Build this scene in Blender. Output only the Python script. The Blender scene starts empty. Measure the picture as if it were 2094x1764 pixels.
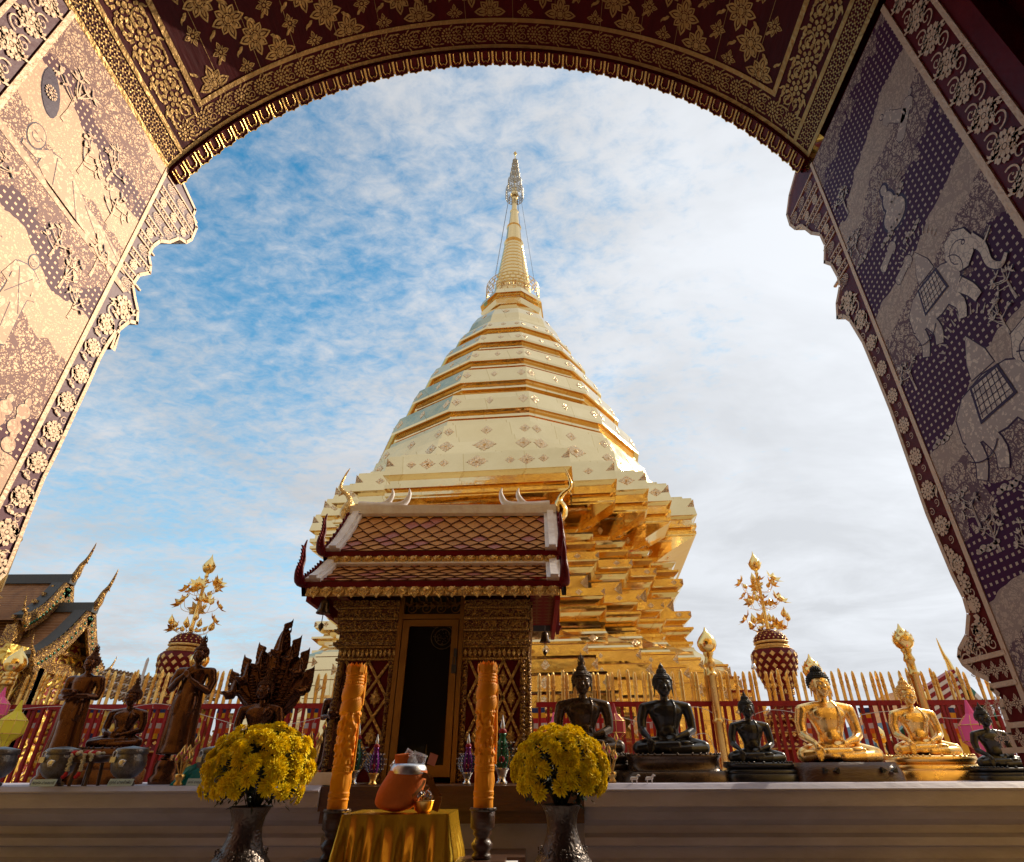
import bpy, bmesh, math, random
from math import sin, cos, pi, radians, sqrt, atan2
from mathutils import Vector, Matrix
random.seed(7)
EYE = 1.3
sc = bpy.context.scene
COL = sc.collection
# ------------------------------------------------------------------ camera
PX, FPX, PIT, ROL = 1089.5, 1179.0, radians(30.5), radians(.3)
fw = Vector((0, cos(PIT), sin(PIT))); up0 = Vector((0, -sin(PIT), cos(PIT))); rt0 = Vector((1, 0, 0))
rt = rt0 * cos(ROL) - up0 * sin(ROL); upv = up0 * cos(ROL) + rt0 * sin(ROL)
cam_d = bpy.data.cameras.new('camera'); cam = bpy.data.objects.new('camera', cam_d); COL.objects.link(cam)
M = Matrix((rt, upv, -fw)).transposed().to_4x4(); M.translation = (0, 0, EYE); cam.matrix_world = M
cam_d.sensor_width = 36; cam_d.sensor_fit = 'HORIZONTAL'; cam_d.lens = FPX / 2094 * 36
cam_d.shift_x = -(PX - 1047) / 2094; cam_d.clip_start = .05; cam_d.clip_end = 5000
sc.camera = cam
def ray(px, py): return fw + rt * ((px - PX) / FPX) + upv * ((882 - py) / FPX)
def U(px, py, Y):            # survey of the photograph: point seen at (px, py) standing at forward distance Y
    d = ray(px, py); return Vector((0, 0, EYE)) + d * (Y / d.y)
def UX(px, py, X):
    d = ray(px, py); return Vector((0, 0, EYE)) + d * (X / d.x)
# ------------------------------------------------------------------ materials
def nn(nt, t, **kw):
    n = nt.nodes.new(t)
    for k, v in kw.items():
        if k in n.inputs: n.inputs[k].default_value = v
        else: setattr(n, k, v)
    return n
def mat(name, col, metal=0., rough=.5, bump=0., bscale=40., col2=None, cscale=8., coat=0., rvar=0., seed=0., detail=3., spec=.5, bdist=.01, squash=None, trans=0.):
    m = bpy.data.materials.new(name); m.use_nodes = True; nt = m.node_tree; b = nt.nodes['Principled BSDF']
    b.inputs['Base Color'].default_value = (*col, 1); b.inputs['Metallic'].default_value = metal; b.inputs['Roughness'].default_value = rough
    b.inputs['Coat Weight'].default_value = coat; b.inputs['Coat Roughness'].default_value = .12
    b.inputs['Specular IOR Level'].default_value = spec
    if trans: b.inputs['Transmission Weight'].default_value = trans
    tc = nn(nt, 'ShaderNodeTexCoord'); mp = nn(nt, 'ShaderNodeMapping'); nt.links.new(tc.outputs['Object'], mp.inputs[0])
    if squash: mp.inputs['Scale'].default_value = squash
    mp.inputs['Location'].default_value = (seed, seed * 1.3, seed * .7)
    if col2:
        n = nn(nt, 'ShaderNodeTexNoise', Scale=cscale, Detail=6., Roughness=.65); nt.links.new(mp.outputs[0], n.inputs['Vector'])
        r = nn(nt, 'ShaderNodeValToRGB'); r.color_ramp.elements[0].position = .35; r.color_ramp.elements[1].position = .68
        r.color_ramp.elements[0].color = (*col, 1); r.color_ramp.elements[1].color = (*col2, 1)
        nt.links.new(n.outputs[0], r.inputs[0]); nt.links.new(r.outputs[0], b.inputs['Base Color'])
    if rvar:
        n = nn(nt, 'ShaderNodeTexNoise', Scale=cscale * 1.7, Detail=5.); nt.links.new(mp.outputs[0], n.inputs['Vector'])
        mr = nn(nt, 'ShaderNodeMapRange'); mr.inputs['From Min'].default_value = .3; mr.inputs['From Max'].default_value = .7
        mr.inputs['To Min'].default_value = max(.02, rough - rvar); mr.inputs['To Max'].default_value = rough + rvar
        nt.links.new(n.outputs[0], mr.inputs[0]); nt.links.new(mr.outputs[0], b.inputs['Roughness'])
    if bump:
        n = nn(nt, 'ShaderNodeTexNoise', Scale=bscale, Detail=detail); nt.links.new(mp.outputs[0], n.inputs['Vector'])
        bp = nn(nt, 'ShaderNodeBump', Strength=bump, Distance=bdist); nt.links.new(n.outputs[0], bp.inputs['Height']); nt.links.new(bp.outputs[0], b.inputs['Normal'])
    return m
def emboss(name, col, metal, rough, scale, depth, dark=None, ds=.55, dist=.02, coat=0.):
    # raised scrollwork: warped cells, with an optional second colour in the sunk ground
    m = mat(name, col, metal, rough, coat=coat); nt = m.node_tree; b = nt.nodes['Principled BSDF']
    tc = nn(nt, 'ShaderNodeTexCoord')
    nz = nn(nt, 'ShaderNodeTexNoise', Scale=scale * .5, Detail=2.); nt.links.new(tc.outputs['Object'], nz.inputs['Vector'])
    va = nn(nt, 'ShaderNodeVectorMath', operation='MULTIPLY_ADD'); va.inputs[1].default_value = (1.2 / scale,) * 3
    nt.links.new(nz.outputs['Color'], va.inputs[0]); nt.links.new(tc.outputs['Object'], va.inputs[2])
    vo = nn(nt, 'ShaderNodeTexVoronoi', Scale=scale, feature='SMOOTH_F1'); nt.links.new(va.outputs[0], vo.inputs['Vector'])
    w = nn(nt, 'ShaderNodeMath', operation='MULTIPLY'); w.inputs[1].default_value = 14.; nt.links.new(vo.outputs['Distance'], w.inputs[0])
    s = nn(nt, 'ShaderNodeMath', operation='SINE'); nt.links.new(w.outputs[0], s.inputs[0])
    bp = nn(nt, 'ShaderNodeBump', Strength=depth, Distance=dist); nt.links.new(s.outputs[0], bp.inputs['Height']); nt.links.new(bp.outputs[0], b.inputs['Normal'])
    if dark:
        r = nn(nt, 'ShaderNodeValToRGB'); e = r.color_ramp.elements; e[0].position = ds - .12; e[1].position = ds + .05
        e[0].color = (*dark, 1); e[1].color = (*col, 1)
        h = nn(nt, 'ShaderNodeMath', operation='MULTIPLY_ADD'); h.inputs[1].default_value = .5; h.inputs[2].default_value = .5
        nt.links.new(s.outputs[0], h.inputs[0]); nt.links.new(h.outputs[0], r.inputs[0]); nt.links.new(r.outputs[0], b.inputs['Base Color'])
        nt.links.new(r.outputs[0], b.inputs['Base Color'])
        mr = nn(nt, 'ShaderNodeMapRange'); mr.inputs['From Min'].default_value = ds - .12; mr.inputs['From Max'].default_value = ds + .05; mr.inputs['To Max'].default_value = metal
        nt.links.new(h.outputs[0], mr.inputs[0]); nt.links.new(mr.outputs[0], b.inputs['Metallic'])
    return m
G = {}
G['sheet'] = mat('gold_sheet', (.90, .71, .38), 1., .10, .6, 1.3, rvar=.05, cscale=3, bdist=.022, detail=4)
def seams(m, fx, fz, wd):      # soldered joints between the metal sheets, and a little tarnish along them
    nt = m.node_tree; b = nt.nodes['Principled BSDF']; tc = nn(nt, 'ShaderNodeTexCoord'); s = nn(nt, 'ShaderNodeSeparateXYZ'); nt.links.new(tc.outputs['Object'], s.inputs[0])
    def mt(op, a, b_=None, c=None):
        n = nn(nt, 'ShaderNodeMath', operation=op)
        for i, v in enumerate((a, b_, c)):
            if v is None: continue
            if isinstance(v, (int, float)): n.inputs[i].default_value = v
            else: nt.links.new(v, n.inputs[i])
        return n.outputs[0]
    zi = mt('FLOOR', mt('MULTIPLY', s.outputs[2], fz)); u_ = mt('MULTIPLY_ADD', mt('ADD', s.outputs[0], mt('MULTIPLY', s.outputs[1], .83)), fx, mt('MULTIPLY', zi, .37))
    l = mt('LESS_THAN', mt('FRACT', u_), wd)
    r1 = mt('MULTIPLY', mt('FRACT', mt('MULTIPLY', mt('SINE', mt('MULTIPLY_ADD', mt('FLOOR', u_), 12.9, mt('MULTIPLY', zi, 78.2))), 43.7)), 1.)
    nz = nn(nt, 'ShaderNodeTexNoise', Scale=2.2, Detail=5.); nt.links.new(tc.outputs['Object'], nz.inputs['Vector'])
    f = mt('MULTIPLY_ADD', r1, .22, mt('MULTIPLY', nz.outputs[0], .55)); f = mt('ADD', f, mt('MULTIPLY', l, .6))
    c1 = tuple(b.inputs['Base Color'].default_value)[:3]
    mx = nn(nt, 'ShaderNodeMix', data_type='RGBA', clamp_factor=True); nt.links.new(f, mx.inputs[0]); mx.inputs[6].default_value = (min(1, c1[0] * 1.06), min(1, c1[1] * 1.08), min(1, c1[2] * 1.16), 1); mx.inputs[7].default_value = (c1[0] * .78, c1[1] * .72, c1[2] * .60, 1)
    nt.links.new(mx.outputs[2], b.inputs['Base Color'])
    bp0 = b.inputs['Normal'].links[0].from_node; bp = nn(nt, 'ShaderNodeBump', Strength=.5, Distance=.01); nt.links.new(mt('MULTIPLY_ADD', r1, .5, l), bp.inputs['Height']); nt.links.new(bp0.outputs[0], bp.inputs['Normal']); nt.links.new(bp.outputs[0], b.inputs['Normal'])
seams(G['sheet'], .9, 1.6, .012)
G['sheet2'] = mat('gold_sheet_spire', (.86, .63, .30), 1., .16, .4, 3., bdist=.02)
G['embossed'] = emboss('gold_embossed', (.92, .70, .42), .9, .38, 22., .8, dist=.012)
G['embfine'] = emboss('gold_embossed_fine', (.82, .56, .22), .85, .36, 55., .8, dist=.004)
G['carvefine'] = emboss('dark_gilt_relief', (.46, .27, .085), .7, .40, 62., .8, dark=(.10, .02, .012), ds=.28, dist=.004)
G['carved'] = emboss('carved_gilt_wood', (.58, .34, .10), .8, .38, 34., 1., dark=(.10, .02, .015), ds=.32, dist=.01)
G['carvedbig'] = emboss('carved_gilt_panel', (.88, .60, .13), .5, .42, 7., 1., dark=(.22, .02, .01), ds=.30, dist=.03)
G['gold'] = mat('gold_leaf', (.72, .46, .15), 1., .30, .35, 60., rvar=.08, bdist=.004)
G['goldtree'] = mat('gold_plate', (.95, .68, .26), 1., .16, .2, 30.)
G['statgold'] = mat('polished_gold', (.90, .62, .25), 1., .29, 0, rvar=.05, cscale=12)
G['bronze'] = mat('brown_bronze', (.10, .040, .022), .75, .24, .03, 40., col2=(.15, .065, .036), cscale=9, rvar=.07)
G['bronze2'] = mat('dark_bronze', (.065, .042, .028), .6, .27, .1, 50., col2=(.10, .065, .04), cscale=9, rvar=.07)
G['black'] = mat('black_lacquer', (.014, .014, .016), .25, .28, .1, 60., col2=(.026, .025, .027), cscale=14, coat=.15)
G['hairblack'] = mat('black_hair_paint', (.012, .012, .014), 0, .5)
G['maroon'] = mat('maroon_lacquer', (.15, .008, .010), 0., .4, .15, 30., col2=(.10, .005, .008), cscale=5, spec=.16)
G['vaultred'] = mat('vault_lacquer', (.10, .006, .008), 0., .5, .25, 14., col2=(.06, .004, .006), cscale=3, spec=.10, squash=(3, .6, 3))
G['redpaint'] = mat('red_paint', (.26, .012, .014), 0., .42, .2, 40., col2=(.19, .008, .012), cscale=12, spec=.2)
G['patgold'] = mat('stencil_gold', (.40, .235, .08), .7, .42, .6, 45., col2=(.32, .18, .055), cscale=18, rvar=.1)
G['paintgold'] = mat('engraved_gold', (.80, .55, .37), .26, .55, .6, 55., col2=(.78, .56, .38), cscale=14, rvar=.06, spec=.3)
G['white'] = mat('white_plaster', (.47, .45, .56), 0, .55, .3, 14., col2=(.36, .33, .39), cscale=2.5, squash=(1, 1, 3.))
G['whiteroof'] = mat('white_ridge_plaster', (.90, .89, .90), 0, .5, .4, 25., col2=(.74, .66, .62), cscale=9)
G['wood'] = mat('dark_wood', (.06, .022, .01), 0, .4, .4, 20., col2=(.10, .042, .015), cscale=4, coat=.2, squash=(1, 6, 6))
G['frame'] = mat('gilded_frame', (.42, .22, .045), .7, .38, .3, 30., col2=(.32, .15, .03), cscale=6)
G['dark'] = mat('shrine_inside', (.03, .022, .02), 0, .7)
G['tile'] = mat('roof_tile', (.60, .29, .075), 0, .6, .5, 30., col2=(.44, .18, .05), cscale=7, spec=.2)
G['tile2'] = mat('old_roof_tile', (.30, .14, .055), 0, .6, .5, 30., col2=(.18, .08, .035), cscale=5)
G['slate'] = mat('grey_ridge', (.045, .045, .045), 0, .5, .4, 20.)
G['candle'] = mat('orange_wax', (.95, .37, .006), 0, .55, .2, 40., col2=(.90, .30, .005), cscale=5, spec=.25)
G['candle'].node_tree.nodes['Principled BSDF'].inputs['Subsurface Weight'].default_value = .1
G['candle'].node_tree.nodes['Principled BSDF'].inputs['Subsurface Scale'].default_value = .02
G['petal'] = mat('yellow_petal', (1.0, .82, .014), 0, .7, 0, col2=(1.0, .70, .01), cscale=30, spec=.2)
G['leaf'] = mat('dark_leaf', (.022, .035, .010), 0, .5)
G['satin'] = mat('gold_satin', (.90, .50, .03), .7, .22, .3, 9., bdist=.02)
G['orange'] = mat('orange_cloth', (.66, .16, .012), 0, .8, .3, 90., col2=(.56, .12, .008), cscale=4)
G['steel'] = mat('brushed_steel', (.66, .68, .70), 1., .36)
G['silverold'] = emboss('tarnished_silver', (.20, .185, .18), .85, .34, 90., .3, dark=(.10, .09, .085), ds=.15, dist=.001)
G['vase'] = emboss('aged_bronze_vase', (.11, .085, .07), .6, .36, 60., .35, dist=.002)
G['silver'] = mat('silver', (.7, .7, .72), 1., .22)
G['paper'] = mat('pale_blue_card', (.42, .57, .64), 0, .7)
G['ink'] = mat('blue_ink', (.03, .035, .07), 0, .6)
G['teal'] = mat('turquoise_foil', (.0, .28, .34), 0, .35, .3, 30.)
for k, c in dict(fblue=(.008, .03, .16), fyellow=(.80, .45, .01), fred=(.45, .008, .02), fwhite=(.62, .6, .62), forange=(.75, .16, .01), pink=(.75, .10, .32), lyellow=(.62, .55, .03), lred=(.30, .008, .015), green=(.015, .11, .06), purple=(.14, .006, .17), navy=(.01, .015, .07), lime=(.30, .5, .02), bluecloth=(.10, .22, .38)).items():
    G[k] = mat({'fblue':'blue_cloth','fyellow':'yellow_cloth','fred':'red_cloth','fwhite':'white_cloth','forange':'orange_stripe_cloth','pink':'pink_paper','lyellow':'yellow_paper','lred':'red_paper','green':'green_enamel','purple':'purple_enamel','navy':'navy_feather','lime':'lime_bead','bluecloth':'blue_tarpaulin'}[k], c, .3 if k in ('green', 'purple') else 0, .25 if k in ('green', 'purple') else .7, .1, 20.)
G['pierced'] = mat('pierced_silver_gilt', (.42, .38, .30), 1., .38)
G['wire'] = mat('pale_wire', (.55, .55, .55), 0, .5)
G['plinth'] = mat('ochre_gilded_plinth', (.72, .36, .035), .75, .34, .4, 3., col2=(.62, .28, .025), cscale=2)
G['ground'] = mat('courtyard_tiles', (.42, .27, .08), 0, .5, .2, 6., col2=(.36, .22, .06), cscale=1.2)
G['glass'] = mat('clear_wrap', (.9, .9, .95), 0, .08, .5, 60., trans=.75)
G['pinkpaper'] = mat('pink_note', (.55, .22, .22), 0, .6)
# ------------------------------------------------------------------ object helpers
def tag(o, label=None, cat=None, group=None, kind=None):
    if label: o['label'] = label
    if cat: o['category'] = cat
    if group: o['group'] = group
    if kind: o['kind'] = kind
    return o
def thing(name, label, cat, loc=(0, 0, 0), rotz=0., group=None, scale=1.):
    o = bpy.data.objects.new(name, None); o.empty_display_size = .1; COL.objects.link(o)
    o.location = loc; o.rotation_euler = (0, 0, rotz); o.scale = (scale,) * 3
    return tag(o, label, cat, group)
def rootloc(o):
    while o.parent: o = o.parent
    return Vector(o.location)
def copy_tree(o, parent=None, top=True):
    c = o.copy(); COL.objects.link(c); c.parent = parent
    for ch in [x for x in bpy.data.objects if x.parent == o and x != c]: copy_tree(ch, c, False)
    return c
def frame_of(d):
    d = Vector(d).normalized(); a = Vector((0, 0, 1)) if abs(d.z) < .9 else Vector((1, 0, 0))
    x = a.cross(d).normalized(); return x, d.cross(x)
class MB:
    def __init__(s): s.v = []; s.f = []; s.m = []; s.sm = []
    def face(s, pts, m=0, smooth=False):
        n = len(s.v); s.v += [tuple(p) for p in pts]; s.f.append(tuple(range(n, n + len(pts)))); s.m.append(m); s.sm.append(smooth)
    def grid(s, rows, m=0, smooth=True, cu=False, cv=False):
        n = len(s.v); R = len(rows); C_ = len(rows[0])
        for r in rows: s.v += [tuple(p) for p in r]
        for i in range(R if cv else R - 1):
            for j in range(C_ if cu else C_ - 1):
                a = n + i * C_ + j; b = n + i * C_ + (j + 1) % C_; i2 = (i + 1) % R
                c = n + i2 * C_ + (j + 1) % C_; d = n + i2 * C_ + j
                s.f.append((a, b, c, d)); s.m.append(m); s.sm.append(smooth)
        return n
    def box(s, c, sz, R=None, m=0, taper=1.):
        x, y, z = [q / 2 for q in sz]; P = []
        for dz in (-1, 1):
            t = taper if dz > 0 else 1
            for dx, dy in ((-1, -1), (1, -1), (1, 1), (-1, 1)): P.append(Vector((dx * x * t, dy * y * t, dz * z)))
        if R is not None: P = [R @ p for p in P]
        n = len(s.v); s.v += [tuple(p + Vector(c)) for p in P]
        for f in ((0, 3, 2, 1), (4, 5, 6, 7), (0, 1, 5, 4), (1, 2, 6, 5), (2, 3, 7, 6), (3, 0, 4, 7)):
            s.f.append(tuple(n + i for i in f)); s.m.append(m); s.sm.append(False)
    def bar(s, a, b, w, h, m=0, up=(0, 0, 1)):
        a = Vector(a); b = Vector(b); d = (b - a); L = d.length; d.normalize(); upd = Vector(up)
        x = d.cross(upd)
        if x.length < 1e-4: x = Vector((1, 0, 0))
        x.normalize(); z = x.cross(d)
        R = Matrix((x, d, z)).transposed(); s.box((a + b) / 2, (w, L, h), R, m)
    def extrude(s, poly, f0, f1, m=0, side=None, smooth=False):
        # poly in 2d, f0/f1 map (u,v) -> 3d for the front and back faces
        A = [f0(*p) for p in poly]; B = [f1(*p) for p in poly]; s.face(A, m)
        s.face(B[::-1], m); k = len(poly)
        n = len(s.v); s.v += [tuple(p) for p in A] + [tuple(p) for p in B]
        for i in range(k):
            j = (i + 1) % k; s.f.append((n + i, n + k + i, n + k + j, n + j)); s.m.append(m if side is None else side); s.sm.append(smooth)
    def lathe(s, prof, c=(0, 0, 0), n=24, m=0, smooth=True, d=(0, 0, 1), ell=1., ph=0., cap=True, rf=None):
        x, y = frame_of(d); z = Vector(d).normalized(); c = Vector(c); rows = []
        if abs(z.z) > .999: x, y = Vector((1, 0, 0)), Vector((0, 1, 0))
        for r, h in prof:
            rows.append([c + z * h + x * (cos(2 * pi * i / n + ph) * r * (rf(2 * pi * i / n, h) if rf else 1)) + y * (sin(2 * pi * i / n + ph) * r * ell * (rf(2 * pi * i / n, h) if rf else 1)) for i in range(n)])
        s.grid(rows, m, smooth, cu=True)
        if cap: s.face(rows[0][::-1], m); s.face(rows[-1], m)
    def tube(s, pts, r, n=8, m=0, smooth=True, ell=1.):
        pts = [Vector(p) for p in pts]; k = len(pts); rr = r if isinstance(r, (list, tuple)) else [r] * k; rows = []
        X = None
        for i, p in enumerate(pts):
            d = (pts[min(i + 1, k - 1)] - pts[max(i - 1, 0)]).normalized()
            if X is None: X, Y_ = frame_of(d)
            X = (X - d * X.dot(d)).normalized(); Y_ = d.cross(X)
            rows.append([p + X * cos(2 * pi * j / n) * rr[i] + Y_ * sin(2 * pi * j / n) * rr[i] * ell for j in range(n)])
        s.grid(rows, m, smooth, cu=True); s.face(rows[0][::-1], m); s.face(rows[-1], m)
    def ball(s, c, r, n=10, m=0, R=None, smooth=True):
        r = Vector(r if hasattr(r, '__len__') else (r, r, r)); c = Vector(c); rows = []
        for i in range(n + 1):
            t = pi * i / n; t = min(max(t, 1e-3), pi - 1e-3); row = []
            for j in range(2 * n if n < 8 else n * 2 - 4):
                k = 2 * n if n < 8 else n * 2 - 4; a = 2 * pi * j / k
                p = Vector((r.x * sin(t) * cos(a), r.y * sin(t) * sin(a), -r.z * cos(t)))
                if R is not None: p = R @ p
                row.append(c + p)
            rows.append(row)
        s.grid(rows, m, smooth, cu=True)
    def add(s, o, X=None):
        n = len(s.v); s.v += [tuple(X @ Vector(p)) for p in o.v] if X is not None else o.v
        s.f += [tuple(n + i for i in f) for f in o.f]; s.m += o.m; s.sm += o.sm
    def build(s, name, mats, parent=None, local=False, label=None, kind=None, merge=False):
        me = bpy.data.meshes.new(name)
        off = Vector((0, 0, 0)) if (parent is None or local) else rootloc(parent)
        me.from_pydata([(p[0] - off.x, p[1] - off.y, p[2] - off.z) for p in s.v], [], s.f)
        for k in (mats if isinstance(mats, (list, tuple)) else [mats]): me.materials.append(G[k] if isinstance(k, str) else k)
        me.polygons.foreach_set('material_index', s.m); me.polygons.foreach_set('use_smooth', s.sm)
        if merge:
            bm = bmesh.new(); bm.from_mesh(me); bmesh.ops.remove_doubles(bm, verts=bm.verts, dist=1e-5); bmesh.ops.recalc_face_normals(bm, faces=bm.faces); bm.to_mesh(me); bm.free()
        me.update()
        o = bpy.data.objects.new(name, me); COL.objects.link(o)
        if parent is not None: o.parent = parent
        if label: o['label'] = label
        if kind: o['kind'] = kind
        return o
def world_top(o, mbloc): o.location = mbloc
def single(name, mb, mats, label, cat, group=None, kind=None, loc=None, **kw):
    o = mb.build(name, mats, None, **kw)
    if loc is not None: o.location = loc
    return tag(o, label, cat, group, kind)
def remeshed(mb, voxel, smooth=4, name='body'):
    me = bpy.data.meshes.new('tmp'); me.from_pydata(mb.v, [], mb.f); o = bpy.data.objects.new('tmp', me); COL.objects.link(o)
    md = o.modifiers.new('r', 'REMESH'); md.mode = 'VOXEL'; md.voxel_size = voxel; md.use_smooth_shade = True
    ms = o.modifiers.new('s', 'SMOOTH'); ms.factor = .5; ms.iterations = smooth
    dg = bpy.context.evaluated_depsgraph_get(); dg.update(); ev = o.evaluated_get(dg)
    r = bpy.data.meshes.new_from_object(ev, depsgraph=dg); r.name = name
    bpy.data.objects.remove(o); bpy.data.meshes.remove(me)
    for p in r.polygons: p.use_smooth = True
    return r
def meshpart(name, me, matname, parent, mats=None):
    if not me.materials: me.materials.append(G[matname])
    o = bpy.data.objects.new(name, me); COL.objects.link(o); o.parent = parent
    if me.materials[0] != G[matname]:
        o.material_slots[0].link = 'OBJECT'; o.material_slots[0].material = G[matname]
    return o
def lerp(a, b, t): return a + (b - a) * t
def smoothcurve(pts, k=4):
    P = [Vector(p) for p in pts]; out = []
    for i in range(len(P) - 1):
        a, b, c, d = P[max(i - 1, 0)], P[i], P[i + 1], P[min(i + 2, len(P) - 1)]
        for j in range(k):
            t = j / k; out.append(.5 * ((2 * b) + (c - a) * t + (2 * a - 5 * b + 4 * c - d) * t * t + (3 * b - a - 3 * c + d) * t ** 3))
    out.append(P[-1]); return out
# ------------------------------------------------------------------ light
SUN_AZ, SUN_EL = radians(54), radians(33)     # azimuth to the right of the view axis
sd = Vector((cos(SUN_EL) * sin(SUN_AZ), cos(SUN_EL) * cos(SUN_AZ), sin(SUN_EL)))
sl = bpy.data.lights.new('sun', 'SUN'); sl.energy = 4.1; sl.angle = radians(.5); sl.color = (1, .86, .66)
so = bpy.data.objects.new('sun', sl); COL.objects.link(so); so.rotation_euler = sd.to_track_quat('Z', 'Y').to_euler(); so.location = (20, 20, 30)
w = bpy.data.worlds.new('World'); sc.world = w; w.use_nodes = True; nt = w.node_tree; nt.nodes.clear()
sky = nn(nt, 'ShaderNodeTexSky'); sky.sky_type = 'NISHITA'; sky.sun_disc = False; sky.sun_elevation = SUN_EL; sky.sun_rotation = SUN_AZ
sky.air_density = 1.0; sky.dust_density = .3; sky.ozone_density = 2.
hs = nn(nt, 'ShaderNodeHueSaturation', Saturation=1.3, Value=1.); nt.links.new(sky.outputs[0], hs.inputs['Color'])
tint = nn(nt, 'ShaderNodeMix', data_type='RGBA', blend_type='MULTIPLY'); tint.inputs[0].default_value = 1.; tint.inputs[7].default_value = (.46, 1.05, .86, 1)
nt.links.new(hs.outputs[0], tint.inputs[6])
tc = nn(nt, 'ShaderNodeTexCoord'); sp = nn(nt, 'ShaderNodeSeparateXYZ'); nt.links.new(tc.outputs['Generated'], sp.inputs[0])
def mth(op, a, b=None, c=None):
    n = nn(nt, 'ShaderNodeMath', operation=op)
    for i, v in enumerate((a, b, c)):
        if v is None: continue
        if isinstance(v, (int, float)): n.inputs[i].default_value = v
        else: nt.links.new(v, n.inputs[i])
    return n.outputs[0]
zz = mth('MAXIMUM', sp.outputs[2], 0.02); zz = mth('ADD', zz, .12)
u = mth('DIVIDE', sp.outputs[0], zz); v = mth('DIVIDE', sp.outputs[1], zz)
cb = nn(nt, 'ShaderNodeCombineXYZ'); nt.links.new(u, cb.inputs[0]); nt.links.new(v, cb.inputs[1])
def noise(vec, scale, detail, rough, dist=0., off=0.):
    mp = nn(nt, 'ShaderNodeMapping'); mp.inputs['Location'].default_value = (off, off * .6, 0); mp.inputs['Rotation'].default_value = (0, 0, .5); mp.inputs['Scale'].default_value = (1., 1.35, 1)
    nt.links.new(vec, mp.inputs[0]); n = nn(nt, 'ShaderNodeTexNoise', Scale=scale, Detail=detail, Roughness=rough, Distortion=dist); nt.links.new(mp.outputs[0], n.inputs['Vector']); return n.outputs[0]
n_big = noise(cb.outputs[0], .9, 3., .5, 0., 3.1); n_mid = noise(cb.outputs[0], 4.6, 8., .68, .1, 1.7); n_fine = noise(cb.outputs[0], 21., 5., .66, .3, 7.)
amt = mth('MULTIPLY_ADD', n_big, .75, -.05)
amt = mth('MULTIPLY_ADD', n_mid, .62, amt)
amt = mth('MULTIPLY_ADD', n_fine, .70, mth('SUBTRACT', amt, .12))
amt = mth('MULTIPLY_ADD', mth('MAXIMUM', sp.outputs[0], -.45), .62, amt)          # thicker cloud to the right
lowf = mth('SUBTRACT', .62, sp.outputs[2]); amt = mth('MULTIPLY_ADD', mth('MAXIMUM', lowf, 0.), .50, amt)
amt = mth('MULTIPLY_ADD', mth('MAXIMUM', mth('SUBTRACT', .22, sp.outputs[1]), 0.), 2.2, amt)
mr = nn(nt, 'ShaderNodeMapRange', interpolation_type='SMOOTHSTEP'); mr.inputs['From Min'].default_value = .37; mr.inputs['From Max'].default_value = 1.0
nt.links.new(amt, mr.inputs[0]); cov = mr.outputs[0]
# cloud brightness: brighter towards the sun, greyer in the thick low parts
sdv = nn(nt, 'ShaderNodeVectorMath', operation='DOT_PRODUCT'); sdv.inputs[1].default_value = sd; nt.links.new(tc.outputs['Generated'], sdv.inputs[0])
gl = mth('MAXIMUM', sdv.outputs['Value'], 0.); gl = mth('POWER', gl, 3.)
shade = noise(cb.outputs[0], 1.7, 5., .6, .5, 12.)
shr = nn(nt, 'ShaderNodeMapRange'); shr.inputs['From Min'].default_value = .35; shr.inputs['From Max'].default_value = .65; shr.inputs['To Min'].default_value = .84; shr.inputs['To Max'].default_value = 1.02
nt.links.new(shade, shr.inputs[0])
br = mth('MULTIPLY_ADD', gl, .28, .76); br = mth('MULTIPLY', br, shr.outputs[0])
cc = nn(nt, 'ShaderNodeMix', data_type='RGBA', blend_type='MULTIPLY'); cc.inputs[0].default_value = 1.; cc.inputs[6].default_value = (1., 1.04, 1.10, 1); nt.links.new(br, cc.inputs[7])
bg1 = nn(nt, 'ShaderNodeBackground', Strength=.24); hz = mth('POWER', mth('SUBTRACT', 1., mth('MAXIMUM', sp.outputs[2], 0.)), 2.6); hz = mth('MULTIPLY', hz, 1.0)
hmix = nn(nt, 'ShaderNodeMix', data_type='RGBA'); nt.links.new(hz, hmix.inputs[0]); nt.links.new(tint.outputs[2], hmix.inputs[6]); hmix.inputs[7].default_value = (2.35, 3.35, 4.35, 1)
nt.links.new(hmix.outputs[2], bg1.inputs[0])
bg1m = 0
bg2 = nn(nt, 'ShaderNodeBackground', Strength=.90); nt.links.new(cc.outputs[2], bg2.inputs[0])
mx = nn(nt, 'ShaderNodeMixShader'); nt.links.new(cov, mx.inputs[0]); nt.links.new(bg1.outputs[0], mx.inputs[1]); nt.links.new(bg2.outputs[0], mx.inputs[2])
wo = nn(nt, 'ShaderNodeOutputWorld'); nt.links.new(mx.outputs[0], wo.inputs[0])
sc.view_settings.view_transform = 'Standard'; sc.view_settings.look = 'None'; sc.view_settings.gamma = 1; sc.view_settings.exposure = .0
sc.cycles.max_bounces = 8; sc.cycles.glossy_bounces = 6; sc.cycles.sample_clamp_indirect = 6
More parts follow.
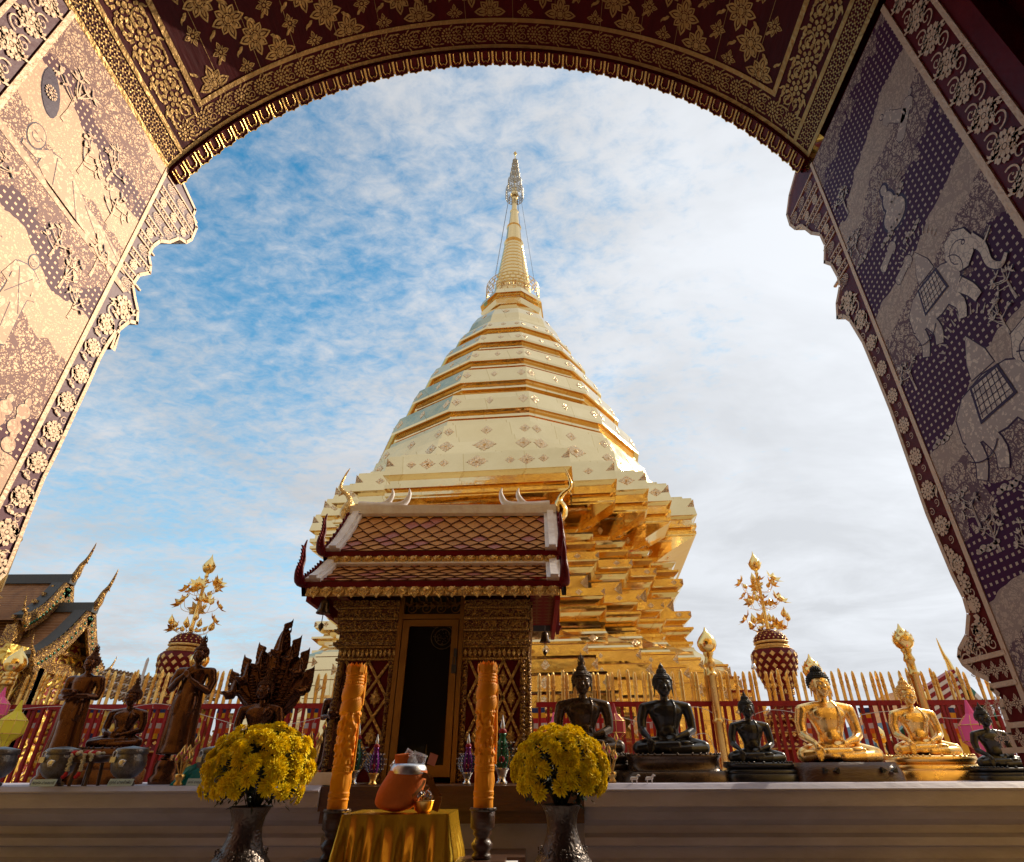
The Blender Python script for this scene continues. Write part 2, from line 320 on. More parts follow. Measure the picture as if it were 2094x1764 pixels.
# ================================================================== ORNAMENT IN 2D
def rib(pts, w, taper=None):
    out = []; n = len(pts)
    L = []; R = []
    for i, p in enumerate(pts):
        a = pts[max(i - 1, 0)]; b = pts[min(i + 1, n - 1)]; dx, dy = b[0] - a[0], b[1] - a[1]; l = sqrt(dx * dx + dy * dy) or 1
        ww = (w if taper is None else lerp(w, taper, i / (n - 1))) / 2
        L.append((p[0] - dy / l * ww, p[1] + dx / l * ww)); R.append((p[0] + dy / l * ww, p[1] - dx / l * ww))
    for i in range(n - 1): out.append([L[i], L[i + 1], R[i + 1], R[i]])
    return out
def disc(u, v, r, n=14, ry=None): return [[(u + r * cos(2 * pi * i / n), v + (ry or r) * sin(2 * pi * i / n)) for i in range(n)]]
def xf(polys, u=0, v=0, rot=0, s=1., sv=None):
    c, d = cos(rot), sin(rot); sv = sv or s
    return [[(u + x * s * c - y * sv * d, v + x * s * d + y * sv * c) for x, y in p] for p in polys]
def petal(r0, r1, wd, k=7):
    def w_(t): return .5 * wd * sin(pi * min(1, t ** .75)) * (1 if t < .6 else 1 - .15 * (t - .6))
    T = [i / k for i in range(k + 1)]; out = []
    for sgn in (1, -1):
        o = [(lerp(r0, r1, t), sgn * w_(t)) for t in T]; i_ = [(lerp(r0 + (r1 - r0) * .04, r0 + (r1 - r0) * .80, t), sgn * w_(t) * .58) for t in T]
        for j in range(k): out.append([o[j], o[j + 1], i_[j + 1], i_[j]])
    a, b = r0 + (r1 - r0) * .05, r0 + (r1 - r0) * .64
    inn = [(lerp(a, b, t), w_(t) * .36) for t in T] + [(lerp(a, b, t), -w_(t) * .36) for t in T[::-1][1:-1]]
    out.append(inn); return out
def big_flower(r=1., rot=0.):
    out = disc(0, 0, .17) 
    for i in range(8):
        a0 = i * pi / 4 + .06; a1 = (i + 1) * pi / 4 - .06
        out.append([(.21 * cos(a0), .21 * sin(a0)), (.27 * cos(a0), .27 * sin(a0)), (.28 * cos((a0 + a1) / 2), .28 * sin((a0 + a1) / 2)), (.27 * cos(a1), .27 * sin(a1)), (.21 * cos(a1), .21 * sin(a1))])
    for i in range(4):
        out += xf(petal(.30, 1.0, .46), rot=i * pi / 2)
        out += xf(petal(.32, .80, .40), rot=i * pi / 2 + pi / 4)
    for i in range(8): out += xf([[(.30, -.05), (.62, 0), (.30, .05)]], rot=i * pi / 4 + pi / 8)
    return xf(out, rot=rot, s=r)
def small_flower(r=1., rot=0.):
    out = disc(0, 0, .16, 10)
    for i in range(4):
        out += xf(petal(.24, 1., .5, 5), rot=i * pi / 2); out += xf([[(.28, -.1), (.62, -.04), (.7, 0), (.62, .04), (.28, .1)]], rot=i * pi / 2 + pi / 4)
    return xf(out, rot=rot, s=r)
def leafc(s=1., flip=1):
    c = [(0, 0), (.25, .16), (.55, .2), (.85, .12), (1.1, .22), (.95, -.02), (.7, -.12), (.45, -.08), (.25, -.16), (.1, -.1)]
    return xf([[(x, y * flip) for x, y in c]], s=s)
def rosette(r=1., n=14):
    out = disc(0, 0, .2, 10)
    for i in range(n): 
        a = 2 * pi * i / n; out += xf([[(.68, -.1), (.98, -.13), (1.03, 0), (.98, .13), (.68, .1)]], rot=a)
    for i in range(6): out += xf([[(.28, -.12), (.5, -.14), (.58, 0), (.5, .14), (.28, .12)]], rot=2 * pi * i / 6)
    return xf(out, s=r)
def spiral(r=1., turns=1.25, w=.16, flip=1, k=22):
    pts = []
    for i in range(k):
        t = i / (k - 1); a = t * turns * 2 * pi; q = lerp(1., .16, t); pts.append((q * cos(a) * r, flip * q * sin(a) * r))
    return rib(pts, w * r * 1.3, w * r * .6) + disc(pts[-1][0], pts[-1][1], .13 * r, 8)
def scroll_unit(L, H):      # one repeat of a scroll band: rosette and two curling stems
    out = xf(rosette(), s=H * .40)
    out += xf(spiral(), u=L * .5, v=H * .18, s=H * .24, rot=2.6) + xf(spiral(flip=-1), u=L * .5, v=-H * .2, s=H * .22, rot=-.4)
    for sg in (1, -1):
        for a in (.5, .9, 1.3): out += xf(leafc(), u=H * .42 * cos(a) , v=sg * H * .42 * sin(a), rot=sg * (a - .5), s=H * .22)
        out += xf(leafc(flip=sg), u=L * .5 - H * .28, v=sg * H * .40, s=H * .3, rot=0) + xf(leafc(flip=-sg), u=L * .5 + H * .05, v=sg * H * .42, s=H * .26)
    return out
def peony(r=1.):
    out = disc(0, 0, .14, 10)
    for i in range(8): out += xf([[(.18, -.07), (.42, -.16), (.56, -.1), (.6, 0), (.56, .1), (.42, .16), (.18, .07)]], rot=i * pi / 4)
    for i in range(8): out += xf([[(.5, -.14), (.74, -.26), (.92, -.14), (.86, 0), (.92, .14), (.74, .26), (.5, .14), (.66, 0)]], rot=i * pi / 4 + pi / 8)
    return xf(out, s=r)
def diaper(r):
    return disc(0, 0, r * .34, 6) + sum([xf([[(.42, -.14), (.8, -.22), (.95, 0), (.8, .22), (.42, .14)]], rot=i * pi / 2 + pi / 4, s=r) for i in range(4)], [])
def emit(mb, polys, f, m=0):
    for p in polys: mb.face([f(*q) for q in p], m)
# ================================================================== THE GATE (its passage frames the view)
XL, XR, YF = -2.021, 1.559, 2.0
gate = thing('temple_gateway', 'dark red and gold barrel-vaulted gateway framing the whole view from above and both sides', 'gateway', (0, 2.0, 0))
CX, CZ, RR = -.216, 2.236 + EYE, 1.917
AL = pi - math.asin((2.90 + EYE - CZ) / RR); AR = math.asin((2.915 + EYE - CZ) / RR)
AL = math.acos((XL - CX) / RR); AR = math.acos((XR - CX) / RR)
def VA(s, y, d=0.):      # s: arc length from the left springing; d: distance inside the vault surface
    a = AL - s / RR; return Vector((CX + (RR - d) * cos(a), y, CZ + (RR - d) * sin(a)))
SL = (AL - AR) * RR
mb = MB(); N = 60; Y0 = -3.2
mb.grid([[VA(SL * i / N, y) for i in range(N + 1)] for y in (Y0, -1, 0, .6, 1.2, 2.05)], 0)
mb.grid([[VA(SL * i / N, y, -.25) for i in range(N + 1)] for y in (2.05, Y0)], 0)
# plank joints running along the passage
for k in range(1, 17):
    s = SL * k / 17 + random.uniform(-.03, .03); y0 = random.uniform(.2, 1.2)
    mb.face([VA(s, y0, .002), VA(s + .0025, y0, .002), VA(s + .0025, 1.98, .002), VA(s, 1.98, .002)], 1)
D = .003
def F(s, y): return VA(s, y, D)
def sb(s0, s1, y0, y1, n=1, m=1, d=.004):      # a flat gilt strip on the vault
    for i in range(n):
        a, b = lerp(s0, s1, i / n), lerp(s0, s1, (i + 1) / n); mb.face([VA(a, y0, d), VA(b, y0, d), VA(b, y1, d), VA(a, y1, d)], m)
ya, yb, yc = 1.835, 1.86, 1.99
sI = .37
sb(sI, SL - sI, ya, yb, 60); sb(.0, SL, yc, yc + .022, 64)
for (q0, q1) in ((0.0, .025), (.125, .15), (sI, sI + .03)):
    sb(q0, q1, Y0, yc if q0 < .3 else ya); sb(SL - q1, SL - q0, Y0, yc if q0 < .3 else ya)
n = 31; L = (SL - .30) / n
for i in range(n): emit(mb, xf(scroll_unit(L, .112), u=.15 + L * (i + .5), v=(yb + yc) / 2), F, 1)
n = 17; L = .145
for side in (0, 1):
    S = (lambda s: s) if side == 0 else (lambda s: SL - s)
    for i in range(14):
        y = 1.76 - i * L * 1.02; emit(mb, [[(S(q[1]), q[0]) for q in p] for p in xf(scroll_unit(L, .18), u=y, v=.26)], F, 1)
    y = 1.96
    while y > -.2:
        for c in range(3): emit(mb, xf(diaper(.018), u=S(.045 + .030 * c), v=y + (.016 if c == 1 else 0), rot=0), F, 1)
        y -= .032
# flowers
ds, dy = .112, .122
i0 = 0; s = SL / 2; row = 0
for ii in range(-26, 27):
    for jj in range(0, 15):
        if (ii + jj) % 2: 
            continue
        ss = SL / 2 + ii * ds; yy = 1.80 - jj * dy
        if not (sI + .06 < ss < SL - sI - .06): continue
        cut = 1.83
        if (ii // 1 + jj) % 4 == 0:
            fl = xf(big_flower(.100), u=ss, v=yy)
            for sg in (1, -1):
                fl += xf(leafc(flip=sg), u=ss + sg * .09, v=yy + .02, s=.06, rot=(.5 if sg > 0 else pi - .5)) + xf(leafc(flip=-sg), u=ss + sg * .07, v=yy - .07, s=.05, rot=(-.6 if sg > 0 else pi + .6))
        else: fl = xf(small_flower(.052), u=ss, v=yy)
        emit(mb, [p for p in fl if max(q[1] for q in p) < cut and sI + .03 < min(q[0] for q in p) and max(q[0] for q in p) < SL - sI - .03], F, 1)
vault = mb.build('vault', ['vaultred', 'patgold'], gate)
# scalloped fringe on the outer edge
mb = MB(); NT = 48; wt = SL / NT
mb.grid([[VA(SL * i / 90, y, d) for i in range(91)] for y, d in ((2.015, .0), (2.02, .012), (2.104, .014), (2.112, 0), (2.115, -.1))], 0)
for k in range(NT):
    c = (k + .5) * wt
    t = [(c - wt * .47, 2.02), (c - wt * .47, 2.092), (c - wt * .40, 2.108), (c - wt * .14, 2.108), (c, 2.118), (c + wt * .14, 2.108), (c + wt * .40, 2.108), (c + wt * .47, 2.092), (c + wt * .47, 2.02)]
    mb.extrude(t, lambda u, v: VA(u, v, .022), lambda u, v: VA(u, v, -.02), 0)
    mb.tube([VA(u, v, .026) for u, v in t], .0040, 5, 1)
    q = [(c - wt * .24, 2.025), (c - wt * .26, 2.07), (c - wt * .14, 2.09), (c, 2.078), (c + wt * .14, 2.09), (c + wt * .26, 2.07), (c + wt * .24, 2.025)]
    mb.tube([VA(u, v, .027) for u, v in q], .0042, 5, 1)
mb.build('fringe', ['maroon', 'gold'], gate)
# ---- mural material
def mural(name, dens, gridrot, base=(.045, .010, .045), gold=(.80, .55, .37), seed=0.):
    m = bpy.data.materials.new(name); m.use_nodes = True; nt = m.node_tree; b = nt.nodes['Principled BSDF']
    tc = nn(nt, 'ShaderNodeTexCoord'); s = nn(nt, 'ShaderNodeSeparateXYZ'); nt.links.new(tc.outputs['Object'], s.inputs[0])
    def mt(op, a, b_=None, c=None, clamp=False):
        n = nn(nt, 'ShaderNodeMath', operation=op, use_clamp=clamp)
        for i, v in enumerate((a, b_, c)):
            if v is None: continue
            if isinstance(v, (int, float)): n.inputs[i].default_value = v
            else: nt.links.new(v, n.inputs[i])
        return n.outputs[0]
    def nz(scale, det, dist=0., off=0., sc_=(1, 1, 1)):
        mp = nn(nt, 'ShaderNodeMapping'); mp.inputs['Location'].default_value = (off, off, off); mp.inputs['Scale'].default_value = sc_; nt.links.new(tc.outputs['Object'], mp.inputs[0])
        n = nn(nt, 'ShaderNodeTexNoise', Scale=scale, Detail=det, Distortion=dist); nt.links.new(mp.outputs[0], n.inputs['Vector']); return n.outputs[0]
    Yv, Zv = s.outputs[1], s.outputs[2]
    # masses: bands of forest and ground separated by starry sky
    wav = mt('MULTIPLY_ADD', nz(2.6, 3, .3, 2 + seed), .55, mt('MULTIPLY', Zv, 1.55)); wav = mt('MULTIPLY_ADD', Yv, .35, wav)
    fr = mt('FRACT', wav)
    mass = mt('GREATER_THAN', mt('ADD', fr, mt('MULTIPLY_ADD', nz(9., 4, .4, 5 + seed), .55, -.28)), 1. - dens)
    ground = mt('MULTIPLY', mt('GREATER_THAN', fr, 1 - dens * .38), mt('LESS_THAN', fr, 1.))
    # star grid
    def cell(v, k): return mt('ABSOLUTE', mt('SUBTRACT', mt('FRACT', mt('MULTIPLY', v, k)), .5))
    gx = mt('LESS_THAN', mt('ADD', cell(Yv, 36.), mt('MULTIPLY', nz(60, 1), .14)), .26); gz = mt('LESS_THAN', mt('ADD', cell(Zv, 34.), mt('MULTIPLY', nz(60, 1, 0, 4), .14)), .24)
    star = mt('MULTIPLY', gx, gz)
    # engraved foliage lines inside the masses
    vo = nn(nt, 'ShaderNodeTexVoronoi', Scale=64., feature='DISTANCE_TO_EDGE')
    va = nn(nt, 'ShaderNodeVectorMath', operation='MULTIPLY_ADD'); va.inputs[1].default_value = (.05,) * 3
    n3 = nn(nt, 'ShaderNodeTexNoise', Scale=16., Detail=3.); nt.links.new(tc.outputs['Object'], n3.inputs['Vector']); nt.links.new(n3.outputs['Color'], va.inputs[0]); nt.links.new(tc.outputs['Object'], va.inputs[2]); nt.links.new(va.outputs[0], vo.inputs['Vector'])
    line = mt('LESS_THAN', vo.outputs['Distance'], .06)
    wv = nn(nt, 'ShaderNodeTexWave', Scale=26., Distortion=9., Detail=3.); wv.inputs['Detail Scale'].default_value = 2.; nt.links.new(tc.outputs['Object'], wv.inputs['Vector'])
    fine = mt('LESS_THAN', wv.outputs[0], .20)
    vo2 = nn(nt, 'ShaderNodeTexVoronoi', Scale=11., feature='DISTANCE_TO_EDGE'); nt.links.new(va.outputs[0], vo2.inputs['Vector'])
    clump = mt('LESS_THAN', vo2.outputs['Distance'], .035)
    brn = mt('MULTIPLY', mt('GREATER_THAN', nz(42., 5, 1.2, 8), .57), .7)
    eng = mt('MAXIMUM', mt('MULTIPLY', mt('MAXIMUM', line, fine), .8), mt('MAXIMUM', mt('MULTIPLY', clump, .8), mt('MULTIPLY', brn, mt('LESS_THAN', fr, 1 - dens * .72))))
    eng = mt('MULTIPLY', eng, mt('SUBTRACT', 1., mt('MULTIPLY', ground, .6)))
    val = mt('ADD', mt('MULTIPLY', mass, mt('SUBTRACT', 1., eng)), mt('MULTIPLY', mt('SUBTRACT', 1., mass), star), None, True)
    mx = nn(nt, 'ShaderNodeMix', data_type='RGBA'); nt.links.new(val, mx.inputs[0]); mx.inputs[6].default_value = (*base, 1); mx.inputs[7].default_value = (*gold, 1)
    nt.links.new(mx.outputs[2], b.inputs['Base Color']); nt.links.new(mt('MULTIPLY', val, .26), b.inputs['Metallic']); b.inputs['Specular IOR Level'].default_value = .12
    nt.links.new(mt('MULTIPLY_ADD', val, .10, .48), b.inputs['Roughness'])
    bp = nn(nt, 'ShaderNodeBump', Strength=.6, Distance=.002); nt.links.new(val, bp.inputs['Height']); nt.links.new(bp.outputs[0], b.inputs['Normal'])
    return m
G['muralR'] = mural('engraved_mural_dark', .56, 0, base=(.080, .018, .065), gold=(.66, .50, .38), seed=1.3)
G['muralL'] = mural('engraved_mural_gold', .86, 0, base=(.16, .065, .09), seed=4.1)  # ground tone lightened, sun glare painted into its colour
G['lacquer_glare'] = mat('glare_plum_lacquer', (.15, .05, .07), 0, .5, .2, 30., spec=.4)  # lighter lacquer, sun glare on the left wall put into the colour
G['purple_l'] = mat('aubergine_lacquer', (.05, .012, .05), 0, .45, .1, 30., spec=.25)
def hatched(name, c, d):
    m = mat(name, c, .2, .55, spec=.2); nt = m.node_tree; b = nt.nodes['Principled BSDF']; tc = nn(nt, 'ShaderNodeTexCoord')
    wv = nn(nt, 'ShaderNodeTexWave', Scale=38., Distortion=5., Detail=3.); nt.links.new(tc.outputs['Object'], wv.inputs['Vector'])
    vo = nn(nt, 'ShaderNodeTexVoronoi', Scale=38., feature='DISTANCE_TO_EDGE'); nt.links.new(tc.outputs['Object'], vo.inputs['Vector'])
    a = nn(nt, 'ShaderNodeMath', operation='LESS_THAN'); a.inputs[1].default_value = .22; nt.links.new(wv.outputs[0], a.inputs[0])
    c_ = nn(nt, 'ShaderNodeMath', operation='LESS_THAN'); c_.inputs[1].default_value = .04; nt.links.new(vo.outputs['Distance'], c_.inputs[0])
    x = nn(nt, 'ShaderNodeMath', operation='MAXIMUM'); nt.links.new(a.outputs[0], x.inputs[0]); nt.links.new(c_.outputs[0], x.inputs[1])
    y = nn(nt, 'ShaderNodeMath', operation='MULTIPLY'); y.inputs[1].default_value = .6; nt.links.new(x.outputs[0], y.inputs[0])
    mx = nn(nt, 'ShaderNodeMix', data_type='RGBA'); nt.links.new(y.outputs[0], mx.inputs[0]); mx.inputs[6].default_value = (*c, 1); mx.inputs[7].default_value = (*d, 1); nt.links.new(mx.outputs[2], b.inputs['Base Color']); return m
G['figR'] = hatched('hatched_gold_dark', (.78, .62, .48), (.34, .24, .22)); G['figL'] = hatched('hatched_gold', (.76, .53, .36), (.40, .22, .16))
# ---- figures engraved on the murals, u = along the wall, v = up, in metres
def ell(u, v, a, b, rot=0, n=16): return xf([[(a * cos(2 * pi * i / n), b * sin(2 * pi * i / n)) for i in range(n)]], u=u, v=v, rot=rot)
def elephant():
    P = []
    P.append([(-.42, .30), (-.40, .46), (-.28, .56), (-.05, .60), (.15, .57), (.26, .50), (.28, .34), (.20, .24), (-.05, .20), (-.25, .22), (-.38, .24)])
    for a in ([(-.36, .28), (-.34, .12), (-.40, .0)], [(-.20, .24), (-.16, .10), (-.20, -.01)], [(.10, .26), (.16, .12), (.12, 0)], [(.22, .28), (.30, .14), (.33, .03)]): P += rib([(p.x, p.y) for p in smoothcurve([(q[0], q[1], 0) for q in a], 3)], .125, .085)
    P.append([(.22, .55), (.28, .68), (.40, .70), (.50, .62), (.53, .50), (.48, .38), (.38, .32), (.27, .36)])
    P += rib([(p.x, p.y) for p in smoothcurve([(.50, .50, 0), (.56, .34, 0), (.55, .18, 0), (.62, .08, 0), (.70, .12, 0)], 4)], .10, .03)
    return P
def outline_emit(mb, polys, f, k=1.0, d0=.0030, d1=.0042, gm=1, dm=0, grow=.012):
    c = (sum(q[0] for p in polys for q in p) / sum(len(p) for p in polys), sum(q[1] for p in polys for q in p) / sum(len(p) for p in polys))
    for pi_, p in enumerate(polys):
        d1 += .00012; d0 += .00003
        cx_ = sum(q[0] for q in p) / len(p); cy_ = sum(q[1] for q in p) / len(p)
        big = []
        for q in p:
            l = sqrt((q[0] - cx_) ** 2 + (q[1] - cy_) ** 2) or 1; big.append((q[0] + (q[0] - cx_) / l * grow, q[1] + (q[1] - cy_) / l * grow))
        mb.face([f(*q, d0) for q in big], dm)
        mb.face([f(*q, d1) for q in p], gm)
def lines_emit(mb, lines, f, w=.004, d=.0050, m=0):
    for ln in lines: emit(mb, rib(ln, w), lambda u, v: f(u, v, d), m)
def arc(u, v, r, a0, a1, n=8, ry=None): return [(u + r * cos(lerp(a0, a1, i / n)), v + (ry or r) * sin(lerp(a0, a1, i / n))) for i in range(n + 1)]
def tree2d(h, seed):
    rnd = random.Random(seed); P = rib([(0, 0), (.01 * h, h * .3), (-.02 * h, h * .6), (0, h * .8)], .09 * h, .03 * h)
    for i in range(7):
        a = rnd.uniform(.3, 2.8); y = h * rnd.uniform(.3, .75); l = h * rnd.uniform(.25, .45)
        P += rib([(0, y), (cos(a) * l * .5, y + sin(a) * l * .35), (cos(a) * l, y + sin(a) * l * .9)], .035 * h, .012 * h)
        for j in range(5):
            P += xf(leafc(), u=cos(a) * l, v=y + sin(a) * l * .9, rot=a + rnd.uniform(-1.6, 1.6), s=h * .14)
    return P
def person2d(h, pose=0):     # a robed standing figure
    P = ell(0, h * .92, h * .052, h * .07) + [[(-h * .13, h * .80), (-h * .04, h * .84), (h * .04, h * .84), (h * .13, h * .80), (h * .12, h * .5), (h * .15, h * .05), (h * .05, 0), (-h * .06, 0), (-h * .13, h * .06), (-h * .11, h * .5)]]
    P += rib([(-h * .12, h * .78), (-h * .17, h * .6), (-.02 * h, h * .56)], .06 * h, .045 * h); P += rib([(h * .12, h * .78), (h * .16, h * .6), (.02 * h, h * .52)], .06 * h, .045 * h)
    return P
# ---- outlines of the two side walls, surveyed from the photograph on each wall's own plane
def z2(pts, ox, oy, k): return [((ox + x / k) / 1.9561, (oy + y / k) / 1.9561) for x, y in pts]
RO_ = z2([(640, 800), (610, 870), (578, 985), (565, 1085), (582, 1140), (610, 1162), (640, 1145), (690, 1185), (735, 1192), (757, 1240), (755, 1330), (790, 1342), (822, 1400), (832, 1445), (816, 1530), (820, 1612), (850, 1600), (885, 1625), (930, 1700)], 2700, 0, 1.26) + \
      z2([(150, 170), (200, 290), (260, 440), (330, 640), (400, 840), (450, 960), (500, 1080), (545, 1170), (562, 1230), (556, 1310), (527, 1365), (524, 1400), (545, 1435), (590, 1470), (650, 1500), (655, 1530), (690, 1560), (695, 1600), (715, 1650), (722, 1700), (750, 1764)], 3300, 1200, .98)
LO_ = z2([(915, 900), (925, 930), (985, 1060), (975, 1090), (992, 1150), (965, 1215), (935, 1232), (900, 1210), (850, 1230), (805, 1225), (770, 1250), (750, 1290), (760, 1340), (755, 1385), (700, 1395), (670, 1440), (680, 1500), (695, 1570), (690, 1640), (650, 1630), (600, 1670), (560, 1764)], 0, 0, 1.26) + \
      z2([(745, 210), (690, 290), (640, 380), (560, 560), (480, 730), (370, 970), (280, 1150), (200, 1350), (130, 1530), (60, 1700), (30, 1764)], 0, 1200, 1.604)
def conv(lst, X): return [(p.y, p.z) for p in (UX(x, y, X) for x, y in lst)]
ro = conv(RO_, XR); lo = conv(LO_, XL)
tail = [q for q in ro if q[1] < lo[-1][1] - .05]      # the left wall ends below as the right one does (out of frame)
lo = lo + tail
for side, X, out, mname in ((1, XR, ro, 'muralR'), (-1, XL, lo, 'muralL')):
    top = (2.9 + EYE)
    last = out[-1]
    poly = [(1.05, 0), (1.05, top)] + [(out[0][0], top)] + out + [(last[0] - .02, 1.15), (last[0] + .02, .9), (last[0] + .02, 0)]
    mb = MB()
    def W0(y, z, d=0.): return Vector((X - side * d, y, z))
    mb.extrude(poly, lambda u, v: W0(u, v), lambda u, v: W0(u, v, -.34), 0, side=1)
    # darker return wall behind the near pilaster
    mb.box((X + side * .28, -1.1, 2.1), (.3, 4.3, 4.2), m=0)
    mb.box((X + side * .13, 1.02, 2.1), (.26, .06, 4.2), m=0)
    wall = mb.build('side_wall', ['maroon' if side > 0 else 'lacquer_glare', 'carved'], gate, label='bluish shaded side wall engraved with elephants and a starry ground' if side > 0 else 'sunlit golden side wall engraved with figures under trees')
    # mural panel
    mb = MB(); mb.box((X - side * .0005, (1.262 + 2.0) / 2, top / 2), (.005, .738, top - .02), m=0); mp_ = mb.build('mural', [mname], wall)
    # engraved figures
    mb = MB()
    def P3(u, v, d): return W0(u, v, d)
    gm = 1
    if side > 0:
        for (y, z, s_) in ((1.64, 1.40 + EYE, .44), (1.60, .86 + EYE, .52), (1.55, .30 + EYE, .48)):
            T_ = lambda u, v, d, y=y, z=z, s_=s_: P3(y - u * s_, z + v * s_ + (u * s_) * .0, d)
            outline_emit(mb, elephant(), T_, grow=.014)
            sd_ = [(-.18, .59), (.10, .59), (.13, .34), (-.22, .32)]
            mb.face([T_(*q, .0060) for q in sd_], 0); mb.face([T_(q[0] * .86 - .006, .455 + (q[1] - .455) * .84, .0066) for q in sd_], 1)
            lines_emit(mb, [[(-.18 + .045 * i, .35), (-.14 + .042 * i, .57)] for i in range(6)] + [[(-.19, .38 + .05 * i), (.1, .39 + .05 * i)] for i in range(4)], T_, .007, .0072)
            lines_emit(mb, [arc(.36, .50, .10, .3, 4.2), arc(.44, .53, .02, 0, 6.2), arc(-.3, .3, .2, 4, 5.6), [(.5, .42), (.60, .40), (.68, .44)], arc(.2, .42, .15, -1.3, 1.2)], T_, .009, .0074)
            tusk = rib([(.50, .40), (.60, .36), (.70, .42)], .035, .008); outline_emit(mb, tusk, T_, d0=.0066, d1=.0075, grow=.004)
            # howdah with rays
            hw = [[(-.14, .62), (.08, .62), (.06, .74), (-.03, .92), (-.12, .74)]]; outline_emit(mb, hw, T_, grow=.01)
            for k in range(13): emit(mb, rib([(-.03 + .26 * cos(.3 + k * .2), .78 + .26 * sin(.3 + k * .2)), (-.03 + .33 * cos(.3 + k * .2), .78 + .33 * sin(.3 + k * .2))], .018, .004), lambda u, v: T_(u, v, .005), 1)
        for i in range(26):      # drifting clouds
            y = random.uniform(1.32, 1.95); z = random.choice((2.2, 1.75, 1.32, .95)) + random.uniform(-.12, .12) + EYE - .2
            if any(abs(y - a) < .27 and -.05 < z - b < .42 for a, b in ((1.64, 1.40 + EYE), (1.60, .86 + EYE), (1.55, .3 + EYE))): continue
            T_ = lambda u, v, d, y=y, z=z: P3(y - u, z + v, d)
            for k in range(5): outline_emit(mb, ell(k * .022 - .05, k * .0 + .006 * sin(k * 2), .017, .009 + .003 * (k % 2)), T_, grow=.002, d1=.005)
        # seated sage with a rayed halo, and his ledge
        T_ = lambda u, v, d: P3(1.66 - u, 2.03 + EYE + v, d)
        outline_emit(mb, ell(0, .02, .075, .06) + ell(0, .10, .035, .05) + ell(0, .17, .02, .026), T_)
        for k in range(22):
            a = -.2 + k * .17; emit(mb, rib([(.085 * cos(a), .12 + .085 * sin(a)), (.13 * cos(a), .12 + .13 * sin(a))], .007, .002), lambda u, v: T_(u, v, .005), 1)
        for (u, v, r_, h) in ((1.48, 2.28, .9, .20), (1.40, 2.34, -.6, .2), (1.85, 1.9, 1.2, .16), (1.80, 1.78, 1.3, .15)):
            T_ = lambda a, b, d, u=u, v=v, r_=r_: P3(u + a * cos(r_) - b * sin(r_), v + EYE + a * sin(r_) + b * cos(r_), d)
            outline_emit(mb, person2d(h), T_, grow=.004)
        for (u, v) in ((1.36, .1), (1.47, .13), (1.58, .08), (1.7, .02), (1.82, .0), (1.90, -.03)):
            T_ = lambda a, b, d, u=u, v=v: P3(u + a, v + EYE + b, d)
            outline_emit(mb, person2d(.24), T_, grow=.004)
        for k, (u, v, h) in enumerate(((1.93, 1.32, .13), (1.90, .72, .13), (1.35, .70, .12), (1.46, 1.22, .12), (1.86, .62, .14), (1.94, 2.1, .13), (1.9, 2.35, .15), (1.75, .55, .12), (1.38, 1.3, .13))):
            T_ = lambda a, b, d, u=u, v=v: P3(u + a, v + EYE + b, d); outline_emit(mb, tree2d(h, k), T_, grow=.002, d1=.005)
    else:
        # reclining robed figure beneath a tree
        T_ = lambda u, v, d: P3(1.42 + u, 2.12 + EYE + v - u * .04, d)
        rec = [[(.05, .12), (.12, .16), (.2, .15), (.3, .11), (.45, .10), (.62, .065), (.64, .03), (.45, .0), (.28, -.01), (.12, .0), (.05, .03)]] + ell(-.01, .12, .04, .055) + rib([(.08, .13), (.02, .05), (-.04, .04)], .035, .02)
        outline_emit(mb, rec, T_, grow=.006)
        lines_emit(mb, [[(.1, .14), (.14, .02)], [(.2, .13), (.3, .0)], [(.3, .1), (.45, .02)], arc(-.01, .12, .022, 3.4, 6.0), [(-.03, .13), (-.012, .13)], [(0.005, .13), (.022, .13)], [(.45, .09), (.6, .04)]], T_, .0035)
        outline_emit(mb, ell(-.06, .34, .045, .10, .5), T_, grow=.006, gm=0); outline_emit(mb, rosette_ := xf(rosette(), s=.03, u=-.06, v=.34), T_, grow=.0, d0=.0062, d1=.0072)
        outline_emit(mb, [[(-.3, -.01), (.68, -.05), (.70, -.02), (-.3, .03)]], T_, grow=.004)
        for (u, v, h) in ((1.66, 1.39, .43), (1.50, 1.36, .36)):
            T_ = lambda a, b, d, u=u, v=v: P3(u + a, v + EYE + b, d); outline_emit(mb, person2d(h), T_, grow=.006)
            lines_emit(mb, [[(-.04, .33), (.05, .16)], [(.03, .33), (-.04, .2)], [(0, .18), (.02, .02)], [(-.03, .15), (-.03, .02)], arc(0, .385, .012, 3.4, 6), [(-.012, .4), (-.003, .4)], [(.004, .4), (.013, .4)]], T_, .003)
        rnd = random.Random(3)
        for r_ in range(9):
            for c in range(9):
                u = 1.32 + c * .075 + rnd.uniform(-.015, .015); v = 1.22 - r_ * .075 + rnd.uniform(-.02, .02)
                if v > 1.2 and u < 1.8: continue
                T_ = lambda a, b, d, u=u, v=v: P3(u + a, v + EYE + b, d)
                outline_emit(mb, ell(0, 0, .032, .03) + ell(0, .042, .015, .02) + rib([(-.02, .01), (0, .03), (.02, .01)], .012), T_, grow=.003, d0=.0033 + .0002 * r_, d1=.0045 + .0002 * r_)
        for k, (u, v, h) in enumerate(((1.45, 2.42, .25), (1.62, 2.30, .2), (1.85, 2.24, .2), (1.9, 1.7, .15), (1.8, 1.78, .17), (1.7, 1.86, .15), (1.35, .55, .2), (1.5, .5, .22), (1.92, .9, .16), (1.9, 1.95, .18), (1.36, 1.9, .15), (1.75, 2.42, .2))):
            T_ = lambda a, b, d, u=u, v=v: P3(u + a, v + EYE + b, d); outline_emit(mb, tree2d(h, 30 + k), T_, grow=.002, d1=.005)
    mb.build('mural_figure', ['purple_l', 'figR' if side > 0 else 'figL'], mp_)
